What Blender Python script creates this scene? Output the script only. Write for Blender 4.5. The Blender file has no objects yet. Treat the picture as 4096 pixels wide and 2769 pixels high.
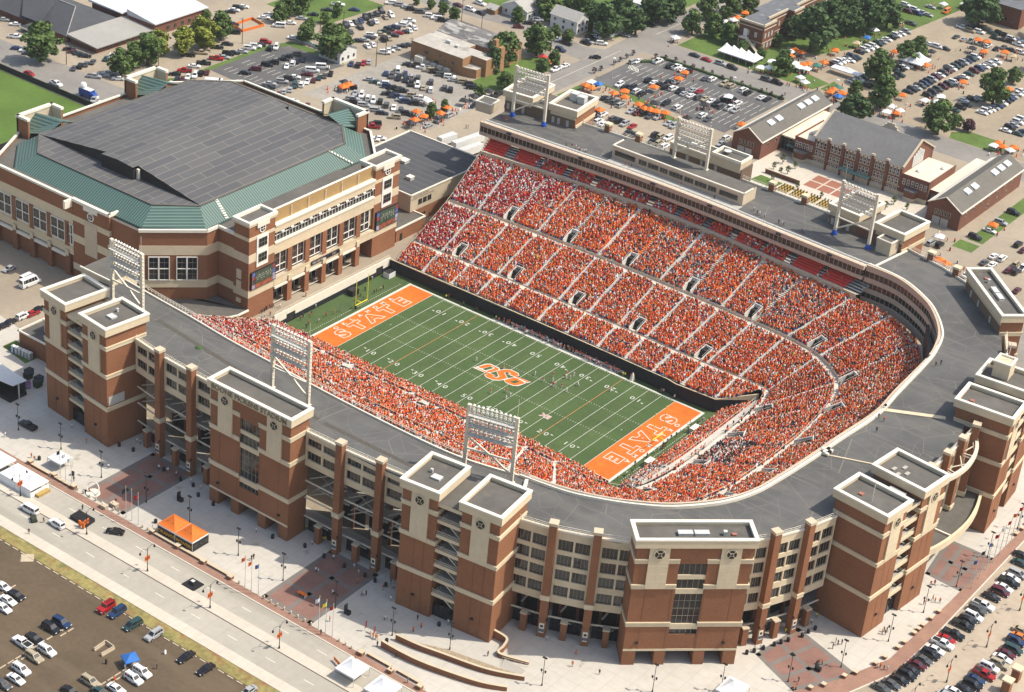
import bpy, bmesh, math, random
import numpy as np
from mathutils import Vector, Matrix
R = math.radians
random.seed(7)
SC = bpy.context.scene
COL = SC.collection
G = 3.7                                   # street level above the sunken playing field (z = 0)
CARS={'in the brown dirt lot': [(-22.4,-170.7,0,'s','w'),(-17.6,-170.8,1,'s','k'),(-17.5,-173.5,1,'s','w'),(-16.1,-176.1,-2,'s','w'),(-2,-170.8,2,'u','b'),(-2.3,-173.8,2,'u','k'),(-2.3,-178.8,0,'s','k'),(3.2,-180,0,'u','w'),(2.9,-183.5,-2,'u','t'),(4.1,-188.4,-1,'u','w'),(5.7,-191.4,1,'s','w'),(4.9,-194.5,1,'s','d'),(18.5,-180.9,0,'u','t'),(24.9,-173.7,-2,'u','w'),(24.6,-170.8,-1,'u','w'),(24.5,-178.7,2,'s','w'),(17.7,-186.2,-1,'s','k'),(22.8,-181.9,0,'s','n'),(-3,-181.8,178,'p','w'),(1.3,-159.8,-88,'j','r'),(4.5,-159.3,-87,'u','b'),(16.9,-159.5,-90,'u','g'),(10.6,-160.1,267,'m','n'),(28,-160.2,-91,'s','k'),(34.4,-160.3,-92,'s','k'),(46.9,-159.5,-90,'s','g')],'on the wide concrete street': [(-42.1,-145,181,'v','w'),(-32.5,-144.6,178,'u','w'),(-19.8,-136.9,208,'s','k')],'on the shaded concrete plaza': [(-72.1,-118.9,181,'p','k')],'in the lot south of the arena': [(-143.8,-63,272,'s','g'),(-118.4,-79.8,91,'u','w'),(-117.7,-76.7,87,'s','r'),(-118.4,-73.7,89,'s','k'),(-118.4,-85.2,267,'s','k'),(-118,-87.7,88,'s','k'),(-132.3,-64.8,88,'B','w'),(-135.4,-62.9,92,'v','w')],'in the kerb row beside the curved brick walk': [(158.5,17.5,0,'s','k'),(159.8,13.9,0,'s','n'),(161.1,8.8,-2,'m','g'),(160.6,6,1,'s','w'),(161.1,3.8,-2,'p','k'),(161,0.6,-2,'s','w'),(161,-1.7,0,'m','m'),(160.3,-5.4,0,'s','k'),(160.3,-10.3,0,'p','w'),(160,-13.2,-1,'u','d'),(160.4,-16.4,-2,'u','w'),(159.9,-18.8,1,'s','k'),(159.9,-21.6,-2,'p','k'),(159.8,-26.7,2,'p','k'),(159.3,-29.7,0,'s','r'),(159.4,-32.1,0,'p','w'),(159.1,-35.6,0,'s','w'),(159,-38,-2,'u','k'),(158.6,-41.2,-2,'s','d'),(158.4,-44,2,'s','m'),(158.1,-47,1,'s','k'),(158.2,-49.3,0,'u','k'),(157.7,-52.1,-2,'s','k'),(157,-55,-2,'s','d'),(155.9,-58,-1,'s','d')],'in the outer row across the east drive': [(172.1,-13.3,2,'s','t'),(173,-16,2,'s','o'),(172.8,-18.4,0,'u','b'),(173.6,-21.8,0,'m','n'),(173.1,-24.7,0,'s','m'),(173.1,-27.1,0,'s','w'),(173.5,-29.8,2,'u','t'),(172.2,-32.7,0,'u','w'),(172.3,-36,-2,'p','r'),(171.6,-39.3,1,'s','b'),(171.9,-41.7,0,'u','k'),(171.3,-44.6,1,'s','k'),(169.8,-47.2,0,'s','w'),(168.9,-49.7,0,'s','g')],'in the lot beside the east brick wing': [(56.8,171.5,88,'u','g'),(59.7,172.1,91,'u','k'),(77.2,178.3,88,'s','w'),(80.1,178.9,90,'u','w'),(76.8,171.4,87,'s','d'),(79.6,172,88,'s','w'),(79.6,193.4,89,'u','k'),(82.7,190.6,90,'s','m'),(85.4,172.1,89,'s','m'),(85.5,178.6,91,'u','t'),(87.9,172.9,89,'u','k'),(88.3,177.5,92,'p','w'),(76.3,158.2,92,'s','w'),(93.8,160.4,90,'s','m'),(66,187.2,-2,'u','k'),(67.5,196.2,2,'s','w'),(67.7,205.3,1,'u','g'),(67.4,216.6,1,'u','k')],'in the tan lot behind the press box': [(-94.1,191.9,91,'s','k'),(-91.4,191.6,90,'u','d'),(-88.7,191.5,90,'u','d'),(-85.6,190.7,90,'u','g'),(-79.6,188.8,267,'s','g'),(-77.2,189.3,89,'s','m'),(-74.7,190.6,88,'u','k'),(-71.7,190.1,270,'u','d'),(-69.1,191.7,269,'u','g'),(-63,189.9,267,'s','g'),(-60.3,189.2,268,'u','g'),(-88.4,177.2,268,'p','w'),(-85.4,177.8,89,'u','w'),(-84.7,171,90,'u','k'),(-82.6,171,88,'u','w'),(-79.9,170.4,87,'s','w'),(-79.9,177.3,88,'u','d'),(-77.3,177.4,87,'u','k'),(-74.4,176.6,269,'u','g'),(-71.1,176.9,270,'s','r'),(-69.1,171.1,90,'s','k'),(-66.3,171.4,90,'s','k'),(-60.6,176.8,91,'u','k'),(-58.2,177.3,91,'u','t'),(-55.6,177.8,269,'u','w'),(-58.3,171.4,90,'s','k'),(-55.5,171.7,92,'u','t'),(-52.4,170.5,90,'u','w')],'in the dark asphalt lot north of the stadium': [(-97.7,207.6,272,'u','w'),(-94.8,207.9,87,'s','k'),(-92.2,208.7,270,'u','k'),(-89.1,207.2,90,'u','w'),(-86.2,206.6,89,'u','k'),(-74.5,205.9,268,'u','k'),(-69,205.8,92,'u','w'),(-58,206.5,92,'u','w'),(-54.7,205.2,270,'s','d'),(-92.2,220.5,92,'u','k'),(-89.4,220.3,89,'s','w'),(-86.7,220,92,'u','k'),(-83.4,219.7,88,'u','k'),(-80.6,220.8,87,'u','w'),(-77.3,220.5,269,'u','k'),(-74.9,219.8,91,'s','g'),(-71.9,220,87,'s','w'),(-68.8,220.7,88,'u','d'),(-66.3,221.6,271,'s','t'),(-63.4,221.3,268,'s','w'),(-60.5,220.3,272,'u','k'),(-57.9,219.7,90,'u','d'),(-54.7,221.3,90,'p','w'),(-51.7,220.5,271,'u','g'),(-86,225.8,91,'s','k'),(-84,228.1,90,'u','w'),(-74.4,225.7,88,'s','g'),(-71.9,226.6,89,'s','r'),(-60.8,227.1,91,'u','k'),(-57.8,227.6,267,'u','k'),(-54.7,227.5,89,'u','w'),(-94.6,240.1,92,'u','k'),(-92.2,241.4,87,'p','w'),(-89.3,240.8,89,'s','w'),(-86,240.7,91,'u','k'),(-77.4,240.1,89,'s','d'),(-75,241.3,89,'u','w'),(-69.1,240.9,272,'u','t'),(-66,241.3,88,'u','t'),(-60.3,241.3,87,'u','w'),(-57.6,240.1,91,'u','k'),(-40.1,194.8,88,'u','w'),(-38.9,188.6,272,'s','g'),(-51.3,240.4,89,'s','w'),(-48.8,240.7,89,'s','k'),(-107.5,232.5,87,'u','g'),(-106.6,234.6,271,'s','w'),(-101,241,88,'p','w')],'on the street beside the asphalt lot': [(-94.2,258.5,1,'s','k'),(-88.2,258.2,-2,'s','r'),(-81.8,259.1,2,'u','g'),(-76.1,258.7,1,'u','k'),(-59.7,258.4,2,'u','d'),(-54.8,258.8,0,'u','k')],'on the road junction': [(-121,224.6,218,'s','k'),(-135.3,220.2,-1,'u','b')],'in the gravel lot north of the arena': [(-167.2,137.1,34,'s','g'),(-164.1,136.7,216,'s','n'),(-161,137.7,217,'u','w'),(-157.9,136.8,34,'u','b'),(-155.2,137.5,214,'p','k'),(-151.7,137.6,37,'p','k'),(-153.3,131.7,219,'p','k'),(-149.5,131.7,36,'p','b'),(-146.1,130.9,37,'s','g'),(-143.6,130.8,39,'u','b'),(-140,132,34,'u','k'),(-145.8,137.2,34,'u','t'),(-142.3,137.3,37,'p','w'),(-152.8,116.2,37,'m','g'),(-146.6,115.8,35,'m','g'),(-143.1,115.6,35,'s','k'),(-137.6,116.2,217,'u','t'),(-136.4,122.1,35,'u','k'),(-166.6,125.1,218,'u','k'),(-159.1,117.2,38,'p','g'),(-156.6,115.7,34,'u','k'),(-137.4,103.5,214,'p','r'),(-138.4,106,217,'u','k'),(-129.9,94.8,39,'s','w'),(-129,97.4,35,'s','w'),(-167.1,146.6,122,'s','b'),(-164.1,146.6,302,'p','d'),(-165.9,152.7,127,'v','w'),(-160.9,146.8,303,'p','k'),(-162,152.4,127,'s','b'),(-157.7,147.2,306,'u','k'),(-158,151.5,125,'u','g'),(-155.6,152.3,123,'u','d'),(-154,146.1,125,'p','k'),(-151.1,146.5,304,'u','w'),(-148.2,146.4,126,'s','t'),(-149.6,153,126,'u','d'),(-144.9,146.9,127,'u','w'),(-142.3,152.3,125,'u','d'),(-139.7,152.7,126,'u','k'),(-162.3,122.6,302,'s','g'),(-159.4,122.9,303,'u','w'),(-156,122.6,127,'u','w'),(-153,122.2,306,'u','w'),(-150.6,123.4,124,'u','k'),(-146.8,122.6,125,'u','d'),(-143.5,122.9,304,'s','w'),(-139.4,121.8,302,'u','d')],'in the row along the tan brick church': [(-167.1,160.5,36,'s','k'),(-164.5,161,219,'u','k'),(-161.1,162.2,215,'p','w'),(-157.6,161.6,214,'u','t'),(-154.6,162.4,35,'u','k'),(-151.2,161.9,34,'u','d'),(-148,162.8,36,'u','w'),(-144.7,161.6,38,'s','g'),(-141,162.7,36,'u','t'),(-137.6,162.6,34,'u','k'),(-135.3,160.8,35,'u','k')],'along the kerb by the black tents': [(-124.1,147.5,271,'s','k'),(-124.4,153.5,268,'u','w'),(-124,158.9,268,'p','k'),(-124.5,163.6,89,'u','k'),(-124.5,119.5,89,'s','g'),(-124.5,126.2,269,'u','d'),(-124.7,133.2,91,'u','g')],'in the lot behind the tan brick church': [(-211.5,186.9,327,'u','k'),(-211.6,190.4,151,'u','d'),(-211.3,193.8,150,'u','d'),(-212.2,198,332,'u','k'),(-206.6,193.9,147,'s','t'),(-206.5,197.5,329,'u','w'),(-206.2,186.9,150,'s','w'),(-206.1,183.6,150,'s','k'),(-210.7,182.8,327,'s','b'),(-211.1,180,152,'s','d'),(-211.2,176.9,332,'s','w'),(-211,173.7,328,'u','k'),(-205.8,176.8,329,'u','k'),(-205.4,170.1,148,'s','d'),(-210.3,170,328,'s','g'),(-190.3,189.9,147,'s','w'),(-191,193.7,148,'s','w'),(-190.8,173.6,149,'u','k'),(-190.3,176.5,147,'s','t'),(-190.1,166.1,147,'s','w'),(-190.5,163.1,152,'s','w'),(-215.7,208.3,219,'u','w'),(-211.4,209.7,34,'u','g'),(-207.9,209.8,36,'s','g'),(-205,209.4,36,'u','k'),(-200.6,209.7,38,'u','d'),(-194.9,209.3,35,'u','w'),(-191.6,209.2,218,'u','w'),(-188,209.1,34,'u','k'),(-197,197.7,34,'p','w'),(-195.6,194,38,'u','w'),(-196.3,191.5,214,'u','w'),(-196.5,187.2,215,'p','b'),(-196.3,183.6,36,'u','k'),(-195.8,180.1,215,'p','n'),(-191.6,183.9,218,'s','r'),(-190.6,186.5,215,'s','k'),(-191,180.1,216,'s','k'),(-196.8,173.3,36,'u','w'),(-195.7,170.7,38,'s','k'),(-195.5,167.1,39,'s','g'),(-196.6,164.7,38,'s','k'),(-195.3,177.3,36,'s','t'),(-181.2,163,37,'u','w'),(-181.6,166.2,38,'s','w'),(-181.4,169.8,35,'s','g'),(-181.2,173.8,216,'s','k'),(-180.7,176.5,214,'s','d'),(-220.6,190.4,35,'s','b'),(-182.5,143.8,303,'s','b'),(-179.8,144.7,126,'u','k'),(-179.9,148.3,302,'s','r'),(-179.1,150.7,122,'s','g')],'in the lot behind the arena roof': [(-203.6,105.9,39,'s','k'),(-203.6,111.5,217,'m','m'),(-203.5,118.1,36,'u','k'),(-203.6,121.6,215,'u','k'),(-203.2,127.3,37,'s','k'),(-204.3,130.8,218,'s','k'),(-203.6,134.6,217,'u','d'),(-187.9,127,38,'v','w'),(-187.7,132.7,39,'v','w'),(-186.7,122.7,34,'s','m'),(-188.2,117.1,39,'s','w'),(-188.3,110.1,36,'u','g'),(-188.2,114.1,38,'u','k'),(-190,105.2,37,'s','g'),(-188.6,96.8,217,'s','k'),(-188,99.8,38,'u','k'),(-188.1,102.5,34,'s','k'),(-172.5,98.6,34,'u','w'),(-214.4,131.8,124,'u','k'),(-213.7,134.5,304,'u','w'),(-197.6,123,303,'s','w'),(-197.8,126.6,125,'u','w'),(-198.4,130,306,'s','k'),(-197.9,132.7,304,'s','k'),(-181.5,123.7,127,'s','n'),(-181.4,126.7,127,'s','d'),(-181.1,130,304,'s','k'),(-181.3,120.3,126,'s','m'),(-182,117.5,302,'s','w'),(-181.4,113.5,122,'u','w'),(-182.5,110.8,307,'u','n'),(-181.1,106.6,126,'s','g'),(-181.3,103.5,126,'s','g'),(-181.2,100.3,125,'s','m'),(-181.4,97.6,304,'s','k'),(-197.5,98.7,125,'s','k'),(-198.8,96.8,123,'s','w'),(-167.2,97.1,303,'s','w'),(-166.6,100.1,123,'s','m')],'along the grass kerb behind the arena': [(-220.9,108,36,'p','r'),(-219.9,111.3,36,'s','g'),(-221.2,114.9,38,'u','k'),(-220.5,117.5,38,'s','k'),(-219.4,120.8,37,'s','g'),(-219.7,125.7,36,'u','w'),(-219.6,129,38,'u','w'),(-219.7,131.5,215,'s','k'),(-220.1,135.3,34,'u','r'),(-221.1,96.2,37,'s','w'),(-220.8,101,38,'p','k'),(-220.3,90.1,219,'p','r'),(-220.4,84.9,218,'s','k'),(-229.1,108,38,'p','t'),(-228.7,116.8,39,'s','k'),(-228.6,122.3,38,'s','k'),(-230.2,102.6,38,'s','k'),(-214.7,77.4,123,'s','w'),(-215,80.5,307,'u','k'),(-215.2,83.9,127,'s','m'),(-215.2,86.9,304,'s','w'),(-214.4,89.7,304,'u','w'),(-214.3,92.8,125,'u','k'),(-213.5,95.3,127,'s','m')],'on the far side street at the top': [(-228.7,152.5,216,'v','w'),(-227.9,158.5,38,'s','w'),(-228.3,166.1,38,'s','g'),(-228.3,173,219,'s','k'),(-228.1,181.5,215,'s','k'),(-229,189.6,37,'p','w'),(-215.9,147.1,35,'s','w'),(-252.6,149,218,'s','k'),(-252.9,151.8,34,'s','w'),(-253.4,154.5,38,'u','k'),(-253.1,157.4,38,'s','w'),(-238.9,154.8,36,'s','w'),(-239.3,158.5,39,'p','w'),(-242,139.8,35,'s','k'),(-235.3,133.5,219,'u','k'),(-201.4,227.8,-2,'s','d'),(-195.3,228.8,0,'s','m'),(-188.6,228.7,-1,'u','w'),(-183.1,228.7,0,'s','k'),(-190.4,237.8,1,'p','w')],'by the white houses': [(-162.1,235,34,'s','k'),(-161.9,241.2,39,'u','w'),(-155.6,234.5,35,'u','w'),(-143.3,228.3,37,'u','w'),(-127.8,239.4,35,'u','w'),(-162.5,228,39,'s','m'),(-137.9,228.2,-2,'u','k'),(-132.7,234.8,-2,'s','k'),(-133.2,237.4,-2,'s','g'),(-134.6,241,-2,'u','k'),(-134,244,1,'s','w'),(-126.7,255.4,1,'s','g'),(-126.5,273.6,2,'u','k'),(-123.2,286.6,0,'s','g')],'by the corner canopy': [(-124.2,201.3,267,'p','w'),(-124,207.3,267,'s','w')],'in front of the low school building': [(-264.7,72.3,36,'s','k'),(-261.5,71.8,38,'s','m'),(-258.6,72,34,'s','n'),(-255.8,72.2,37,'s','k'),(-238.6,60.9,34,'p','g'),(-237.3,64.4,36,'s','g'),(-237.1,67.5,36,'s','g'),(-231.2,66,219,'s','w'),(-304.5,74.4,38,'s','g'),(-297.9,74.4,215,'s','w'),(-287.6,65.7,36,'p','w'),(-278.3,58.2,38,'s','b'),(-274.6,58.8,216,'s','w'),(-271.7,58,36,'s','d'),(-249.6,60.8,126,'s','d'),(-249.4,64,123,'u','k'),(-249.5,66.9,127,'s','d'),(-249.5,70.3,122,'s','d'),(-248.6,76.4,123,'s','n'),(-249.2,79.7,302,'s','w'),(-249.1,82.9,122,'s','k'),(-249.3,85.8,127,'s','k')],'by the black field fence': [(-256.6,45,0,'s','r'),(-242.7,45.7,-2,'p','w'),(-222.3,45.4,306,'u','g'),(-218.5,45,126,'s','w'),(-215.6,45.6,302,'s','w'),(-212.7,47,124,'s','w')],'in the big tailgating lot': [(-33.1,284.2,0,'p','w'),(-33,288.2,-1,'u','w'),(-32.8,292.2,1,'u','n'),(-32.7,296.3,-2,'s','w'),(-26.9,285.1,0,'p','k'),(-26.5,289.6,-2,'p','t'),(-26.1,294.2,0,'s','b'),(-24.1,302.8,-2,'s','k'),(-23.6,306.6,-1,'u','n'),(-27,310.2,-1,'u','k'),(-26.7,313.2,-2,'u','k'),(-26.5,316.1,2,'s','w'),(-26.2,319.1,-1,'u','w'),(-25.9,322.1,1,'s','k'),(-25.7,325.1,0,'u','w'),(-25.4,328.1,-1,'s','t'),(-25.1,331.1,2,'u','n'),(-34.5,350.1,0,'u','n'),(-30.8,349.9,-1,'s','w'),(-27.3,350,2,'u','w'),(-24,350.5,-1,'s','k'),(-12.7,292.7,1,'s','k'),(-12.5,295.9,1,'u','k'),(-12.2,299.1,1,'s','g'),(-12,302.2,0,'p','d'),(-11.8,305.6,-2,'u','b'),(-11.8,309.1,0,'u','k'),(-11.7,312.7,0,'u','g'),(-11.7,316.3,0,'u','m'),(-11.7,319.9,2,'s','w'),(-11.6,323.4,1,'u','d'),(-11.5,327,-2,'s','m'),(-11.4,330.5,0,'u','w'),(-11.3,334.1,0,'u','n'),(-11.2,337.7,0,'u','k'),(-11,341.3,0,'u','g'),(-10.7,344.7,-2,'s','b'),(-10.4,348.1,0,'u','n'),(-10.2,351.6,1,'u','w'),(-5,295.2,2,'u','k'),(-5.1,299.9,-2,'u','k'),(-5.1,304.5,1,'u','d'),(-4.8,308.8,1,'u','m'),(-4.3,312.9,-2,'u','k'),(-3.8,316.9,0,'u','w'),(-3.7,321.6,0,'s','k'),(-3.7,326.3,0,'s','w'),(-3.6,331.1,1,'s','n'),(-3.4,335.7,0,'u','m'),(-3,340,1,'u','b'),(-2.6,344.4,0,'s','w'),(-2.2,348.9,2,'p','w'),(-1.7,353.3,1,'p','w'),(9.5,289.5,-1,'s','n'),(10,294,-1,'u','k'),(10.5,298.5,0,'s','k'),(7.5,302.2,0,'s','w'),(9.7,305.7,2,'u','k'),(11.9,309.2,0,'p','w'),(18.7,295.8,0,'s','w'),(19.1,298.7,1,'u','w'),(19.5,301.7,-1,'s','w'),(19.9,304.7,-1,'s','g'),(20.3,307.8,2,'s','b'),(20.3,311.4,0,'u','w'),(20.3,315,2,'u','k'),(20.3,318.6,1,'u','b'),(20.2,322.3,-2,'s','g'),(20.2,326,2,'p','w'),(20.2,329.7,-2,'p','w'),(-46,305,-1,'s','w'),(-45.9,307.8,-1,'s','k'),(-45.9,310.7,-2,'s','n'),(-48,317.1,-1,'s','k'),(-47.7,320.8,0,'u','w'),(-47.3,324.4,2,'u','w'),(-47.1,328.1,-2,'u','w'),(-47,332.2,-2,'u','n'),(-46.9,336.3,-2,'s','g'),(-46.8,340.4,0,'s','w'),(-46.5,344.2,-1,'s','k'),(-46.3,348.1,2,'u','w'),(-46,352,-1,'s','w'),(-45.7,356,2,'p','g'),(33.4,286,2,'s','w'),(33.3,290,-1,'u','k'),(33.2,293.9,1,'s','g'),(33.2,297.9,-1,'u','w'),(33.1,301.9,0,'u','w'),(38.2,286.6,-2,'s','n'),(39.2,290.6,0,'s','b'),(-48.3,294.7,0,'u','d'),(-48.2,297.6,1,'u','w'),(-48.1,300.6,-1,'u','w'),(-48,303.5,0,'s','w'),(-47.9,306.5,0,'s','d'),(-47.8,309.5,-1,'u','b')],'in the upper right lot by the trees': [(-48.7,367.1,0,'p','d'),(-52.3,394.4,2,'s','g'),(-61.5,387.4,0,'u','w'),(-55.7,385.2,0,'u','w'),(-52.5,381.3,-1,'u','b'),(-48.4,383.7,-1,'s','g'),(-56.6,380.3,1,'u','m'),(-51.6,384.9,-1,'s','g'),(-30.3,381.2,-2,'p','w'),(-26,380.2,-2,'u','t'),(-24.6,386.7,0,'u','k'),(-28.4,385.9,1,'s','k'),(-22.4,381.9,0,'u','w'),(-20.8,387.5,0,'s','d'),(-17.5,385.2,1,'s','n'),(-15.4,387.6,-2,'u','k'),(-12.7,387.2,0,'m','k'),(-8.8,385.6,0,'u','w'),(-5.7,386.9,0,'s','w'),(-3.4,381.2,-2,'p','w'),(-7.1,381.7,1,'u','k'),(-10.6,381.2,-1,'s','k'),(-14.2,380.6,0,'s','k'),(-3,372.4,-2,'s','k'),(1.3,372.7,2,'u','w'),(-44.5,394.6,272,'v','o'),(-34.7,396,268,'u','g'),(-31,396.5,92,'u','w'),(-27.4,397,270,'u','d'),(-27,368.1,87,'s','d'),(-23.3,367.7,90,'s','g'),(-20.3,368.7,91,'p','g'),(-15.8,369.2,92,'u','g'),(-12.2,368.8,87,'u','w'),(-8.3,368.5,269,'s','k'),(-6.8,372.7,268,'s','d')]}
TENTS={'in the lots north of the press box': [(-104.3,193.5,'o',3.2),(-101.2,193.1,'o',3.2),(-92.1,195.4,'o',3.2),(-90.4,200.2,'o',3.2),(-87,195.2,'o',3.2),(-79.2,193.3,'o',3.2),(-75.5,191.8,'o',3.2),(-73.4,192.5,'o',3.2),(-70.9,192.7,'o',3.2),(-67.4,194.1,'o',3.2),(-86.7,177.4,'o',3.2),(-84.9,212.8,'o',3.2),(-84.6,235.3,'o',3.2),(-82.8,228,'o',3.2),(-41.2,207.3,'o',3.2),(-59.1,196.8,'k',3.2),(-75.7,199.1,'k',3.2),(-76,194,'k',3.2),(-61.5,213.1,'k',3.2),(-59.2,227.3,'w',3.2),(-101.7,198.5,'b',3.2),(-104.8,198,'w',3.2)],'at the corner by the road': [(-133.1,204.9,'r',3.2),(-128.4,201.8,'o',3.2),(-108.5,265.9,'w',3.2)],'by the gravel lot': [(-167.1,124,'o',3.2),(-133.1,123.6,'o',3.2),(-128.4,121.9,'o',3.2),(-126,129,'o',3.2),(-128,135.1,'o',3.2),(-128.7,117,'o',3.2),(-128,113.8,'k',3.2),(-127.5,145.1,'k',3.2),(-127,151.4,'k',3.2),(-126.6,159.6,'k',3.2),(-136.9,134.9,'w',3.2),(-166.9,121,'o',3.2),(-169.5,124.8,'k',3.2)],'on the lawn by the old brick building': [(-66.3,273.9,'w',3.2),(-66.1,264.4,'w',3.2),(-63.6,267.2,'w',3.2),(-58.5,279.5,'w',3.2),(-55.7,277.3,'w',3.2),(-52.3,278,'w',3.2),(-66.3,293.3,'o',3.2),(-63,293.1,'o',3.2),(-64.3,285.4,'o',3.2),(-66.6,290,'w',3.2),(-50.8,290.5,'o',3.2),(-55.3,281.1,'o',3.2),(-54.7,283.9,'o',3.2),(-54.2,306.5,'o',3.2),(-49.3,267.7,'w',3.2),(-45.5,264.7,'w',3.2),(-33.2,263.2,'o',3.2),(-33.5,267,'o',3.2),(-33.4,270.2,'n',3.2),(-28.6,262,'b',3.2),(-29,266,'o',3.2),(-103.9,315.5,'o',3.2),(-103,307.7,'o',3.2),(-102.7,303.9,'w',3.2),(-103.8,299,'w',3.2),(-51.1,284.7,'n',3.2)],'in the far tailgating lots': [(-54.2,342.6,'w',3.2),(-48.2,398.4,'w',3.2),(-41.5,406.4,'w',3.2),(-50.6,359,'t',3.2),(-16.9,368.2,'o',3.2),(-13.1,369,'o',3.2),(-8.8,356.6,'o',3.2),(-2.1,363.1,'o',3.2),(-35.8,325.4,'o',3.2),(-19.5,321.9,'o',3.2),(0.3,316.5,'o',3.2),(17.2,324,'o',3.2),(-14.1,356.2,'k',3.2),(-12.2,326.9,'k',3.2),(-24.8,338.2,'k',3.2),(-1.9,285.3,'w',3.2),(2.2,287.9,'w',3.2),(0.8,294.3,'w',3.2),(-52,331,'b',3.2),(2.3,361.4,'t',3.2),(-21.4,266.4,'w',3.2),(-18.7,268.5,'o',3.2),(-8.6,268.9,'w',3.2),(-7.4,262.5,'w',3.2),(-4.3,267.9,'w',3.2),(-4.1,264.2,'o',3.2),(-10.9,283.3,'o',3.2),(-24.7,408.2,'o',3.2),(-52.1,321.5,'t',3.2)],'on the kerb island by the east wing': [(37.8,268.2,'o',3.2),(40.7,266,'o',3.2),(44.1,268.8,'o',3.2),(37.6,264.4,'w',3.2),(44.1,265.2,'w',3.2)],'in the lot beside the east brick wing': [(67.6,198.2,'o',3.2),(65.9,158.2,'o',3.2),(68.6,157.7,'o',3.2),(58,175,'w',3.2)],'in the brown dirt lot': [(20.4,-170.4,'b',3.2)]}
TREES={('by the low school building','round'): [(-263.4,57,6.1),(-233.1,69.2,4.2),(-235.3,78.5,4.2),(-234.2,84.3,5)],('by the low school building','yellow'): [(-239,94.6,4)],('north of the arena','yellow'): [(-233,101.8,4.2),(-232.8,112.5,5.4)],('north of the arena','round'): [(-234.2,124.3,4.4),(-252.6,135.1,1.9),(-232,156.4,3.1),(-233.9,163.3,3.4),(-232,170,3.7),(-210,147.4,3.5),(-218.5,160.3,2.2),(-219.3,170.1,2.1),(-192,143,6.1),(-220.8,179.3,2.3)],('around the tan brick church','round'): [(-193.9,152.5,3.9),(-200.7,216.8,1.7),(-193.4,215.7,2.2),(-185.5,213.7,2.5),(-207.9,216,1.4),(-128.6,157.1,2.1),(-129.1,135.2,1.9),(-128.8,126.8,2.3),(-126.5,169.8,2.9),(-142.1,190.4,5.4)],('around the tan brick church','tall'): [(-139.8,180.2,3.1)],('by the white houses','round'): [(-138.9,208.7,5.8),(-127.5,205.3,2.7),(-150.1,258.5,4.9),(-160.8,248.1,5.5),(-156.7,258.1,4.7),(-165.9,231.8,2.8),(-145.7,231.4,2.2),(-138.8,230.2,2.5),(-126.4,195.1,2.7)],('by the white houses','broad'): [(-132.3,247.1,6.3),(-130.8,257.6,6.9),(-124.7,260.1,4.9),(-142.5,253.4,4.9),(-126.3,279.5,6.5),(-123,286.1,5.9)],('along the asphalt lot kerb','shrub'): [(-112,210.9,1.1),(-111.9,215.5,1),(-111.6,224.7,0.9),(-112,229.6,0.9),(-112.2,234.7,0.9),(-112.3,239.7,1),(-103.9,243.8,1),(-100.7,246.4,0.9),(-96.1,246.7,1),(-92.1,247.3,0.8),(-87.3,246.4,0.9),(-83,247,0.8),(-78.7,247.3,0.8),(-73.2,246,0.8),(-69.8,247.4,0.8),(-64.4,246.9,0.8),(-60.5,247,0.6),(-54.7,246,0.8),(-50.2,246.1,0.8),(-45.3,245.7,0.9)],('around the old brick building','round'): [(-108.8,279.7,4.2),(-101.1,283.9,4.2),(-113.9,300.3,4.1),(-92.6,282.3,4.1),(-76.1,295.5,2.4),(-73.3,277,2.1),(-82.1,276.7,2.3),(-58,268.8,4.2),(-108.8,308.5,2.4),(-110.4,313.8,4.8),(-106.6,322.3,4.2)],('around the old brick building','broad'): [(-63.8,302.1,8.2),(-68,326.5,7.5),(-66.4,339.6,6.7),(-76.1,310.7,4.7)],('at the tailgating lots','broad'): [(-58.8,343.2,7.3),(-54.4,354.3,5.5),(-61.8,334.9,5.7),(-13.8,247.1,5.4),(-27.3,390.3,7.5)],('at the tailgating lots','round'): [(-26,290.5,5.6),(-28.4,322.3,4.2),(-27.8,331.3,3.8),(-26.7,272.3,2.9),(-13.3,269,5.4),(17.4,308.4,5.6),(13.8,336.2,3),(-20.7,412.8,4.4),(-22,408.9,2.5),(-28.9,409.6,4.4)],('on the kerb island across the road','round'): [(15.2,262,5.4),(6.9,272.8,2.7),(17,272.5,3)],('on the kerb island across the road','purple'): [(22.4,274.6,2.3)],('in the garden court of the brick hall','sapling'): [(-14,191.8,1.4),(-13.6,184.6,1.2),(-9.7,182.7,1.1),(-7.9,184.8,1.3),(-8.4,191.2,1.2),(-8.7,175.1,1),(1.3,175.6,1.1),(11.1,175.8,1),(32.5,190.9,1.4),(32.2,184.7,1.4),(38,190.2,1.1)]}
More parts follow.
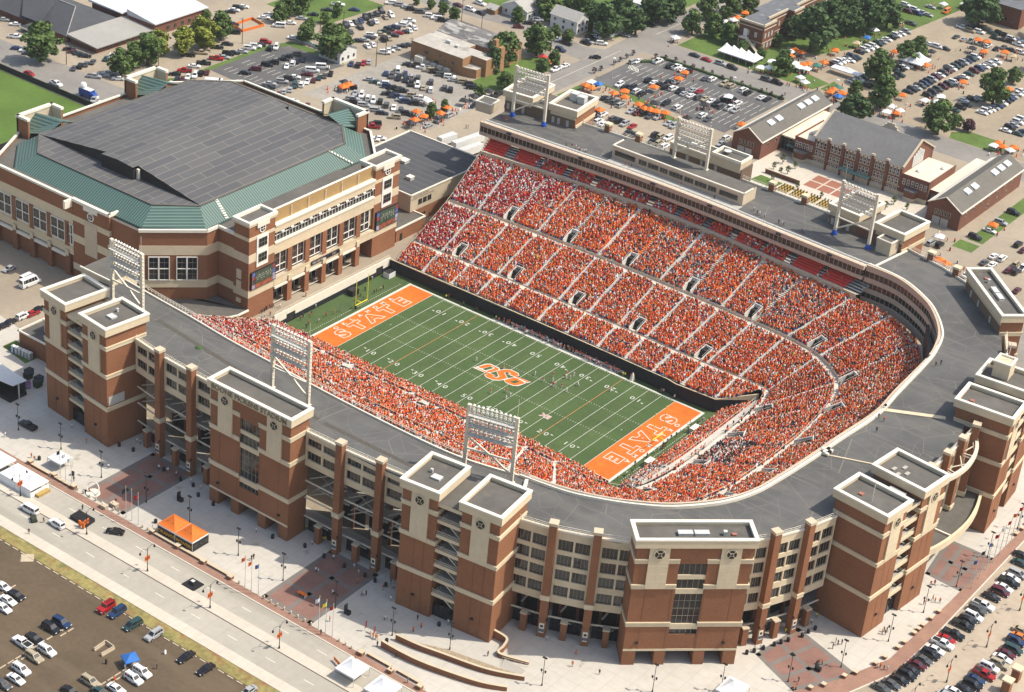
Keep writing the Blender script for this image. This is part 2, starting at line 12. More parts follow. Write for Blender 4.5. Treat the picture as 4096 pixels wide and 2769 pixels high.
PEOPLE={'on the football field': [(-10.4,1,0,'w'),(-1.9,3.6,0,'R'),(7.2,6.9,0,'w'),(11,5.9,0,'R'),(11.6,10.1,0,'R'),(13.3,7.4,0,'w'),(15,5.4,0,'R'),(14.9,6.4,0,'w'),(16.8,7.2,0,'R'),(14.6,11.6,0,'R'),(15,12,0,'w'),(14.1,13.7,0,'R'),(16.1,12.5,0,'w'),(15.9,14.7,0,'w'),(19.9,11.1,0,'w'),(19.5,5.8,0,'w'),(3.9,-10.7,0,'R'),(7.1,-7,0,'R'),(9.3,-8.3,0,'w'),(9.1,-10.3,0,'w'),(14.3,5.7,0,'R'),(28.7,15.4,0,'w')],'by the far sideline': [(-9.5,24.9,0,'w'),(14.3,25.4,0,'w'),(2.8,26.5,0,'w'),(-3.5,27.5,0,'w')],'on the far sideline': [(-18.8,26.1,0,'R'),(-17.6,26,0,'R'),(-17.2,26.7,0,'o'),(-16.7,25.6,0,'o'),(-15.8,26.1,0,'w'),(-15,25.5,0,'R'),(-14.1,26.1,0,'R'),(-13.6,25.3,0,'R'),(-13.1,25.3,0,'R'),(-12.3,26.4,0,'w'),(-11.4,26.8,0,'w'),(-10.7,26.2,0,'R'),(-9.9,25.4,0,'R'),(-9.4,25.6,0,'w'),(-8.5,26.7,0,'w'),(-8,25.9,0,'R'),(-7.3,25.9,0,'R'),(-6.3,26.4,0,'R'),(-5.6,26.9,0,'R'),(-5,25.8,0,'o'),(-4.2,26.2,0,'R'),(-3.6,26.9,0,'R'),(-3.2,25.3,0,'o'),(-2.6,26.6,0,'w'),(-1.3,25.2,0,'w'),(-0.7,26.7,0,'R'),(-0.1,26.5,0,'w'),(0.7,25.8,0,'R'),(1.2,26.9,0,'R'),(1.6,25.4,0,'o'),(2.3,25.5,0,'w'),(3.2,25.6,0,'R'),(4.4,25.8,0,'R'),(5.1,26.7,0,'w'),(5.4,26.7,0,'w'),(6.3,26.2,0,'o'),(6.6,26.9,0,'o'),(7.5,26.3,0,'R'),(8.6,25.9,0,'R'),(9,26.1,0,'R'),(9.9,26.9,0,'R'),(10.1,26.2,0,'R'),(10.8,26.3,0,'o'),(11.8,26.8,0,'R'),(12.7,25.2,0,'R'),(13.6,25.2,0,'R'),(13.8,26,0,'R'),(14.5,25.5,0,'R'),(15.7,25.6,0,'w'),(15.8,26.6,0,'R'),(16.7,25.6,0,'R'),(17.4,25.5,0,'w'),(18.4,25.4,0,'R'),(19.3,26.3,0,'R'),(19.6,26.7,0,'R'),(20.1,26.5,0,'R'),(21.4,26,0,'R'),(22,25.3,0,'R'),(22.4,26.6,0,'R'),(23.5,25.8,0,'R'),(24.2,25.8,0,'R'),(24.6,26.1,0,'R'),(40,25.8,0,'o'),(-41.2,25.3,0,'y'),(-20.3,25.3,0,'o'),(40.6,26,0,'w'),(44.9,25.4,0,'w'),(-41,26.4,0,'o'),(-29.3,25.5,0,'k'),(26.4,25.4,0,'y'),(28.8,26.3,0,'o'),(-34.3,25.5,0,'k'),(-21.7,25.9,0,'y'),(27.1,25.6,0,'y')],'on the near sideline': [(-5.5,-26.4,0,'w'),(-4.8,-25.6,0,'w'),(-3.5,-27.1,0,'w'),(-3.2,-25.3,0,'w'),(-1.9,-26.2,0,'w'),(-1.1,-26.5,0,'w'),(0,-26.5,0,'w'),(1.3,-26.3,0,'w'),(1.8,-25.8,0,'w'),(3,-26.1,0,'w'),(3.5,-26,0,'r'),(4.4,-25.6,0,'r'),(5.8,-27.1,0,'w'),(6.6,-26.6,0,'w'),(7.3,-26.7,0,'r'),(8,-26,0,'w'),(8.9,-26.9,0,'w'),(10.4,-26.5,0,'r'),(11.2,-26.7,0,'w'),(12,-25.3,0,'r'),(13.1,-25.9,0,'w'),(13.8,-27,0,'r'),(14.8,-26.3,0,'w'),(15.8,-27.1,0,'w'),(-20.2,-25.5,0,'k'),(-31,-26.6,0,'r'),(-35.3,-26.4,0,'k'),(-12.6,-25.1,0,'o'),(-27.6,-26.5,0,'o'),(-21.7,-25.5,0,'r'),(-20.5,-26.4,0,'o'),(-34.3,-26.1,0,'o'),(-30.9,-26.5,0,'r'),(-17.9,-25.9,0,'k'),(-28.9,-25.6,0,'w'),(-20.4,-25.1,0,'k')],'behind the right end zone': [(56.9,-23,0,'k'),(57.7,-20.9,0,'k'),(57.3,-19.1,0,'w'),(57.8,-17,0,'k'),(57.2,-14.7,0,'k'),(56.2,-13,0,'k'),(57.8,-10.9,0,'k'),(57.1,-8.5,0,'k'),(56.4,-7.1,0,'r'),(56.9,-4.2,0,'w'),(57,-2.3,0,'w'),(57.4,-0.6,0,'r'),(57.1,1.4,0,'k'),(56.5,3.4,0,'k'),(56.2,5.8,0,'k'),(56.5,8.1,0,'k'),(56.7,10.2,0,'w'),(57.1,12,0,'w'),(57,14.1,0,'w'),(56,16.7,0,'w'),(57.7,17.9,0,'k'),(57.8,20.6,0,'w')],'behind the left end zone': [(-64.6,-16,0,'k'),(-63.3,-14.1,0,'o'),(-64,-12.8,0,'k'),(-60.2,-10.4,0,'r'),(-59.3,-7.5,0,'t'),(-59.3,-4.6,0,'b'),(-66,-8.7,0,'w'),(-59.3,-15,0,'w'),(-59.5,-20.2,0,'k'),(-60.7,-18.1,0,'r'),(-58.4,-23.3,0,'w'),(-59.2,11.3,0,'k'),(-59.4,12.7,0,'k'),(-59.1,14.5,0,'t'),(-59.3,16.1,0,'k'),(-60.1,4.1,0,'r'),(-61.1,7,0,'k'),(-58.8,5.8,0,'k'),(-62.4,10.8,0,'k'),(-65.5,17.8,0,'w'),(-64.1,-17.8,0,'r')],'on the arena terrace': [(-68.8,-10.2,3.7,'r'),(-79.5,3.8,3.7,'k'),(-70.9,-28,3.7,'k'),(-70.9,-26.7,3.7,'k'),(-71.1,-25.5,3.7,'k'),(-71.4,-23.9,3.7,'k'),(-70.9,-22.7,3.7,'k'),(-69.4,-21.4,3.7,'w'),(-68.8,-29,3.7,'w'),(-68.2,-27.1,3.7,'o'),(-71.2,-15.1,3.7,'o'),(-68.7,-10.5,3.7,'o')],'on the left front plaza': [(-72.7,-126.3,3.7,'w'),(-55.2,-113.6,3.7,'o'),(-60.2,-128.3,3.7,'o'),(-58.7,-128.6,3.7,'o'),(-63.6,-111,3.7,'w'),(-42.1,-118,3.7,'w'),(-32.5,-109.1,3.7,'w'),(-29.8,-108.5,3.7,'w'),(-33.1,-113.8,3.7,'r'),(-45.8,-104.1,3.7,'w'),(-44.7,-104,3.7,'w'),(-44.3,-128.1,3.7,'k'),(-37.4,-129,3.7,'o'),(-29.1,-127.7,3.7,'k'),(-33,-135.5,3.7,'k'),(-14,-129.6,3.7,'w')],'on the mid front plaza': [(-32.4,-109.1,3.7,'w'),(-29.7,-108.4,3.7,'w'),(-27,-108.2,3.7,'w'),(-21.9,-108,3.7,'w'),(-18.1,-108.2,3.7,'w'),(5.6,-112.5,3.7,'w'),(13.4,-107.7,3.7,'w'),(19.4,-106.8,3.7,'w'),(12.8,-122,3.7,'k'),(12.8,-121.2,3.7,'k'),(27.7,-114.7,3.7,'w'),(28.3,-114.6,3.7,'w'),(36.8,-118.8,3.7,'w'),(43.1,-127.2,3.7,'o'),(44.9,-132.4,3.7,'k'),(20.4,-103.7,3.7,'y'),(20.8,-103.3,3.7,'y'),(13.9,-102.8,3.7,'y'),(27.5,-107.8,3.7,'w'),(-34.8,-151.7,3.7,'k'),(33.6,-107.1,3.7,'w'),(36,-108.2,3.7,'w'),(38.2,-111.1,3.7,'o'),(42.2,-114.3,3.7,'t'),(42.6,-113.9,3.7,'w'),(42.9,-113.4,3.7,'k'),(44.5,-108.8,3.7,'r'),(48.7,-111,3.7,'w'),(44.9,-104.7,3.7,'o'),(44.3,-105.7,3.7,'b'),(46.1,-106.9,3.7,'w'),(52.4,-117.8,3.7,'w'),(52.9,-117.3,3.7,'w'),(54,-125.1,3.7,'o'),(54.8,-125,3.7,'o'),(55.4,-124.8,3.7,'o'),(55.9,-124.9,3.7,'o'),(57.6,-126.7,3.7,'k'),(60.5,-116.8,3.7,'o'),(60.9,-114.2,3.7,'o'),(58.2,-112.3,3.7,'k'),(63.4,-126.9,3.7,'k'),(64.7,-108.7,3.7,'w')],'on the plaza by the curved bays': [(79.1,-111.7,3.7,'k'),(86,-97.4,3.7,'w'),(94.4,-97.1,3.7,'o'),(96.2,-101.1,3.7,'o'),(102.6,-99.2,3.7,'k'),(71.3,-132.2,3.7,'b'),(66.1,-132,3.7,'o'),(122.4,-64.1,3.7,'y'),(125.5,-65.8,3.7,'w'),(126.5,-64.5,3.7,'w'),(123.6,-59.9,3.7,'y'),(124.3,-59.2,3.7,'y'),(127.8,-54.8,3.7,'y'),(130.7,-47,3.7,'w'),(130.5,-44,3.7,'y'),(139.9,-59.7,3.7,'o'),(140.6,-59.4,3.7,'o'),(139,-49.5,3.7,'k'),(139.8,-49.9,3.7,'k'),(139.5,-52.1,3.7,'k'),(140.4,-49,3.7,'k'),(140.2,-71.3,3.7,'r'),(140.2,-72.7,3.7,'o'),(139.5,-69,3.7,'k'),(146,-38.3,3.7,'o'),(145.9,-37.2,3.7,'k'),(146.4,-36.7,3.7,'k'),(146.7,-38.1,3.7,'k'),(148.3,-20,3.7,'r'),(149.2,-16.7,3.7,'o'),(150.1,-17.1,3.7,'o'),(151.1,-16.5,3.7,'o'),(146,-11.3,3.7,'r'),(146.6,-10.2,3.7,'r'),(151.5,-51.3,3.7,'w'),(151.8,-50.7,3.7,'o'),(152.8,-50.8,3.7,'k'),(153.6,-50.4,3.7,'w'),(141.6,18.1,3.7,'o'),(121.4,-67.7,3.7,'o')],'on the street': [(-35.9,-145.9,3.7,'k')],'in the brown dirt lot': [(25.7,-167.2,3.7,'k')],'on the roof by the press box': [(-69.8,88.6,33.7,'r'),(-68,87.4,33.7,'r'),(-67.9,88,33.7,'r'),(-68,89,33.7,'r'),(-47.3,99.6,33.7,'o'),(-41.6,86.4,33.7,'k'),(-39.7,86.9,33.7,'r'),(-38.4,87.3,33.7,'w'),(-36.8,86.5,33.7,'w'),(-36.1,86.3,33.7,'r'),(-35.2,86.3,33.7,'w'),(-34.5,86.5,33.7,'w'),(-34.3,87.2,33.7,'w'),(-17.2,88.6,33.7,'k'),(-19.4,88.2,33.7,'r'),(28.1,90.6,33.7,'w'),(30.3,89,33.7,'k'),(31.1,88.9,33.7,'w'),(33,88.8,33.7,'w'),(38.4,88.3,33.7,'k'),(39.6,88.3,33.7,'w'),(40.4,87.9,33.7,'k'),(46.8,88.2,33.7,'k'),(47.6,87.7,33.7,'b'),(14.7,88.5,33.7,'k'),(2.1,88.4,33.7,'r')],'on the ring roof': [(118.1,5.1,33.8,'o'),(116.3,5.4,33.8,'k'),(119.1,-1.1,33.8,'k'),(115.1,42.1,33.8,'k'),(115.9,43.6,33.8,'k')],'near the tailgate tents': [(-60.8,215.3,3.7,'o'),(-61.7,201.1,3.7,'o'),(-65.5,200.6,3.7,'r'),(-68.4,197.4,3.7,'o')],'on the road by the tents': [(-113.8,129,3.7,'r'),(-113.3,129.6,3.7,'b'),(-53.8,248.5,3.7,'k'),(-44.1,260.4,3.7,'r'),(-43.4,261.1,3.7,'r'),(-42.7,261.9,3.7,'r'),(-46.3,250.2,3.7,'k'),(-49.9,259.9,3.7,'k')]}
LAMPS={'street': [(-48.8,-141.8),(-24.4,-141.8),(-2.5,-142.3),(18.8,-142.5),(41.2,-142.6)],'plaza': [(-40.4,-122.1),(-23.9,-122.1),(-9.5,-121),(9,-122.7),(24.1,-122.8),(40.7,-122.4),(57.5,-121.1),(70.9,-115.9),(94.9,-111.7),(115.5,-96),(127.4,-84.8),(137.6,-70.7),(144.5,-57),(148.5,-39.9),(149.8,-23.1),(151.3,-7.1),(151.8,10.8),(152.2,29.2),(-57.8,-120.2),(-72.9,-121.6)]}
LOGO={'white': [[(-8.96,-2.67),(-8.47,-1.18),(-7.64,1.92),(-6.51,3.05),(-4.64,2.95),(-3.28,2.99),(-2.23,2.17),(-1.72,3.55),(-0.17,4.66),(2.71,4.62),(3.86,3.6),(3.25,2.7),(8.57,3.03),(8.14,1.75),(7.31,1.69),(7.91,1.35),(7.2,-1.59),(5.99,-2.58),(3.33,-2.68),(1.96,-1.84),(1.18,-3.2),(-0.19,-4.26),(-2.81,-4.31),(-4.11,-3.45),(-3.58,-2.37)]],'orange': [[(-8.15,-1.21),(-7.53,0.72),(-7.24,1.66),(-6.37,2.61),(-3.32,2.52),(-2.53,2),(-3.39,-0.8),(-3.92,-1.41),(-4.86,-1.48),(-3.98,1.55),(-4.15,1.91),(-5.34,2.03),(-6.7,-1.15)],[(-8.58,-2.07),(-8.26,-1.84),(-2.16,-1.65),(-1.2,-1.55),(-1.47,-1.91),(-1.88,-2.4),(-0.38,-2.44),(-0.02,-1.4),(-0.4,-0.84),(-2.6,0.77),(-2.12,1.97),(-1.49,3.25),(-0.32,4.33),(2.63,4.33),(3.57,3.54),(3.1,2.64),(8.29,2.88),(8.02,2.18),(1.71,2.12),(0.82,1.87),(1.37,2.85),(0.19,2.85),(-0.44,1.7),(0.05,1.32),(2.03,-0.14),(2.06,-0.45),(1.29,-2.58),(-0.43,-3.94),(-2.94,-4.01),(-3.81,-3.38),(-3.42,-2.34)],[(2.19,-1.68),(3.29,1.32),(4.09,1.82),(6.88,1.48),(7.67,1.2),(6.71,-1.45),(5.88,-2.18),(3.15,-2.44)]],'green': [[(-6.47,-1.06),(-5.47,1.68),(-4.64,1.64),(-4.42,1.21),(-5.29,-1.31)],[(-3.39,-1.45),(-2.65,0.71),(-0.48,-1.13),(-0.56,-2.07),(-1.66,-2.31),(-1.23,-1.45)],[(-0.27,1.87),(0.11,2.68),(0.94,2.64),(0.85,1.69),(3.33,1.79),(2.29,-0.1)],[(3.9,-1.35),(4.71,0.73),(6.1,0.7),(5.4,-1.26)]]}
# ---------------------------------------------------------------- camera
cam = bpy.data.objects.new('camera', bpy.data.cameras.new('camera'))
COL.objects.link(cam); SC.camera = cam
yaw, pit, rol = 2.16000467, 0.518375310, -0.0991109093
CF = Vector((math.cos(pit)*math.cos(yaw), math.cos(pit)*math.sin(yaw), -math.sin(pit)))
r0 = Vector((math.sin(yaw), -math.cos(yaw), 0)); d0 = CF.cross(r0)
CR = math.cos(rol)*r0 + math.sin(rol)*d0
CD = -math.sin(rol)*r0 + math.cos(rol)*d0
CP = Vector((283.494766, -420.328313, 299.517643))
cam.matrix_world = Matrix(((CR.x, -CD.x, -CF.x, CP.x), (CR.y, -CD.y, -CF.y, CP.y), (CR.z, -CD.z, -CF.z, CP.z), (0, 0, 0, 1)))
cam.data.sensor_width = 36; cam.data.lens = 36*7918.4229/4096
cam.data.clip_start = 5; cam.data.clip_end = 6000
# ---------------------------------------------------------------- light
SUN = Vector((0.60, 0.385, 1.0)).normalized()
W = bpy.data.worlds.new('World'); SC.world = W; W.use_nodes = True
nt = W.node_tree; bg = nt.nodes['Background']
sky = nt.nodes.new('ShaderNodeTexSky'); sky.sky_type = 'NISHITA'; sky.sun_disc = False
sky.sun_elevation = math.asin(SUN.z); sky.sun_rotation = math.atan2(SUN.x, SUN.y)
sky.air_density = 1.3; sky.dust_density = 3.0
nt.links.new(sky.outputs[0], bg.inputs[0]); bg.inputs[1].default_value = 0.145
sun = bpy.data.objects.new('sun', bpy.data.lights.new('sun', 'SUN')); COL.objects.link(sun)
sun.data.energy = 3.9; sun.data.angle = R(0.6); sun.data.color = (1.0, 0.93, 0.80)
sun.rotation_euler = SUN.to_track_quat('Z', 'Y').to_euler()
SC.view_settings.view_transform = 'Standard'; SC.view_settings.look = 'None'
SC.view_settings.exposure = 0.35; SC.view_settings.gamma = 1
SC.cycles.max_bounces = 5; SC.cycles.diffuse_bounces = 2; SC.cycles.glossy_bounces = 2
# ---------------------------------------------------------------- materials
MATS = {}
def mat(name, c, rough=.8, var=.12, scale=.5, var2=0, scale2=.05, metal=0, spec=.3, alpha=None, emis=None):
    if name in MATS: return MATS[name]
    m = bpy.data.materials.new(name); m.use_nodes = True; n = m.node_tree.nodes; l = m.node_tree.links
    b = n['Principled BSDF']; b.inputs['Roughness'].default_value = rough; b.inputs['Metallic'].default_value = metal
    b.inputs['Specular IOR Level'].default_value = spec
    col = (c[0], c[1], c[2], 1)
    b.inputs['Base Color'].default_value = col; m.diffuse_color = col
    geo = n.new('ShaderNodeNewGeometry'); src = None
    def vary(prev, amt, sc, det):
        t = n.new('ShaderNodeTexNoise'); t.inputs['Scale'].default_value = sc; t.inputs['Detail'].default_value = det
        l.new(geo.outputs['Position'], t.inputs['Vector'])
        r = n.new('ShaderNodeMapRange'); r.inputs[1].default_value = .3; r.inputs[2].default_value = .7
        r.inputs[3].default_value = 1-amt; r.inputs[4].default_value = 1+amt
        l.new(t.outputs[0], r.inputs[0])
        x = n.new('ShaderNodeVectorMath'); x.operation = 'SCALE'
        if prev is None: x.inputs[0].default_value = c
        else: l.new(prev, x.inputs[0])
        l.new(r.outputs[0], x.inputs['Scale']); return x.outputs[0]
    if var: src = vary(src, var, scale, 4)
    if var2: src = vary(src, var2, scale2, 5)
    if src: l.new(src, b.inputs['Base Color'])
    if emis:
        b.inputs['Emission Color'].default_value = (*emis[:3], 1); b.inputs['Emission Strength'].default_value = emis[3]
    MATS[name] = m; m['src'] = 1
    return m
def nodes(m): return m.node_tree.nodes, m.node_tree.links, m.node_tree.nodes['Principled BSDF']
def basesrc(m):
    b = m.node_tree.nodes['Principled BSDF'].inputs['Base Color']
    return b.links[0].from_socket if b.links else None
def overlay(m, fac, c2):
    """mix a second real colour over the base where the factor socket is 1"""
    n, l, b = nodes(m); x = n.new('ShaderNodeMix'); x.data_type = 'RGBA'
    s = basesrc(m)
    if s: l.new(s, x.inputs[6])
    else: x.inputs[6].default_value = b.inputs['Base Color'].default_value
    x.inputs[7].default_value = (*c2, 1); l.new(fac, x.inputs[0]); l.new(x.outputs[2], b.inputs['Base Color'])
def pos(m, rot=0, sc=(1, 1, 1)):
    n, l, b = nodes(m); g = n.new('ShaderNodeNewGeometry'); mp = n.new('ShaderNodeMapping')
    mp.inputs['Rotation'].default_value[2] = rot; mp.inputs['Scale'].default_value = sc
    l.new(g.outputs['Position'], mp.inputs[0]); return mp.outputs[0]
def thresh(m, sock, a, b_):
    n, l, b = nodes(m); r = n.new('ShaderNodeMapRange'); r.inputs[1].default_value = a; r.inputs[2].default_value = b_
    l.new(sock, r.inputs[0]); return r.outputs[0]
def cracks(m, sc, w, c2, rot=0, stretch=(1, 1, 1), strength=1):
    n, l, b = nodes(m); v = n.new('ShaderNodeTexVoronoi'); v.feature = 'DISTANCE_TO_EDGE'; v.inputs['Scale'].default_value = sc
    l.new(pos(m, rot, stretch), v.inputs['Vector']); overlay(m, thresh(m, v.outputs['Distance'], w, 0), c2)
def lines(m, rot, period, w, c2, soft=.02):
    """thin parallel joints every `period` metres along the rotated x axis"""
    n, l, b = nodes(m); s = n.new('ShaderNodeSeparateXYZ'); l.new(pos(m, rot), s.inputs[0])
    d = n.new('ShaderNodeMath'); d.operation = 'PINGPONG'; d.inputs[1].default_value = period/2; l.new(s.outputs[0], d.inputs[0])
    overlay(m, thresh(m, d.outputs[0], w+soft, w), c2)
def stains(m, sc, a, b_, c2, rot=0, stretch=(1, 1, 1)):
    n, l, b = nodes(m); t = n.new('ShaderNodeTexNoise'); t.inputs['Scale'].default_value = sc; t.inputs['Detail'].default_value = 6
    l.new(pos(m, rot, stretch), t.inputs['Vector']); overlay(m, thresh(m, t.outputs[0], a, b_), c2)
BRICK = mat('red_brown_brick', (.245, .106, .052), .9, .14, 2.5, .10, .12)
BRICK2 = mat('dark_red_brick', (.165, .070, .046), .9, .18, 2, .1, .2)
BRICKB = mat('brown_block', (.155, .105, .072), .9, .1, 2, .08, .1)
TANBRICK = mat('tan_brick', (.30, .165, .08), .9, .12, 2, .1, .15)
CREAM = mat('cream_precast', (.60, .50, .345), .8, .05, .6, .06, .08)
CREAM2 = mat('pale_buff_panel', (.53, .44, .315), .8, .05, .5, .05, .1)
WHITE = mat('white_trim', (.72, .67, .56), .6, .04, .5)
TAN = mat('tan_metal_panel', (.36, .235, .10), .7, .06, .8); lines(TAN, 0, 1.2, .02, (.29, .19, .085), .05)
ROOF = mat('dark_roof_membrane', (.098, .096, .092), .85, .10, .25, .20, .05)
stains(ROOF, .07, .50, .75, (.135, .125, .112), .4, (1, 4, 1)); cracks(ROOF, .075, .005, (.24, .21, .165), .3); cracks(ROOF, .16, .005, (.185, .165, .135), 1.1, (1, .4, 1)); stains(ROOF, .25, .60, .68, (.125, .12, .11), .9, (.2, 3, 1))
ROOFT = mat('brown_grey_roof', (.115, .106, .093), .9, .10, .5, .14, .12); stains(ROOFT, .2, .62, .75, (.15, .135, .11))
GREENM = {}
for nm, rot in (('x', 0), ('y', R(90)), ('d', R(45)), ('e', R(-45))):
    GREENM[nm] = mat('green_standing_seam_' + nm, (.048, .092, .080), .42, .05, .3, .04, .1, spec=.4); lines(GREENM[nm], rot, .95, .12, (.13, .20, .17), .1)
GLASS = mat('dark_window_glass', (.012, .014, .017), .08, .4, .35, spec=.6)
GLASS2 = mat('tinted_window_glass', (.03, .028, .026), .1, .6, .5, spec=.5)
MULL = mat('pale_mullion', (.30, .27, .21), .5, 0)
WFRAME = mat('white_window_frame', (.76, .74, .68), .5, 0)
STEEL2 = mat('shaded_beige_steel', (.40, .36, .285), .6, .05, 1)  # cream steel in a darker copy, shade inside the bays put into the colour
STEEL = mat('cream_painted_steel', (.66, .60, .48), .5, .04, 1)
DARK = mat('dark_interior', (.022, .021, .020), .9, .3, .3)  # near black; in openings and deep recesses the shade is put into this colour
DARKMETAL = mat('black_metal', (.018, .018, .02), .5, .1, 2)
CONC = mat('grey_concrete', (.40, .375, .33), .9, .08, .8, .1, .08)
SEATC = mat('grey_bleacher_concrete', (.44, .415, .37), .9, .08, 1)
STAIR = mat('pale_stair', (.60, .575, .52), .9, .06, 1.5)
ORANGEB = mat('orange_bleacher', (.62, .17, .04), .7, .1, 1)
REDSEAT = mat('red_club_seat', (.50, .035, .02), .6, .1, 1)
BLUE = mat('blue_tarp', (.01, .07, .38), .6, .1, 2)
YEL = mat('bright_yellow_paint', (.72, .66, .02), .5, 0)
SILVER = mat('pale_metal_unit', (.52, .52, .50), .5, .08, 1)
GREYDOOR = mat('grey_door', (.40, .39, .36), .7, .06, 1)
TRUNK = mat('bark', (.09, .062, .042), .9, .2, 2)
# ---------------------------------------------------------------- mesh helper
class MB:
    def __init__(s): s.v = []; s.f = []; s.m = []; s.mats = []
    def mi(s, m):
        if m not in s.mats: s.mats.append(m)
        return s.mats.index(m)
    def poly(s, pts, m):
        i = len(s.v); s.v += [tuple(p) for p in pts]; s.f.append(tuple(range(i, i+len(pts)))); s.m.append(s.mi(m))
    def hexa(s, p, m, top=None):
        i = len(s.v); s.v += [tuple(q) for q in p]; k = s.mi(m); t = s.mi(top) if top else k
        for f, a in (((0, 3, 2, 1), k), ((4, 5, 6, 7), t), ((0, 1, 5, 4), k), ((1, 2, 6, 5), k), ((2, 3, 7, 6), k), ((3, 0, 4, 7), k)):
            s.f.append(tuple(i+q for q in f)); s.m.append(a)
    def box(s, x0, x1, y0, y1, z0, z1, m, top=None):
        s.hexa(((x0, y0, z0), (x1, y0, z0), (x1, y1, z0), (x0, y1, z0), (x0, y0, z1), (x1, y0, z1), (x1, y1, z1), (x0, y1, z1)), m, top)
    def prism(s, pts, z0, z1, m, top=None, bottom=True):
        n = len(pts); i = len(s.v); s.v += [(p[0], p[1], z0) for p in pts] + [(p[0], p[1], z1) for p in pts]
        k = s.mi(m); t = s.mi(top) if top else k
        for a in range(n): s.f.append((i+a, i+(a+1) % n, i+n+(a+1) % n, i+n+a)); s.m.append(k)
        s.f.append(tuple(i+n+a for a in range(n))); s.m.append(t)
        if bottom: s.f.append(tuple(i+a for a in reversed(range(n)))); s.m.append(k)
    def bar(s, a, b, w, m, h=None):
        a = Vector(a); b = Vector(b); d = (b-a).normalized(); up = Vector((0, 0, 1)) if abs(d.z) < .95 else Vector((1, 0, 0))
        x = d.cross(up).normalized()*w/2; y = x.cross(d).normalized()*(h or w)/2
        s.hexa([a-x-y, a+x-y, a+x+y, a-x+y, b-x-y, b+x-y, b+x+y, b-x+y], m)
    def tube(s, pts, rr, m, n=8, cap=True):
        rings = []; k = s.mi(m)
        for j, p in enumerate(pts):
            p = Vector(p); a = Vector(pts[max(0, j-1)]); b = Vector(pts[min(len(pts)-1, j+1)]); d = (b-a).normalized()
            up = Vector((0, 0, 1)) if abs(d.z) < .95 else Vector((1, 0, 0)); x = d.cross(up).normalized(); y = x.cross(d)
            q = rr[j] if isinstance(rr, (list, tuple)) else rr; i = len(s.v); rings.append(i)
            for t in range(n): s.v.append(tuple(p+x*q*math.cos(2*math.pi*t/n)+y*q*math.sin(2*math.pi*t/n)))
        for a, b in zip(rings, rings[1:]):
            for t in range(n): s.f.append((a+t, a+(t+1) % n, b+(t+1) % n, b+t)); s.m.append(k)
        if cap: s.f.append(tuple(rings[0]+t for t in reversed(range(n)))); s.m.append(k); s.f.append(tuple(rings[-1]+t for t in range(n))); s.m.append(k)
    def lathe(s, c, prof, m, n=12):
        s.tube([(c[0], c[1], c[2]+z) for r_, z in prof], [max(r_, .001) for r_, z in prof], m, n)
    def fbox(s, fr, u0, u1, a0, a1, z0, z1, m, top=None):
        P = lambda u, a, z: fr(u, a, z)
        s.hexa((P(u0, a1, z0), P(u1, a1, z0), P(u1, a0, z0), P(u0, a0, z0), P(u0, a1, z1), P(u1, a1, z1), P(u1, a0, z1), P(u0, a0, z1)), m, top)
    def disc(s, fr, u, z, r_, a0, a1, m, n=20):
        s.tube([fr(u, a0, z), fr(u, a1, z)], r_, m, n)
    def build(s, name, parent=None, loc=None, smooth=False):
        me = bpy.data.meshes.new(name); me.from_pydata(s.v, [], s.f)
        for m in s.mats: me.materials.append(m)
        me.polygons.foreach_set('material_index', s.m)
        if smooth: me.polygons.foreach_set('use_smooth', [True]*len(s.f))
        me.update(); return link(name, me, parent, loc)
def link(name, me, parent=None, loc=None):
    o = bpy.data.objects.new(name, me); COL.objects.link(o)
    if parent is not None:
        o.parent = parent
        if parent.get('_b'):                       # geometry written in world coordinates under a placed Empty
            o.matrix_parent_inverse = parent.matrix_basis.inverted()
    if loc is not None: o.location = loc
    return o
def thing(name, label, cat, loc=(0, 0, 0), rz=0, group=None, world=True):
    o = bpy.data.objects.new(name, None); COL.objects.link(o); o.location = loc; o.rotation_euler[2] = rz
    o.empty_display_size = 1; tag(o, label, cat, group)
    if world: o['_b'] = 1; o.matrix_basis = Matrix.Translation(loc) @ Matrix.Rotation(rz, 4, 'Z')
    return o
def tag(o, label=None, cat=None, group=None, kind=None):
    for k, v in (('label', label), ('category', cat), ('group', group), ('kind', kind)):
        if v: o[k] = v
    return o
def structure(name, mb, z=None): return tag(mb.build(name), kind='structure')
def copy_tree(o, parent=None):
    c = o.copy(); COL.objects.link(c)
    if parent: c.parent = parent
    for ch in list(o.children): copy_tree(ch, c)
    return c
class Fr:
    """frame of a facade: u along p0->p1, outward to the right of that walk"""
    def __init__(s, p0, p1):
        s.p = Vector((p0[0], p0[1], 0)); d = Vector((p1[0]-p0[0], p1[1]-p0[1], 0)); s.L = d.length; s.u = d.normalized(); s.n = Vector((s.u.y, -s.u.x, 0))
    def __call__(s, u, a, z): q = s.p+s.u*u+s.n*a; return (q.x, q.y, z)
HAZE = .00005
AUTO = []
def auto(o, desc, zone, cat, group=None, pos=None):
    tag(o, None, cat, group); p = Vector(pos) if pos is not None else o.location.copy()
    d = p-CP; AUTO.append((o, desc, zone, CR.dot(d)/CF.dot(d))); return o
def finish_labels():
    by = {}
    for a in AUTO: by.setdefault((a[1], a[2]), []).append(a)
    for (desc, zone), L in by.items():
        L.sort(key=lambda a: a[3]); n = len(L)
        for i, a in enumerate(L):
            if n == 1: w = ''
            elif i == 0: w = ', leftmost such'
            elif i == n-1: w = ', rightmost such'
            else:
                k = i+1; suf = 'th' if 10 < k % 100 < 14 else {1: 'st', 2: 'nd', 3: 'rd'}.get(k % 10, 'th')
                w = f', {k}{suf} from left'
            a[0]['label'] = f'{desc} {zone}{w}'
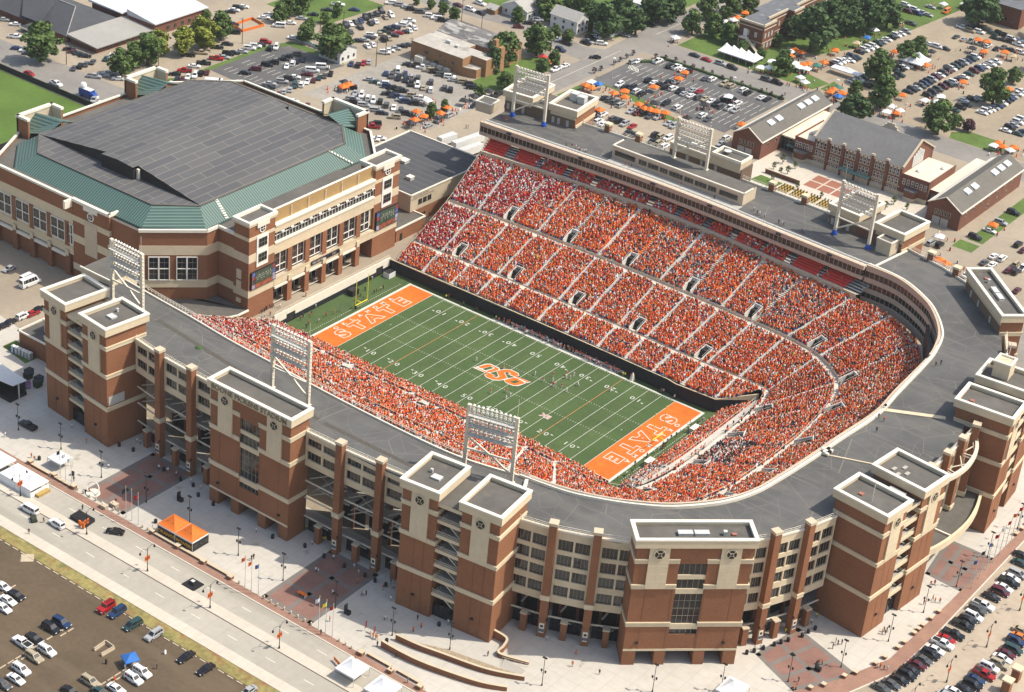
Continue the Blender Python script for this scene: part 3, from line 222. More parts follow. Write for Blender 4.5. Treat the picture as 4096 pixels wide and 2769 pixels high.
def text_mesh(txt, size=1, ext=0, offset=0, align='CENTER', sx=1, space=1):
    c = bpy.data.curves.new('lettering', 'FONT'); c.body = txt; c.size = size; c.extrude = ext; c.offset = offset; c.align_x = align; c.align_y = 'CENTER'; c.space_character = space
    c.resolution_u = 3
    o = bpy.data.objects.new('lettering', c); COL.objects.link(o); dg = bpy.context.evaluated_depsgraph_get()
    me = bpy.data.meshes.new_from_object(o.evaluated_get(dg)); bpy.data.objects.remove(o); bpy.data.curves.remove(c)
    if sx != 1:
        for v in me.vertices: v.co.x *= sx
    return me
def text_into(mb, txt, M, m, **k):
    me = text_mesh(txt, **k); i = len(mb.v); mb.v += [tuple(M @ v.co) for v in me.vertices]; kk = mb.mi(m)
    for p in me.polygons: mb.f.append(tuple(i+q for q in p.vertices)); mb.m.append(kk)
    bpy.data.meshes.remove(me)
def flat(rz, x, y, z): return Matrix.Translation((x, y, z)) @ Matrix.Rotation(rz, 4, 'Z')
def wallM(fr, u, a, z):
    q = fr(u, a, z); return Matrix(((fr.u.x, 0, fr.n.x, q[0]), (fr.u.y, 0, fr.n.y, q[1]), (0, 1, 0, q[2]), (0, 0, 0, 1)))
# ================================================================ GROUND
GT = mat('pale_dusty_pavement', (.315, .262, .195), .95, .06, .5, .13, .035); stains(GT, .03, .5, .75, (.26, .215, .165)); cracks(GT, .09, .004, (.23, .19, .15), .5)
def sheet(name, pts, z, m, lbl=None, thick=0):
    b = MB()
    if thick: b.prism(pts, z-thick, z, m, bottom=False)
    else: b.poly([(x, y, z) for x, y in pts], m)
    o = structure(name, b)
    if lbl: tag(o, lbl)
    return o
b = MB()
xs = [-1500, -66.2, -60, 60, 108, 1300]; ys = [-900, -78, -27.6, 27.6, 78, 2200]
for i in range(5):
    for j in range(5):
        pit = (i in (2, 3) and j in (1, 2, 3)) or (i == 1 and j == 2)
        if not pit: b.poly([(xs[i], ys[j], G), (xs[i+1], ys[j], G), (xs[i+1], ys[j+1], G), (xs[i], ys[j+1], G)], GT)
structure('ground', b)
ASPH = mat('dark_asphalt', (.105, .102, .10), .9, .08, .6, .16, .05); stains(ASPH, .08, .5, .8, (.145, .14, .132)); 
ROADM = mat('worn_grey_road', (.215, .20, .18), .9, .07, .5, .12, .06); stains(ROADM, .05, .5, .8, (.265, .24, .21), .2, (.3, 1, 1))
GRAVEL = mat('grey_gravel', (.275, .25, .215), .95, .1, .6, .14, .05)
STREETC = mat('concrete_street', (.375, .345, .29), .9, .05, .5, .08, .05)
stains(STREETC, .10, .50, .72, (.285, .26, .215), 0, (.12, 1.6, 1)); lines(STREETC, 0, 4.6, .03, (.33, .29, .24), .05)
SIDEW = mat('pale_sidewalk', (.52, .465, .385), .9, .05, .6, .05, .1); lines(SIDEW, 0, 2, .02, (.42, .375, .31), .04)
PLAZA = mat('plaza_concrete', (.485, .45, .395), .9, .05, .5, .06, .06); lines(PLAZA, 0, 4.6, .03, (.40, .37, .32), .06); lines(PLAZA, R(90), 4.6, .03, (.40, .37, .32), .06); stains(PLAZA, .22, .66, .74, (.33, .295, .24))
PAVER = mat('red_brick_paver', (.225, .125, .10), .95, .12, 3, .14, .2); lines(PAVER, R(37), 2.2, .02, (.20, .115, .095), .1)
PAVER2 = mat('grey_brick_paver', (.175, .155, .14), .95, .12, 3, .1, .2)
WALK = mat('brick_walk', (.285, .165, .12), .95, .12, 3, .12, .2)
DIRT = mat('dark_brown_dirt', (.102, .074, .046), .95, .10, .8, .20, .06); stains(DIRT, .045, .5, .8, (.15, .112, .072), .35, (.5, 3, 1)); stains(DIRT, .5, .68, .8, (.11, .09, .068))
GRASS = mat('lawn_grass', (.085, .135, .028), .95, .15, 1.2, .18, .12)
DRY = mat('dry_grass_verge', (.245, .205, .075), .95, .2, .8, .2, .2); stains(DRY, .25, .52, .68, (.235, .115, .05)); stains(DRY, .5, .6, .7, (.13, .15, .045))
CURB = mat('kerb_concrete', (.55, .50, .42), .9, .05, 1)
e = .004
sheet('street', [(-260, -151), (152, -151), (260, -151), (260, -134), (150, -134), (150, -133.4), (-260, -133.4)], G+e, STREETC)
b = MB(); b.box(-260, 200, -143.7, -140.6, G, G+.1, SIDEW); b.box(-260, 200, -143.9, -143.7, G, G+.09, mat('gutter_stain', (.14, .10, .08), .9, .1, 1)); structure('street_median', b)
b = MB()
for x in range(-120, 150, 12): b.box(x, x+3, -137.3, -137.15, G, G+.009, WHITE); b.box(x+5, x+8, -147.4, -147.25, G, G+.009, WHITE)
structure('street_markings', b)
sheet('sidewalk', [(-260, -154.2), (200, -154.2), (200, -151), (-260, -151)], G+.12, SIDEW, thick=.12)
sheet('grass_verge', [(-260, -157.6), (200, -157.6), (200, -154.2), (-260, -154.2)], G+2*e, DRY)
sheet('dirt_lot', [(-260, -330), (220, -330), (220, -157.6), (-260, -157.6)], G+e, DIRT)
# plaza
def arc(P, n=8):
    return P
PZ = [(-150, -131), (60, -131.9), (80, -131.9), (100, -125), (122, -104), (140.5, -73), (146.5, -61.5), (152, -46), (153, -14), (153.5, 30), (154, 110), (112, 110), (112, -60), (70, -95), (-40, -95), (-150, -80)]
sheet('plaza', PZ, G+e, PLAZA)
WK = [(-260, -133.4), (76, -133.6), (98, -128.5), (118, -113), (136, -90), (150, -66), (155.4, -50), (156.3, -31), (156.2, -14), (156, 30), (156.5, 110), (153.9, 110), (153.4, 30), (152.9, -14), (152, -46), (146.4, -61.5), (140.4, -73), (122, -104), (100, -125), (80, -131.7), (60, -131.4), (-260, -130.2)]
sheet('brick_walk', WK, G+.10, WALK, thick=.1)
b = MB()
for p, q in zip(WK[:10], WK[1:11]): b.bar((*p, G+.06), (*q, G+.06), .35, CURB, .14)
structure('kerb', b)
def pavers(pts, grid=None):
    b = MB(); b.poly([(x, y, G+2*e) for x, y in pts], PAVER)
    xs_ = [p[0] for p in pts]; ys_ = [p[1] for p in pts]
    n = len(pts)
    for a in range(n):
        p, q = Vector((*pts[a], 0)), Vector((*pts[(a+1) % n], 0)); d = (q-p).normalized(); nn = Vector((-d.y, d.x, 0))*1.3
        b.poly([(p.x, p.y, G+3*e), (q.x, q.y, G+3*e), (q.x+nn.x, q.y+nn.y, G+3*e), (p.x+nn.x, p.y+nn.y, G+3*e)], PAVER2)
    if n == 4:
        P = [Vector((*p, 0)) for p in pts]
        for a, c in ((0, 1), (1, 2)):
            for t in (.33, .66) if a == 1 else (.5,):
                s0 = P[a].lerp(P[(a+1) % 4], t); s1 = P[(a+3) % 4].lerp(P[(a+2) % 4], t); d = (s1-s0).normalized(); nn = Vector((-d.y, d.x, 0))*.6
                b.poly([(*(s0-nn).xy, G+4*e), (*(s1-nn).xy, G+4*e), (*(s1+nn).xy, G+4*e), (*(s0+nn).xy, G+4*e)], PAVER2)
    structure('paver_court', b)
pavers([(-39.3, -130), (-24.2, -130), (-24.2, -104.5), (-39.3, -104.5)])
pavers([(24.5, -131), (40.6, -131.2), (39.8, -104.8), (24.2, -105)])
pavers([(129, -50.5), (126.3, -67), (140.2, -73), (149.2, -57)])
pavers([(140, 11.5), (142.5, -7.5), (153.6, -8.2), (154, 11.8)])
# field, lots and roads round the stadium
TURF = mat('field_turf', (.064, .100, .033), .95, .10, .9, .16, .07)
n_, l_, b_ = nodes(TURF); s_ = n_.new('ShaderNodeSeparateXYZ'); l_.new(pos(TURF), s_.inputs[0]); d_ = n_.new('ShaderNodeMath'); d_.operation = 'PINGPONG'; d_.inputs[1].default_value = 9.144; l_.new(s_.outputs[0], d_.inputs[0])
mr = n_.new('ShaderNodeMath'); mr.operation = 'MULTIPLY'; mr.inputs[1].default_value = .32; l_.new(thresh(TURF, d_.outputs[0], 4.45, 4.7), mr.inputs[0]); overlay(TURF, mr.outputs[0], (.047, .088, .026))
stains(TURF, .11, .58, .78, (.045, .080, .026), 0, (.35, 2.2, 1))
sheet('playing_field', [(-66.1, -27.6), (74, -40), (74, 40), (-66.1, 27.6)], 0, TURF)
sheet('practice_field', [(-420, -90), (-213.2, -90), (-213.2, 40), (-420, 40)], G+e, mat('practice_grass', (.085, .145, .025), .95, .08, .6, .16, .05))
sheet('asphalt_lot', [(-108.6, 205.2), (-44, 199.6), (-43.4, 245.2), (-100, 245.6), (-106.5, 240), (-109.2, 232)], G+2*e, ASPH)
sheet('asphalt_lot', [(-217.4, 99), (-185, 97), (-184.4, 136.5), (-183.6, 141.3), (-209, 141.5), (-213.5, 139), (-216.6, 131)], G+2*e, ASPH)
sheet('gravel_lot', [(-176, 108), (-122, 118), (-124, 166), (-176, 166)], G+e, GRAVEL)
sheet('road', [(-125.5, 178), (-111.5, 178), (-111.6, 250), (-112.5, 600), (-126, 600), (-125.8, 267), (-123.4, 228)], G+2*e, ROADM)
sheet('road', [(-112, 246.4), (-30, 246.8), (60, 246.8), (320, 246.5), (320, 262), (-37, 262.5), (-112, 263)], G+e, ROADM)
sheet('road', [(-124, 218.5), (-132, 219.5), (-158, 228), (-215, 219), (-330, 219), (-330, 232), (-215, 228), (-160, 240), (-132, 232), (-124, 236)], G+3*e, ROADM)
sheet('road', [(-330, 40.6), (-213.4, 41.8), (-196, 56), (-205, 62), (-330, 60)], G+2*e, ROADM)
sheet('parking_lot', [(100, 121), (118, 97), (156, 80), (156, 181), (120, 181)], G+e, mat('grey_lot', (.235, .215, .185), .9, .08, .5, .12, .06))
sheet('drive', [(156.4, -60), (190, -60), (190, 181), (156.4, 181)], G+e, mat('tan_drive', (.375, .31, .235), .9, .07, .6, .12, .05))
b = MB()
def stall(x0, y0, x1, y1): b.bar((x0, y0, G+.006), (x1, y1, G+.006), .14, WHITE, .01)
for r0 in (206.5, 213, 222, 228.5, 238.5): 
    for k in range(0, 23): stall(-104+k*2.65, r0, -104+k*2.65, r0+5.2) if not (r0 < 210 and k < 4) else None
for r0 in (103, 113, 124):
    for k in range(11): stall(-212+k*2.65, r0, -212+k*2.65, r0+4.8)
for k in range(9): stall(123+k*2.8, 152, 123+k*2.8, 157)
for y in (262, 560): pass
stall(-118.4, 182, -118.6, 240); stall(-119, 268, -119.4, 580)
for k in range(8): b.bar((-107.8+k*.75, 231-k*.3, G+.012), (-107.8+k*.75+2.2, 226-k*.1, G+.012), .2, WHITE, .01)
structure('lot_markings', b)
def lawn(pts, z=3): sheet('lawn', pts, G+z*e, GRASS)
lawn([(-109.5, 181), (-106.5, 181), (-106, 203), (-96, 203), (-86, 199), (-76, 196), (-60, 190), (-58, 195), (-84, 203.6), (-108.8, 205)])
lawn([(-106, 264), (-42, 265), (-40, 276), (-68, 283), (-73, 300), (-106, 300)]); lawn([(-40, 268), (-34, 268), (-34, 276), (-40, 280)])
lawn([(-217.6, 84), (-204, 78), (-203, 80.5), (-215, 88), (-216, 131), (-212, 140.5), (-184, 142), (-190, 145.5), (-214.5, 145), (-218.5, 132)])
lawn([(-124, 100), (-115, 100), (-112, 106), (-122, 108)]); lawn([(-100.5, 126), (-92, 130), (-96, 136), (-104, 132)])
lawn([(64.5, 185), (70, 185), (70, 240), (64.5, 240)]); lawn([(62.5, 176), (70, 176), (70, 183), (62.5, 183)])
lawn([(20, 262.8), (36, 263), (42, 268), (38, 275), (24, 275), (18, 269)]); lawn([(56, 264), (68, 264), (72, 270), (60, 275)])
lawn([(-205, 240), (-140, 246), (-128, 250), (-128, 330), (-205, 330)]); lawn([(-140, 165), (-127, 165), (-126, 200), (-134, 214), (-142, 200)])
lawn([(-250, 168), (-218, 168), (-216, 205), (-250, 205)], 4); lawn([(-110, -95), (-98, -97), (-98, -92), (-110, -90)])
lawn([(-206, 74), (-199, 71), (-198, 75), (-204, 79)], 4); lawn([(-222, 78), (-214, 72), (-209, 78), (-218, 84)], 4)
lawn([(-300, 300), (-128, 300), (-128, 420), (-300, 420)], 2); lawn([(-106, 300), (-60, 300), (-48, 330), (-40, 420), (-106, 420)], 1)
sheet('tailgate_lot', [(-60, 264), (320, 264), (320, 430), (-60, 430)], G+.002, mat('tan_lot', (.30, .245, .175), .95, .07, .5, .13, .05))
# ---------------------------------------------------------------- field paint
FW = mat('field_white_paint', (.54, .54, .48), .9, .06, 1); FO = mat('field_orange_paint', (.56, .135, .016), .9, .12, .6, .1, .2)
b = MB(); g, s, bb = 45.72, 24.384, 54.864
def fr_(x0, x1, y0, y1, z, m): b.poly([(x0, y0, z), (x1, y0, z), (x1, y1, z), (x0, y1, z)], m)
for sx in (-1, 1): fr_(min(sx*g, sx*bb), max(sx*g, sx*bb), -s, s, .004, FO)
fr_(-bb-.9, bb+.9, s, s+.75, .008, FW); fr_(-bb-.9, bb+.9, -s-.75, -s, .008, FW)
for sx in (-1, 1): fr_(min(sx*bb, sx*(bb+.9)), max(sx*bb, sx*(bb+.9)), -s, s, .008, FW)
GREYP = mat('field_grey_border', (.42, .41, .37), .9, .05, 1)
for sy in (-1, 1): fr_(-22.9, 24, min(sy*(s+.75), sy*(s+1.9)), max(sy*(s+.75), sy*(s+1.9)), .006, GREYP)
for k in range(-10, 11):
    x = k*4.572; m = FW
    if abs(k) == 6: m = mat('field_pale_orange_line', (.60, .25, .10), .9, .05, 1)
    fr_(x-.065, x+.065, -s, s, .012, m)
    for hy in (-6.096, 6.096): fr_(x-.35, x+.35, hy-.05, hy+.05, .014, FW)
for k in range(-50, 51):
    if k % 5:
        x = k*.9144
        for y0 in (-s+.15, s-.75, -6.4, 5.8): fr_(x-.045, x+.045, y0, y0+.6, .012, FW)
for sx in (-1, 1): fr_(sx*(g-2.7)-.06, sx*(g-2.7)+.06, -.45, .45, .012, FW)
for sx in (-1, 1):
    for i in range(46): y = -22+i*.98; fr_(sx*57.6-.1, sx*57.6+.1, y, y+.4, .012, FW)
for k in range(-4, 5):
    x = k*9.144; num = 50-abs(k)*10
    for sy in (-1, 1):
        rz = 0 if sy < 0 else math.pi
        for j, dg_ in enumerate(str(num)):
            off = (-1.15, 1.15)[j]; off = off if sy < 0 else -off
            text_into(b, dg_, flat(rz, x+off, sy*17.2, .014) @ Matrix.Diagonal((1.15, 1.0, 1, 1)), FW, size=2.5, offset=.0)
        if k:
            dx = 1 if k > 0 else -1; xx = x+dx*2.35; yy = sy*17.2+(.75 if sy < 0 else -.75)
            b.poly([(xx, yy-.28, .014), (xx+dx*.95, yy, .014), (xx, yy+.28, .014)][::dx], FW)
# lettering in the two end zones
for sx in (-1, 1):
    rz = R(90) if sx < 0 else R(-90)
    for i, ch in enumerate('STATE'):
        y = (-14.6+i*7.05)*(-sx)
        for off, z, m in ((.50, .010, FW), (.25, .014, FO)):
            text_into(b, ch, flat(rz, sx*49.55, y, z) @ Matrix.Diagonal((1.25, 1.0, 1, 1)), m, size=6.0, offset=off)
    for i, ch in enumerate('OKLAHOMA'):
        y = (-13.5+i*3.72)*(-sx)
        text_into(b, ch, flat(rz, sx*53.35, y, .014) @ Matrix.Diagonal((1.1, 1, 1, 1)), FW, size=2.0, offset=.05)
for q in LOGO['white']: b.poly([(x, y, .018) for x, y in q], FW)
for q in LOGO['orange']: b.poly([(x, y, .022) for x, y in q], FO)
for q in LOGO['green']: b.poly([(x, y, .026) for x, y in q], TURF)
text_into(b, 'XII', flat(0, 22.9, -9.6, .018), FW, size=2.6, offset=.16); text_into(b, 'XII', flat(0, 22.9, -9.6, .022), mat('field_red_paint', (.45, .06, .03), .9), size=2.6, offset=-.02)
structure('field_markings', b)
b = MB(); CARP = mat('black_carpet', (.03, .03, .032), .95, .1, 1)
b.poly([(58.8, -28.2, .01), (63.6, -29.4, .01), (70.5, -40, .01), (62.5, -41, .01)], CARP); text_into(b, '2', flat(R(-10), 65.4, -36.2, .016), FW, size=2.6, offset=.08)
structure('tunnel_carpet', b)
# ================================================================ STADIUM
ZR = 33.7
STAD = thing('football_stadium', 'huge brick and cream football stadium with grey roof ring around a packed green field', 'stadium', (20, 0, 0))
STN = [ # per station: field wall, first crosswalk, second crosswalk, last row
 ((-63.5, 27.8, 4.1), (-64.3, 36, 7.4), (-65.3, 54.6, 15), (-68.7, 75.6, 24.6)), ((-40, 27.8, 4.4), (-40, 36.3, 7.5), (-40, 56.2, 15), (-41, 78.8, 24.6)),
 ((-20, 27.8, 4.6), (-20, 36.6, 7.5), (-20, 57, 15), (-20, 80.5, 24.6)), ((0, 28, 4.6), (0, 36.8, 7.5), (0, 57.4, 15), (0, 81.6, 24.6)),
 ((20, 27.8, 4.6), (20, 36.8, 7.5), (21, 57.2, 15), (22, 81, 24.6)), ((40, 27.6, 4.5), (41, 36.5, 7.5), (44, 56.4, 15), (46, 79, 24.6)),
 ((57, 28, 4.5), (58, 37, 7.4), (62, 55.3, 15), (72, 77.2, 24.6)), ((66, 36.5, 7.2), (67, 37, 7.3), (73, 52.8, 15), (84, 75.6, 24.6)),
 ((68.9, 33, 7), (69, 33, 7.1), (81, 47.8, 15), (93, 71, 24.8)), ((69.9, 26, 6.9), (70, 26, 6.9), (87, 41.5, 15), (101, 63.6, 25)),
 ((70.4, 18, 6.7), (70.5, 18, 6.7), (90.3, 31, 15), (106.5, 52.6, 25)), ((70.4, 8, 6.6), (70.5, 8, 6.6), (92.2, 15, 15), (110.5, 32, 25)),
 ((70.4, -2, 6.5), (70.5, -2, 6.5), (92.5, 0, 15), (112.6, 8, 25)), ((70.2, -12, 6.5), (70.3, -12, 6.5), (92, -14.5, 15), (112, -18, 25)),
 ((69.4, -22, 6.5), (69.5, -22, 6.5), (91, -27, 15), (110, -36, 25)), ((67.4, -30, 6.6), (67.5, -30, 6.6), (88, -38, 15), (106.5, -50, 25)),
 ((62.9, -35, 6.7), (63, -35, 6.8), (82, -47, 15), (100, -62, 25)), ((56, -30, 3.3), (55, -37, 7), (72, -53.5, 15), (90, -71, 25)),
 ((44, -28.4, 3.2), (44, -37, 7.3), (57, -57, 15), (74, -78, 25)), ((30, -28, 3.2), (30, -37, 7.4), (38, -58, 15), (48, -82, 25)),
 ((0, -28, 3.2), (0, -37, 7.4), (0, -58.6, 15), (0, -83, 25)), ((-30, -28, 3.2), (-30, -37, 7.4), (-30, -58.2, 15), (-30, -82, 25)),
 ((-63.5, -28, 3.2), (-64, -36.5, 7.4), (-66, -56, 15), (-69, -77, 25))]
NSUB = 16
def crom(P, n=NSUB):
    P = [np.array(p, float) for p in P]; out = []
    for i in range(len(P)-1):
        p0 = P[max(0, i-1)]; p1 = P[i]; p2 = P[i+1]; p3 = P[min(len(P)-1, i+2)]
        for k in range(n):
            t = k/n; out.append(.5*((2*p1)+(-p0+p2)*t+(2*p0-5*p1+4*p2-p3)*t*t+(-p0+3*p1-3*p2+p3)*t**3))
    out.append(P[-1]); return np.array(out)
CT = [crom([s_[i] for s_ in STN]) for i in range(4)]
NS = len(CT[0])
def shift(A, B, d, dz=0):
    v = B-A; v[:, 2] = 0; L = np.linalg.norm(v, axis=1, keepdims=True); o = A+v/np.maximum(L, .01)*d; o[:, 2] += dz; return o
M0 = shift(CT[1], CT[2], 2.0, .35); U0 = shift(CT[2], CT[3], 2.2, .9)
M1 = CT[2]; U1 = CT[3]
TIERS = {'L': (CT[0], shift(CT[1], CT[0], .05)), 'M': (M0, M1), 'U': (U0, U1)}
# tangent arc length along the middle contour, used to space stairs
mid = (M0+M1)/2; AL = np.concatenate([[0], np.cumsum(np.linalg.norm(np.diff(mid, axis=0), axis=1))])
def near_t(x, y, C): return int(np.argmin((C[:, 0]-x)**2+(C[:, 1]-y)**2))
PORTALS = []   # (tier, index)
for x in (-49, -26.5, -2.5, 20.5, 44): PORTALS.append(('M', near_t(x, 38, M0)))
for x, y in ((-43, 58.5), (-20, 59.5), (2.6, 60), (25.5, 59.5), (48, 58.5), (71, 56)): PORTALS.append(('U', near_t(x, y, U0)))
for x, y in ((72, 25), (72.5, 8), (71.5, -10), (68, -31)): PORTALS.append(('M', near_t(x, y, M0)))
for x, y in ((88, 44), (93.5, 26), (95, 5), (94.5, -14), (92, -30)): PORTALS.append(('U', near_t(x, y, U0)))
for x, y in ((30, -39), (2, -39), (-26, -39)): PORTALS.append(('M', near_t(x, y, M0)))
PW = 1.3; PDEP = 4.6
AISLE = []
xs_ = [-53.5, -42, -31, -19.6, -8.0, 3.4, 14.9, 26.3, 37.7, 49]
AISLE = [near_t(x, 47, mid) for x in xs_]
a0 = AISLE[-1]; nxt = AL[a0]+11.5
while nxt < AL[-1]-4: AISLE.append(int(np.argmin(abs(AL-nxt)))); nxt += 11.5
def tier_rows(key): return {'L': 11, 'M': 25, 'U': 30}[key]
def lerp3(A, B, f): return A+(B-A)*f
def tier_valid(key, k):     # columns where the tier exists
    if key == 'L': return k <= 6.75*NSUB or k >= 17*NSUB
    return True
def build_tier(key, name, m):
    A, B = TIERS[key]; n = tier_rows(key); b = MB(); mi = b.mi(m); mo = b.mi(ORANGEB)
    dep = np.linalg.norm((B-A)[:, :2], axis=1)
    skip = {}
    for t, k in PORTALS:
        if t == key:
            for j in range(NS):
                if np.linalg.norm(A[j]-A[k]) < PW+.3: skip[j] = PDEP/max(dep[j], 1)
    V = np.zeros((n, 2, NS, 3))
    for r in range(n):
        z = A[:, 2]+(B[:, 2]-A[:, 2])*((r+.0)/n)
        for q in (0, 1):
            V[r, q] = lerp3(A, B, (r+q)/n); V[r, q, :, 2] = z
    b.v = [tuple(p) for p in V.reshape(-1, 3)]
    idx = lambda r, q, j: (r*2+q)*NS+j
    for r in range(n):
        for j in range(NS-1):
            if not tier_valid(key, j): continue
            if (j in skip or j+1 in skip) and (r+.5)/n < max(skip.get(j, 0), skip.get(j+1, 0)): continue
            x = A[j][0]; o_ = key == 'U' and A[j][1] > 50 and (-18 < x < 3 or 27 < x < 38) and r > 3
            b.f.append((idx(r, 0, j), idx(r, 0, j+1), idx(r, 1, j+1), idx(r, 1, j))); b.m.append(mo if o_ else mi)
            if r < n-1: b.f.append((idx(r, 1, j), idx(r, 1, j+1), idx(r+1, 0, j+1), idx(r+1, 0, j))); b.m.append(mo if o_ else mi)
    return b.build(name, STAD)
for key, nm in (('L', 'lower_seating'), ('M', 'middle_seating'), ('U', 'upper_seating')): build_tier(key, nm, SEATC)
def strip(name, A, B, m, k0=0, k1=None, parent=STAD):
    b = MB(); k1 = k1 or len(A); n = k1-k0
    b.v = [tuple(p) for p in A[k0:k1]]+[tuple(p) for p in B[k0:k1]]; k = b.mi(m)
    for j in range(n-1): b.f.append((j, j+1, n+j+1, n+j)); b.m.append(k)
    return b, (b.build(name, parent) if name else None)
XW = mat('crosswalk_concrete', (.56, .51, .435), .9, .06, .8, .08, .2)
def combine(bs, name, parent=STAD):
    o = MB()
    for b in bs:
        i = len(o.v); o.v += b.v
        for f, m in zip(b.f, b.m): o.f.append(tuple(q+i for q in f)); o.m.append(o.mi(b.mats[m]))
    return o.build(name, parent)
up_ = lambda A, h: A+np.array([0, 0, h])
for A, B, nm in ((CT[1], M0, 'lower_crosswalk'), (CT[2], U0, 'upper_crosswalk')):
    fl = shift(A, B, 1e-3); e2 = B.copy(); e2[:, 2] = A[:, 2]
    b1, _ = strip(None, A, e2, XW); b2, _ = strip(None, e2, B, CREAM)
    # handrail along the edge
    b3 = MB()
    for j in range(0, NS-2, 2): b3.bar(A[j]+[0, 0, 1.0], A[j+2]+[0, 0, 1.0], .07, STEEL); b3.bar(A[j], A[j]+[0, 0, 1.0], .05, STEEL)
    combine([b1, b2, b3], nm)
for ti, k in enumerate(AISLE):
    for key in 'LMU':
        if not tier_valid(key, k): continue
        A, B = TIERS[key]; n = tier_rows(key)
        if key == 'U' and A[k][1] < -45 and A[k][0] < 70: continue
        if any(t == key and np.linalg.norm(A[k]-A[p]) < 2.6 for t, p in PORTALS): continue
        kk = k; b = MB(); tan = A[min(kk+1, NS-1)]-A[kk-1]; tan[2] = 0; tan /= np.linalg.norm(tan); q = A[kk]; w = B[kk]
        for r in range(n*2):
            f0 = r/(2*n); f1 = (r+1)/(2*n); z = q[2]+(w[2]-q[2])*(r/2)/n+.12
            p0 = q+(w-q)*f0; p1 = q+(w-q)*f1
            a, c, d, e_ = p0-tan*.55, p0+tan*.55, p1+tan*.55, p1-tan*.55
            b.hexa([(v_[0], v_[1], z-.45) for v_ in (a, c, d, e_)]+[(v_[0], v_[1], z+.05) for v_ in (a, c, d, e_)], STAIR)
        b.build('aisle_stair', STAD)
for t, k in PORTALS:
    A, B = TIERS[t]; q = A[k]; w = B[k]; d = w-q; L = np.linalg.norm(d[:2]); d2 = d/L; d2[2] = 0; tan = np.array([-d2[1], d2[0], 0]); zf = q[2]-.55; sl = d[2]/L
    if t == 'U': zf = q[2]-.95
    b = MB(); P = lambda a, c, z: (q[0]+d2[0]*a+tan[0]*c, q[1]+d2[1]*a+tan[1]*c, z)
    b.poly([P(0, -PW, zf), P(0, PW, zf), P(PDEP, PW, zf), P(PDEP, -PW, zf)], XW)
    for s_ in (-1, 1):
        c0, c1 = sorted((s_*PW, s_*(PW+.28)))
        b.hexa([P(-.1, c0, zf), P(-.1, c1, zf), P(PDEP+.3, c1, zf), P(PDEP+.3, c0, zf), P(-.1, c0, q[2]+.75), P(-.1, c1, q[2]+.75), P(PDEP+.3, c1, q[2]+.9+PDEP*sl), P(PDEP+.3, c0, q[2]+.9+PDEP*sl)], STAIR)
    ztop = q[2]+.9+PDEP*sl
    b.hexa([P(PDEP, -PW-.28, zf+2.3), P(PDEP, PW+.28, zf+2.3), P(PDEP+.3, PW+.28, zf+2.3), P(PDEP+.3, -PW-.28, zf+2.3), P(PDEP, -PW-.28, ztop), P(PDEP, PW+.28, ztop), P(PDEP+.3, PW+.28, ztop), P(PDEP+.3, -PW-.28, ztop)], STAIR)
    b.hexa([P(1.9, -PW, zf+.02), P(1.9, PW, zf+.02), P(PDEP, PW, zf+.02), P(PDEP, -PW, zf+.02), P(2.6, -PW, zf+2.5), P(2.6, PW, zf+2.5), P(PDEP, PW, zf+2.5), P(PDEP, -PW, zf+2.5)], DARK)  # solid near-black block stands in for the shade of the tunnel mouth
    for s_ in (-1, 1): b.bar(P(0, s_*(PW+.14), q[2]+1.6), P(PDEP, s_*(PW+.14), q[2]+1.8+PDEP*sl), .06, STEEL)
    b.bar(P(PDEP+.15, -PW, ztop+.9), P(PDEP+.15, PW, ztop+.9), .06, STEEL)
    b.build('entry_portal', STAD)
# east lower section in front of the wide walkway
EA = crom([(60.2, 27, 1.9), (60.6, 12, 1.9), (60.7, -4, 1.9), (60.6, -16, 1.9), (60.4, -25.5, 1.9)]); EB = crom([(67.2, 33, 5.6), (67.6, 14, 5.6), (67.7, -6, 5.6), (67, -20, 5.6), (65.8, -31, 5.6)])
TIERS['E'] = (EA, EB)
b = MB(); n = 8; m_ = len(EA)
for r in range(n):
    for q in (0, 1):
        p = lerp3(EA, EB, (r+q)/n); p[:, 2] = 1.9+3.7*r/n; b.v += [tuple(v_) for v_ in p]
k_ = b.mi(SEATC)
for r in range(2*n-1):
    for j in range(m_-1): b.f.append((r*m_+j, r*m_+j+1, (r+1)*m_+j+1, (r+1)*m_+j)); b.m.append(k_)
b.build('end_zone_seating', STAD)
EC = crom([(69, 33, 7.0), (70.3, 14, 6.6), (70.3, -6, 6.5), (69.2, -20, 6.5), (67.2, -31, 6.6)])
WB = EB.copy(); WB[:, 2] = 5.9
b1, _ = strip(None, WB, EC, XW); b3 = MB(); b3.mi(STEEL)
for j in range(0, len(WB)-2, 2): b3.bar(WB[j]+[0, 0, 1], WB[j+2]+[0, 0, 1], .07, STEEL); b3.bar(WB[j], WB[j]+[0, 0, 1], .05, STEEL)
combine([b1, b3], 'end_zone_walkway')
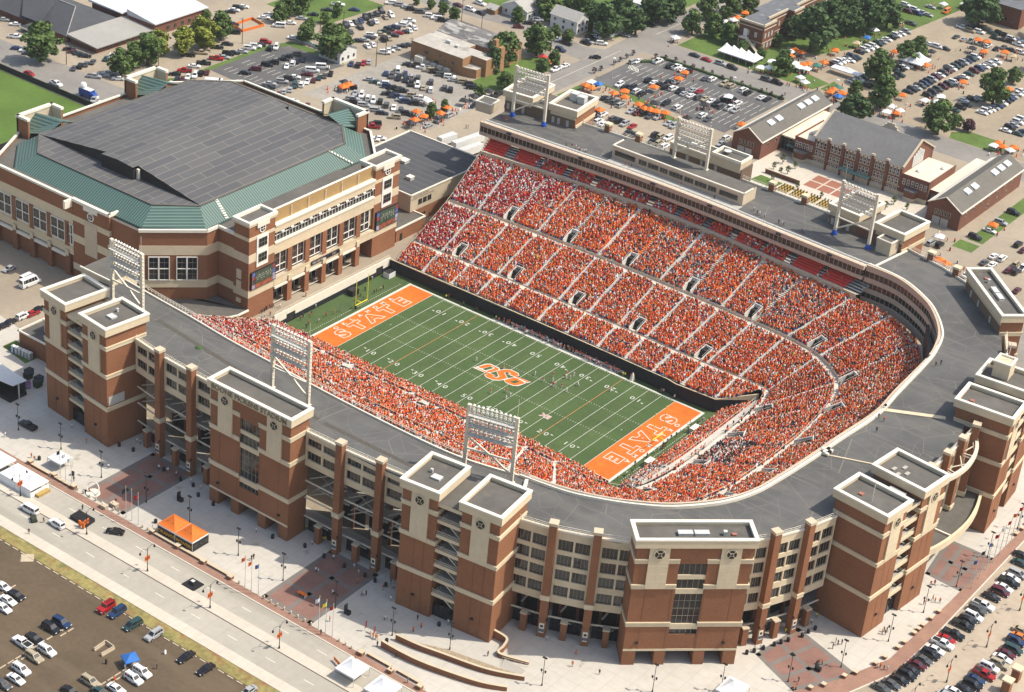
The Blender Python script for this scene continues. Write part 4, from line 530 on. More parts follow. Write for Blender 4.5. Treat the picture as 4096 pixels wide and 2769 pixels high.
# field walls
BLK = mat('black_padding', (.016, .017, .022), .7, .1, 1)
def wall_strip(name, P, z0, zk, ztops, cap=CREAM, th=.35, face=BLK):
    b = MB()
    for (p, q, t0, t1) in zip(P, P[1:], ztops, ztops[1:]):
        d = Vector((q[0]-p[0], q[1]-p[1], 0)).normalized(); nn = Vector((-d.y, d.x, 0))*th
        for za0, za1, zb0, zb1, m, off in ((z0, zk if zk else t0-.18, z0, zk if zk else t1-.18, face, 0), (zk if zk else t0-.18, t0, zk if zk else t1-.18, t1, cap, .06)):
            a0_ = Vector((p[0], p[1], 0))-nn.normalized()*off-d*.0; c0_ = Vector((q[0], q[1], 0))-nn.normalized()*off
            b.hexa([(a0_.x, a0_.y, za0), (c0_.x, c0_.y, za0), (c0_.x+nn.x, c0_.y+nn.y, za0), (a0_.x+nn.x, a0_.y+nn.y, za0), (a0_.x, a0_.y, za1), (c0_.x, c0_.y, zb1), (c0_.x+nn.x, c0_.y+nn.y, zb1), (a0_.x+nn.x, a0_.y+nn.y, za1)], m)
    return b.build(name, STAD)
wall_strip('field_wall', [(-66, 27.2), (-40, 27.2), (-20, 27.2), (1, 27.3), (20, 27.2), (41, 27), (44, 26.4), (57.3, 27.3), (66.6, 36.2)], 0, None, [4.2, 4.4, 4.6, 4.6, 4.6, 4.5, 4.5, 4.5, 6.4])
wall_strip('field_wall', [(57.5, -28.6), (44, -27.4), (0, -27.4), (-64, -27.4)], 0, None, [3.3, 3.2, 3.2, 3.2])
wall_strip('field_wall', [(59.8, 28), (60.2, 12), (60.3, -4), (60.2, -16), (60, -25.6), (65.6, -32)], 0, None, [2.2, 2.2, 2.2, 2.2, 2.2, 6], face=CREAM)
wall_strip('end_wall', [(-66.2, -27.4), (-66.2, -22)], 0, 1.7, [4.6, 4.6], WHITE); wall_strip('end_wall', [(-66.2, -18), (-66.2, 20.5)], 0, 1.7, [4.6, 4.6], WHITE); wall_strip('end_wall', [(-66.2, 24), (-66.2, 27.6)], 0, 1.7, [4.6, 4.6], WHITE)
b = MB()
for y0, y1 in ((-22, -18), (20.5, 24)): b.box(-66.9, -66.4, y0, y1, 0, 3.2, DARK); b.box(-66.4, -66.1, y0, y1, 3.0, 4.6, WHITE)
for k in range(19): b.bar((-66.3, -27+k*3, 4.6), (-66.3, -27+k*3, 5.5), .06, STEEL)
b.bar((-66.3, -27, 5.5), (-66.3, 27, 5.5), .08, STEEL); b.bar((-66.3, -27, 5.05), (-66.3, 27, 5.05), .05, STEEL)
b.build('terrace_rail', STAD)
# end faces of the stands (west)
b = MB()
for k, A in ((0, 1), (NS-1, -1)):
    P = [CT[0][k], CT[1][k], M0[k], CT[2][k], U0[k], CT[3][k]]
    b.poly([(p[0], p[1], 0) for p in P][::1]+[(p[0], p[1], p[2]) for p in P][::-1], CREAM)
    for p, q in zip(P, P[1:]): b.bar(p+[0, 0, 1.1], q+[0, 0, 1.1], .08, STEEL); b.bar(p, p+[0, 0, 1.1], .06, STEEL)
b.build('stand_end_wall', STAD)
# ---------------- club seats under the press fascia
kw = [k for k in range(NS) if k <= 6.1*NSUB]
CW = CT[3][kw].copy(); 
b1, _ = strip(None, CW, up_(CW, 1.9), CREAM2)
wd = CT[3][kw]-CT[2][kw]; wd[:, 2] = 0; wd /= np.linalg.norm(wd, axis=1, keepdims=True)
lp, _ = strip(None, up_(CW, 1.9), up_(CW+wd*.5, 1.9), CREAM2)
combine([b1, lp], 'club_front_wall')
CLUBROWS = []
for si in range(13):
    x0 = -68+si*10.6; x1 = x0+9.4; ks = [i for i in range(len(CW)) if x0 <= CW[i][0] <= x1]
    if len(ks) < 2: continue
    b = MB()
    for r in range(8):
        o = .6+r*.95; z = 26.5+r*.52
        for i, j in zip(ks, ks[1:]):
            p, q = CW[i]+wd[i]*o, CW[j]+wd[j]*o; p2, q2 = CW[i]+wd[i]*(o+.95), CW[j]+wd[j]*(o+.95)
            b.poly([(p[0], p[1], z), (q[0], q[1], z), (q2[0], q2[1], z), (p2[0], p2[1], z)], SEATC)
            pm, qm = CW[i]+wd[i]*(o+.35), CW[j]+wd[j]*(o+.35); pn, qn = CW[i]+wd[i]*(o+.8), CW[j]+wd[j]*(o+.8)
            b.hexa([(pm[0], pm[1], z), (qm[0], qm[1], z), (qn[0], qn[1], z), (pn[0], pn[1], z), (pm[0], pm[1], z+.42), (qm[0], qm[1], z+.42), (qn[0], qn[1], z+.9), (pn[0], pn[1], z+.9)], REDSEAT)
        CLUBROWS.append((ks, o+.5, z+.3, si))
    b.build('club_seats', STAD)
b = MB()
for r in range(9):
    o = .5+r*.95; z = 26.35+r*.52
    P = [(CW[i]+wd[i]*o, CW[i]+wd[i]*(o+1.2)) for i in range(0, len(CW))]
    for (p, p2), (q, q2) in zip(P, P[1:]): b.poly([(p[0], p[1], z), (q[0], q[1], z), (q2[0], q2[1], z), (p2[0], p2[1], z)], SEATC)
P = [CW[i]+wd[i]*9.3 for i in range(len(CW))]
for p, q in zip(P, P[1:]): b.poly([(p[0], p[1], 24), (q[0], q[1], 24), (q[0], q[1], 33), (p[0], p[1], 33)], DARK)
b.build('club_concourse', STAD)
# ---------------- press fascia
FN = crom([(-72.3, 79.4, 0), (-40, 81.4, 0), (-20, 82.6, 0), (0, 83.1, 0), (20, 82.7, 0), (40, 81.6, 0), (72.6, 80.2, 0)], 12)
def ribbon(P, z0, z1, th, m, name, parent, bands=None, inward=1):
    """a wall following a polyline; bands: list of (z0, z1, material, setback, mullion spacing)"""
    b = MB()
    for i in range(len(P)-1):
        p, q = Vector(P[i][:2]), Vector(P[i+1][:2]); d = (q-p).normalized(); nn = Vector((-d.y, d.x))*inward
        b.hexa([(p.x, p.y, z0), (q.x, q.y, z0), (q.x+nn.x*th, q.y+nn.y*th, z0), (p.x+nn.x*th, p.y+nn.y*th, z0), (p.x, p.y, z1), (q.x, q.y, z1), (q.x+nn.x*th, q.y+nn.y*th, z1), (p.x+nn.x*th, p.y+nn.y*th, z1)], m)
    return b.build(name, parent)
FASC = mat('pink_buff_fascia', (.50, .385, .285), .8, .05, .8, .05, .1)
fas = ribbon(FN, 30.1, 31.25, 1.2, FASC, 'press_fascia', STAD)
ribbon(FN, 33.35, 34.75, 1.2, FASC, 'fascia_parapet', fas)
ribbon(np.array([(p[0], p[1]+.35, 0) for p in FN]), 31.25, 33.35, .2, GLASS2, 'window_band', fas)
def mullions(P, z0, z1, sp, w, m, name, parent, off=.1):
    b = MB(); acc = 0
    for i in range(len(P)-1):
        p, q = Vector((*P[i][:2], 0)), Vector((*P[i+1][:2], 0)); L = (q-p).length
        while acc < L:
            c = p.lerp(q, acc/L); d = (q-p).normalized(); nn = Vector((-d.y, d.x, 0))
            c = c+nn*off; b.bar((c.x, c.y, z0), (c.x, c.y, z1), w, m); acc += sp
        acc -= L
    return b.build(name, parent)
mullions(FN, 31.25, 33.35, 1.55, .09, CREAM, 'window_mullion', fas, .2)
# white walkway ledge and rails on the roof edge
b = MB()
for i in range(len(FN)-1):
    p, q = FN[i], FN[i+1]; b.hexa([(p[0], p[1]+1.2, ZR), (q[0], q[1]+1.2, ZR), (q[0], q[1]+3.2, ZR), (p[0], p[1]+3.2, ZR), (p[0], p[1]+1.2, ZR+.3), (q[0], q[1]+1.2, ZR+.3), (q[0], q[1]+3.2, ZR+.3), (p[0], p[1]+3.2, ZR+.3)], WHITE)
    b.bar((p[0], p[1]+.3, 35.7), (q[0], q[1]+.3, 35.7), .06, STEEL)
    b.bar((p[0], p[1]+.3, 34.7), (p[0], p[1]+.3, 35.7), .06, STEEL)
    b.bar((p[0], p[1]+3.4, 34.3), (q[0], q[1]+3.4, 34.3), .4, SILVER)
b.build('roof_walkway', STAD)
b = MB()
for x in (-62, -33, -5, 16, 42, 62):
    i = near_t(x, 82, FN); p = FN[i]; b.tube([(p[0]-.8, p[1]-.35, 34.1), (p[0]+.8, p[1]-.35, 34.1)], .35, DARKMETAL)
b.build('fascia_speakers', STAD)
# ---------------- curved east glass wall
RI = [(72.8, 81.5), (84, 80.6), (95, 74.6), (101.5, 68.2), (107.3, 59.4), (110.2, 51), (111.6, 43), (113, 21.5), (114.2, 7), (112.8, -12), (112, -25), (110.6, -40), (109.2, -49), (105.5, -57.6), (98.4, -66.8), (91, -72.6), (84, -76.6), (76, -79.6), (66, -81.6)]
RIc = crom([(x, y, 0) for x, y in RI], 6)
RG = RIc[:6*6]
rg = ribbon(RG, 33.0, 34.9, .6, FASC, 'ring_fascia', STAD, inward=1)
for z0, z1 in ((29.4, 30.9), (26.0, 27.5), (22.0, 24.2)): ribbon(RG, z0, z1, .6, FASC, 'ring_spandrel', rg)
for z0, z1 in ((30.9, 33.0), (27.5, 29.4), (24.2, 26.0)):
    Pg = RG.copy(); d_ = np.gradient(RG, axis=0); d_[:, 2] = 0; d_ /= np.linalg.norm(d_, axis=1, keepdims=True); Pg[:, 0] -= d_[:, 1]*.3; Pg[:, 1] += d_[:, 0]*.3
    ribbon(Pg, z0, z1, .2, GLASS2, 'window_band', rg); mullions(RG, z0, z1, 1.6, .08, CREAM, 'window_mullion', rg, .15)
ribbon(RIc[36:], 32.6, 34.6, .6, FASC, 'ring_fascia', STAD, inward=1)
# ---------------- roof ring
INN = [(-72.5, 84), (-50, 84.6), (-27, 85.9), (0, 86.5), (24, 86), (48, 84.8), (72.5, 83.6), (84.8, 82), (96, 75.4), (102.5, 68.7), (108.4, 59.8), (110.9, 51.4), (112.3, 43), (114, 21.5), (115.2, 7), (113.8, -12), (113, -25), (111.5, -40), (110, -49), (106.3, -58.2), (99, -67.7), (91.4, -73.5), (84, -77.5), (76, -80.6), (64, -82.6), (50, -86), (36, -86.9), (10, -86.6), (-16, -85.2), (-30, -84.4), (-47, -82.7), (-62, -81.6), (-79, -80)]
OUT = [(-74, 106), (-50, 106.2), (-27, 107.6), (0, 108.4), (24, 107.9), (48, 107), (76, 102.8), (90, 99), (101, 94.6), (113, 83), (121, 73.5), (126, 62), (129.5, 47), (131.2, 28), (137.6, 12), (137.6, -8), (131, -22), (130.6, -36), (129.5, -44), (124.5, -60), (117, -71), (108, -80), (97, -89.5), (85, -95), (74, -98), (50, -103.6), (36, -104), (14, -104.2), (-14, -104), (-30, -103.6), (-47, -101.9), (-62, -100), (-79, -97.5)]
b = MB(); k_ = b.mi(ROOF); k2 = b.mi(CREAM); n = len(INN)
b.v = [(x, y, ZR) for x, y in INN]+[(x, y, ZR) for x, y in OUT]+[(x, y, ZR-1.2) for x, y in INN]+[(x, y, ZR-1.2) for x, y in OUT]
for j in range(n-1):
    b.f.append((j, n+j, n+j+1, j+1)); b.m.append(k_); b.f.append((2*n+j, 2*n+j+1, 3*n+j+1, 3*n+j)); b.m.append(k2)
    b.f.append((j, j+1, 2*n+j+1, 2*n+j)); b.m.append(k2); b.f.append((n+j, 3*n+j, 3*n+j+1, n+j+1)); b.m.append(k2)
for j in (0, n-1): b.f.append((j, n+j, 3*n+j, 2*n+j)[::1 if j else -1]); b.m.append(k2)
roof = b.build('roof_deck', STAD)
def curb(P, z0, z1, w, m, name, parent, inward=1, closed=False):
    b = MB(); n = len(P); rng = range(n if closed else n-1)
    def nrm(i):
        a = Vector(P[i-1 if (closed or i) else i][:2]); c = Vector(P[(i+1) % n if (closed or i < n-1) else i][:2]); d = (c-a).normalized(); return Vector((-d.y, d.x))*inward*w
    for i in rng:
        j = (i+1) % n; p, q = Vector(P[i][:2]), Vector(P[j][:2]); a, c = nrm(i), nrm(j)
        b.hexa([(*p, z0), (*q, z0), (*(q+c), z0), (*(p+a), z0), (*p, z1), (*q, z1), (*(q+c), z1), (*(p+a), z1)], m)
    return b.build(name, parent)
IN2 = crom([(x, y, 0) for x, y in INN[6:25]], 6)
curb(IN2, ZR, 34.5, .55, WHITE, 'inner_parapet', roof)
curb(crom([(x-.0, y, 0) for x, y in INN[24:]], 6), ZR, 34.2, .5, WHITE, 'inner_parapet', roof)
# ledge between inner fascia and parapet (east) and white deck strip
b = MB(); A_ = RIc; B_ = crom([(x, y, 0) for x, y in INN[6:25]], 6)
for i in range(len(A_)-1): b.poly([(*A_[i][:2], 34.0), (*B_[i][:2], 34.0), (*B_[i+1][:2], 34.0), (*A_[i+1][:2], 34.0)], WHITE)
b.build('inner_gutter', roof)
S_IN = crom([(x, y+.35, 0) for x, y in INN[24:]], 6)
def rail(P, z, h, sp, name, parent, m=WHITE):
    b = MB()
    for i in range(len(P)-1):
        p, q = Vector((*P[i][:2], 0)), Vector((*P[i+1][:2], 0)); L = (q-p).length; k = max(1, round(L/sp))
        for zz in (h, h*.55): b.bar((p.x, p.y, z+zz), (q.x, q.y, z+zz), .09, m)
        for t in range(k): c = p.lerp(q, t/k); b.bar((c.x, c.y, z), (c.x, c.y, z+h), .08, m)
    return b.build(name, parent)
rail(S_IN, 34.2, 1.1, 1.5, 'roof_rail', roof); rail(IN2[30:], 34.0, 1.0, 1.6, 'roof_rail', roof)
b = MB(); STRIPE = mat('brown_grate_strip', (.085, .075, .062), .9, .3, 3)
for (x0, y0), (x1, y1) in (((-52, -90), (12, -97.5)), ((14, -97.7), (46, -97.5))): b.bar((x0, y0, ZR+.02), (x1, y1, ZR+.02), 1.3, STRIPE, .02)
for p, q in (((113.5, 3), (137, 18)), ((112.6, -30), (131, -21)), ((136, 3), (113.8, -6))):
    pass
b.bar((114.6, 10, ZR+.15), (129.5, 18.5, ZR+.15), 1.5, CREAM, .2); b.bar((113.2, -21, ZR+.12), (131, -13.5, ZR+.12), .45, CREAM, .3)
b.bar((74, 82.5, ZR+.1), (76.5, 101.5, ZR+.1), .7, WHITE, .35)
b.bar((66.5, -83.5, ZR+.35), (73.5, -97.3, ZR+.35), .8, WHITE, .9)
b.build('roof_dividers', roof)
# ---------------- north outer parapet with brick pillars
NP = [(-50, 106.2), (-27, 107.6), (0, 108.4), (24, 107.9), (50, 106.8)]; NP2 = [(76, 102.8), (90, 99), (101.5, 94.3)]
for P in (NP, NP2):
    curb(P, ZR, 34.3, .4, WHITE, 'outer_parapet', roof, -1); rail(P, 34.3, 1.1, 1.5, 'roof_rail', roof)
for x, y in ((-39, 107.2), (-27, 107.9), (24.5, 108.3), (37, 107.6), (84.8, 101), (95, 97.4)):
    b = MB(); b.box(x-.95, x+.95, y-.95, y+.95, G, 36.2, BRICK); b.box(x-1.1, x+1.1, y-1.1, y+1.1, 36.2, 36.9, CREAM); b.build('brick_column', STAD)
# ---------------- towers
def ring_cap(mb, fr, u0, u1, a0, a1, z0, z1, w, m):
    mb.fbox(fr, u0, u1, a1-w, a1, z0, z1, m); mb.fbox(fr, u0, u1, a0, a0+w, z0, z1, m); mb.fbox(fr, u0, u0+w, a0+w, a1-w, z0, z1, m); mb.fbox(fr, u1-w, u1, a0+w, a1-w, z0, z1, m)
def cornice(fr, u0, u1, a0, a1, parent, zc=38.1):
    o = .65; b = MB(); b.fbox(fr, u0-o, u1+o, a0-o, a1+o, zc, 39.2, CREAM); ring_cap(b, fr, u0-o, u1+o, a0-o, a1+o, 39.2, 40.1, .7, CREAM)
    ring_cap(b, fr, u0-o-.12, u1+o+.12, a0-o-.12, a1+o+.12, 40.1, 40.5, 1.0, WHITE); c = b.build('cornice', parent)
    b = MB(); b.fbox(fr, u0+.1, u1-.1, a0+.1, a1-.1, 39.2, 39.3, ROOFT); b.build('tower_roof', c); return c
def medallion(fr, u, z, a, parent, r_=1.15):
    b = MB(); b.disc(fr, u, z, r_+.35, a, a+.14, CREAM, 24); b.disc(fr, u, z, r_, a+.14, a+.2, DARKMETAL, 24)
    b.disc(fr, u, z, .42, a+.2, a+.26, CREAM, 14); b.disc(fr, u, z, .3, a+.26, a+.3, DARKMETAL, 12)
    for t in range(4):
        c, s_ = math.cos(R(45+90*t)), math.sin(R(45+90*t)); b.bar(fr(u+.4*c, a+.22, z+.4*s_), fr(u+r_*c, a+.22, z+r_*s_), .12, CREAM)
    return b.build('medallion', parent)
BANDS = ((33.45, 34.75), (24.95, 26.2), (14.9, 16.2))
def bands(fr, u0, u1, a0, a1, parent, front=True, zs=BANDS):
    for z0, z1 in zs:
        b = MB(); b.fbox(fr, u0-.22, u1+.22, a0, a1+.22, z0, z1-.35, CREAM); b.fbox(fr, u0-.36, u1+.36, a0, a1+.36, z1-.35, z1, CREAM); b.build('stone_band', parent)
def wall_lamp(fr, u, a, z, parent):
    b = MB(); b.disc(fr, u, z, .35, a, a+.3, DARKMETAL, 8); b.fbox(fr, u-.4, u+.4, a, a+.45, z-.15, z+.15, DARKMETAL); b.build('wall_lamp', parent)
def pair_tower(p0, p1, dep=13.0, hv=(True, True), mast=None, back=False, nbody=BRICK):
    """stair towers at both ends of a recessed open stairwell"""
    fr = Fr(p0, p1); L = fr.L; wa = 9.6; wb = L-10.2
    tw = []
    for u0, u1 in ((0, wa), (wb, L)):
        b = MB(); b.fbox(fr, u0, u1, -dep, 0, G, 38.1, nbody)
        w = u1-u0; pil = .9
        b.fbox(fr, u0+w*.42, u0+w*.42+.12, 0, .03, G, 26, BRICK2); b.fbox(fr, u0+w*.70, u0+w*.70+.1, 0, .03, G, 26, BRICK2)
        t = b.build('corner_tower', STAD); tw.append(t)
        bands(fr, u0, u1, -dep+.02, 0, t); cornice(fr, u0, u1, -dep, 0, t)
        b = MB(); c = u0+w*.52; b.fbox(fr, c-2.35, c+2.35, 0, .4, 25.6, 38.1, CREAM)
        for z in (28, 30.3, 32.6): b.fbox(fr, c-2.35, c+2.35, .4, .42, z, z+.05, STEEL)
        b.fbox(fr, c-.05, c+.05, .4, .42, 26, 34.3, STEEL); pn = b.build('stone_panel', t); medallion(fr, c, 36.3, .42, pn)
        wall_lamp(fr, u0+w*.5, 0, 8.6, t)
    # stairwell
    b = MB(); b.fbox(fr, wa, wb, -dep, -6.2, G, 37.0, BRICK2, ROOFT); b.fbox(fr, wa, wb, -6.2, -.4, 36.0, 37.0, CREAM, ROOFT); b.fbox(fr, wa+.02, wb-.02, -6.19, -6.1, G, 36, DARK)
    st = b.build('stairwell', STAD)
    for i, z in enumerate((31.8, 27.6, 23.4, 19.2, 15.0, 10.6)):
        b = MB(); b.fbox(fr, wa, wb, -1.0, -.35, z-.35, z+.55, CREAM); b.fbox(fr, wa, wb, -6.0, -1.0, z-.1, z+.12, CONC)
        b.fbox(fr, wa, wb, -.5, -.42, z+1.5, z+1.58, STEEL); b.fbox(fr, wa, wb, -.5, -.42, z+1.05, z+1.1, STEEL); b.build('landing', st)
        b = MB(); s_ = -1 if i % 2 else 1; a_, c_ = (wa+.6, wb-.6)
        b.bar(fr(a_, -2, z+.2), fr(c_, -2, z-3.9), .32, STEEL); b.bar(fr(a_, -3.6, z+.2), fr(c_, -3.6, z-3.9), .32, STEEL)
        b.hexa([fr(a_, -2, z), fr(a_, -3.6, z), fr(c_, -3.6, z-4.1), fr(c_, -2, z-4.1), fr(a_, -2, z+.25), fr(a_, -3.6, z+.25), fr(c_, -3.6, z-3.85), fr(c_, -2, z-3.85)], CONC)
        b.bar(fr(a_, -1.9, z+1.2), fr(c_, -1.9, z-2.9), .07, STEEL); b.build('stair_flight', st)
    b = MB(); b.fbox(fr, wa, wb, -1.6, -1.5, G, 7.4, GLASS); 
    for k in range(5): b.fbox(fr, wa+(wb-wa)*k/4-.05, wa+(wb-wa)*k/4+.05, -1.5, -1.42, G, 7.4, DARKMETAL)
    b.build('gate', st)
    return tw, fr
def hvac(fr, u, a, z, parent, w=2.2, d=1.4, h=1.2, m=SILVER, nm='roof_unit'):
    b = MB(); b.fbox(fr, u-w/2, u+w/2, a-d/2, a+d/2, z, z+h*.85, m); b.fbox(fr, u-w/2-.06, u+w/2+.06, a-d/2-.06, a+d/2+.06, z+h*.85, z+h, m)
    for k in range(5): b.fbox(fr, u-w/2+.15+k*w/5.4, u-w/2+.22+k*w/5.4, a+d/2, a+d/2+.03, z+.2, z+h*.7, GREYDOOR)
    return b.build(nm, parent)
T1, f1 = pair_tower((-76.4, -108.1), (-49.7, -111.0)); hvac(f1, 21.5, -6, 39.3, T1[1], 2.2, 1.8, .5); hvac(f1, 20, -9, 39.3, T1[1], .5, .5, 1)
b = MB(); [b.fbox(f1, f1.L, f1.L+.06, -5.6, -.6, 16.6+k*.42, 16.85+k*.42, SILVER) for k in range(6)]; b.fbox(f1, f1.L, f1.L+.05, -5.7, -.5, 16.5, 19.3, GREYDOOR); b.build('louver', T1[1])
T2, f2 = pair_tower((50.0, -110.9), (76.2, -107.6)); hvac(f2, 5.5, -6, 39.3, T2[0], 2.4, 1.8, .5); hvac(f2, 3.2, -7.5, 39.3, T2[0], .5, .5, 1)
T4, f4 = pair_tower((142.7, -43.3), (145.6, -16.8), 14.4); hvac(f4, 13.5, -6, 37, T4[0], 2.6, 4.5, 1); hvac(f4, 4, -10, 39.3, T4[0], 1, 1, .35, mat('rust_red_hatch', (.35, .13, .09), .7)); 
for u_, a_ in ((18.5, -9), (20.6, -7.6), (20, -11), (22.5, -9.5)): hvac(f4, u_, a_, 39.3, T4[1], 1.5, .8, .25, CONC)
b = MB(); b.tube([(136.5, -39, 39.3), (136.5, -39, 45.2)], .09, WHITE, 6); b.build('mast', T4[0])
T5, f5 = pair_tower((146.3, 20.6), (144.0, 46.6), 15.0); hvac(f5, 13, -7, 37, T5[0], 2.6, 4.5, 1); hvac(f5, 3, -12, 39.3, T5[0], 1, 1, .35, MATS['rust_red_hatch'])
b = MB(); b.fbox(f5, 19.6, 24.6, -12.6, -8, 39.3, 43.6, CREAM); ring_cap(b, f5, 19.4, 24.8, -12.8, -7.8, 43.6, 44.1, .6, WHITE); b.tube([f5(23, -10, 43), f5(23, -10, 49)], .09, WHITE, 6); b.build('roof_penthouse', T5[1])
P3, f3 = pair_tower((77, 112.0), (50.5, 114.5), 13.5); P1, fp1 = pair_tower((-50, 115.0), (-77, 111.5), 14.5)
for u_, a_ in ((2.6, -5.2), (6.0, -4.2)): hvac(fp1, u_, a_, 39.3, P1[0], 2.6, 2.6, 2.6)
def inner_block(fr, u0, u1, a, z1, parent):
    """buff upper panels and brown block on the roof side of a north tower"""
    b = MB(); b.fbox(fr, u0, u1, a-.12, a, ZR, 36.7, BRICKB); b.fbox(fr, u0, u1, a-.2, a, 36.7, 38.15, CREAM2)
    for k in (.25, .6, .82): b.fbox(fr, u0+(u1-u0)*k, u0+(u1-u0)*k+1.0, a-.18, a, ZR, 35.9, GREYDOOR)
    b.build('roof_side_wall', parent)
inner_block(fp1, 0, 9.6, -14.5, 0, P1[0]); inner_block(fp1, 17, 27.2, -14.5, 0, P1[1]); inner_block(f3, 0, 9.6, -13.5, 0, P3[0]); inner_block(f3, 16.4, 26.6, -13.5, 0, P3[1])
b = MB(); b.fbox(fp1, 9.6, 17.1, -14.6, -14.3, ZR, 37.6, BRICKB); b.fbox(fp1, 28, 34, -23, -17.5, ZR, 37, CREAM2, ROOFT); ring_cap(b, fp1, 27.8, 34.2, -23.2, -17.3, 37, 37.4, .5, WHITE); hvac(fp1, 11, -9, 37, P1[1], 2, 2, 1.4); hvac(fp1, 15, -9, 37, P1[1], 1.6, 1.6, 1.2); b.build('roof_block', P1[1])
b = MB(); b.fbox(f3, 1, 6, -18.5, -13.7, ZR, 38, CREAM2, ROOFT); ring_cap(b, f3, .8, 6.2, -18.7, -13.7, 38, 38.4, .4, WHITE); b.build('roof_penthouse', P3[0])
def center_tower(p0, p1, dep=6.8, letters=None, hv=0):
    fr = Fr(p0, p1); L = fr.L; b = MB(); k = L/27.2
    PIL = ((0, 3.1), (7.6, 10.2), (17, 19.6), (24.1, 27.2)); PIL = [(a*k, c*k) for a, c in PIL]
    for a, c in PIL: b.fbox(fr, a, c, -dep, 0, G, 8.2, BRICK)
    b.fbox(fr, 0, L, -dep, -.6, 8.2, 38.1, BRICK)
    WX0, WX1 = 10.3*k, 16.9*k
    b.fbox(fr, 0, WX0, -.6, 0, 8.2, 38.1, BRICK); b.fbox(fr, WX1, L, -.6, 0, 8.2, 38.1, BRICK); b.fbox(fr, WX0, WX1, -.6, 0, 33.3, 38.1, BRICK); b.fbox(fr, WX0, WX1, -.6, -.06, 8.2, 12.7, BRICK)
    for a in (.35*L, .63*L, .12*L, .87*L): b.fbox(fr, a, a+.1, 0, .03, G+4.6, 26, BRICK2)
    b.fbox(fr, 0, L, -dep, -dep+.3, G, 8.2, DARK)
    t = b.build('entrance_tower', STAD)
    for z0, z1 in ((33.45, 34.75), (26.2, 27.5), (15.2, 16.5)):
        b = MB()
        for a, c in ((0, WX0), (WX1, L)): b.fbox(fr, a-.2, c+.2*(c == L), -dep+.02, .22, z0, z1-.35, CREAM); b.fbox(fr, a-.3, c+.3*(c == L), -dep+.02, .36, z1-.35, z1, CREAM)
        b.build('stone_band', t)
    for u0, u1, a0, a1, z0, z1 in ((WX0, WX1, -.5, -.1, 24.6, 26), (WX0, WX1, -.5, -.1, 28.8, 30), (WX0, WX1, -.5, -.05, 14.3, 15.8), (0, L, -.3, .05, 7.9, 8.5)): b = MB(); b.fbox(fr, u0, u1, a0, a1, z0, z1, CREAM); b.build('stone_spandrel', t)
    for z0, z1, nz in ((30, 33.3, 1), (26, 28.8, 1), (15.8, 24.6, 4), (12.7, 14.3, 1)):
        b = MB(); b.fbox(fr, WX0, WX1, -.55, -.45, z0, z1, GLASS)
        for j in range(6): u = WX0+(WX1-WX0)*j/5; b.fbox(fr, u-.04, u+.04, -.45, -.40, z0, z1, MULL)
        for j in range(nz+1): z = z0+(z1-z0)*j/nz; b.fbox(fr, WX0, WX1, -.45, -.40, z-.04, z+.04, MULL)
        b.build('window', t)
    for c in (5.3*k, 22*k):
        b = MB(); b.fbox(fr, c-2.4, c+2.4, 0, .4, 26.4, 38.1, CREAM)
        for z in (28.4, 30.6, 32.8): b.fbox(fr, c-2.4, c+2.4, .4, .42, z, z+.05, STEEL)
        b.fbox(fr, c-.05, c+.05, .4, .42, 27, 34.4, STEEL); pn = b.build('stone_panel', t); medallion(fr, c, 36.3, .42, pn)
    cn = cornice(fr, 0, L, -dep, 0, t); wall_lamp(fr, 3, 0, 10.4, t); wall_lamp(fr, 24, 0, 10.4, t)
    if letters:
        b = MB(); text_into(b, letters, wallM(fr, L/2, .72, 39.1) @ Matrix.Diagonal((1.0, 1, 1, 1)), mat('bronze_letter', (.23, .19, .13), .6, .1, 2), size=2.1, ext=.1, space=1.0, offset=.02); b.build('lettering', cn)
    for i in range(hv): hvac(fr, L*.42+i*3.9, -3.2, 39.3, t, 3.4, 1.5, .8)
    if hv: hvac(fr, L*.76, -3, 39.3, t, .8, .8, 1.2); hvac(fr, L*.84, -3, 39.3, t, 1, .8, .4, MATS['rust_red_hatch'])
    return t, fr
center_tower((-13.2, -110), (13.8, -110), letters='BOONE PICKENS STADIUM')
center_tower((104.4, -92.8), (124.5, -73.9), hv=2); t6, f6 = center_tower((125.2, 77), (105.4, 96.5), hv=2)
inner_block(f6, 0, 27, -6.8, 0, t6)
# lower north centre block with the tall box and dish
fN = Fr((13.5, 114), (-14, 114)); b = MB(); b.fbox(fN, 0, 27.5, -7.4, 0, G, 37.6, BRICKB, ROOFT); b.fbox(fN, .6, 11.2, -7.6, -.8, 37.6, 38.1, BRICK); nb = b.build('entrance_tower', STAD)
b = MB(); b.fbox(fN, .4, 11.4, -7.8, -.6, 36.4, 39.6, CREAM2, ROOFT); ring_cap(b, fN, .3, 11.5, -7.9, -.5, 39.6, 40.5, .6, WHITE); b.fbox(fN, 11.4, 27.5, -7.5, 0, 36.2, 38.2, CREAM2, ROOFT); ring_cap(b, fN, 11.4, 27.6, -7.6, .1, 38.2, 38.7, .5, WHITE); b.fbox(fN, 17.5, 21.5, -6, -1.5, 38.2, 39.4, WHITE); b.build('stone_band', nb)
for u_ in (9, 14.5, 20): b = MB(); b.fbox(fN, u_, u_+1, -7.55, -7.4, ZR, 36, GREYDOOR); b.build('roof_door', nb)
b = MB(); b.lathe(fN(8, -3.5, 40.2), [(.05, 0), (.7, .12), (1.25, .45), (1.3, .5), (.0, .5)], SILVER, 16); b.tube([fN(8, -3.5, 39), fN(8, -3.5, 40.2)], .1, STEEL, 6); b.build('satellite_dish', nb)
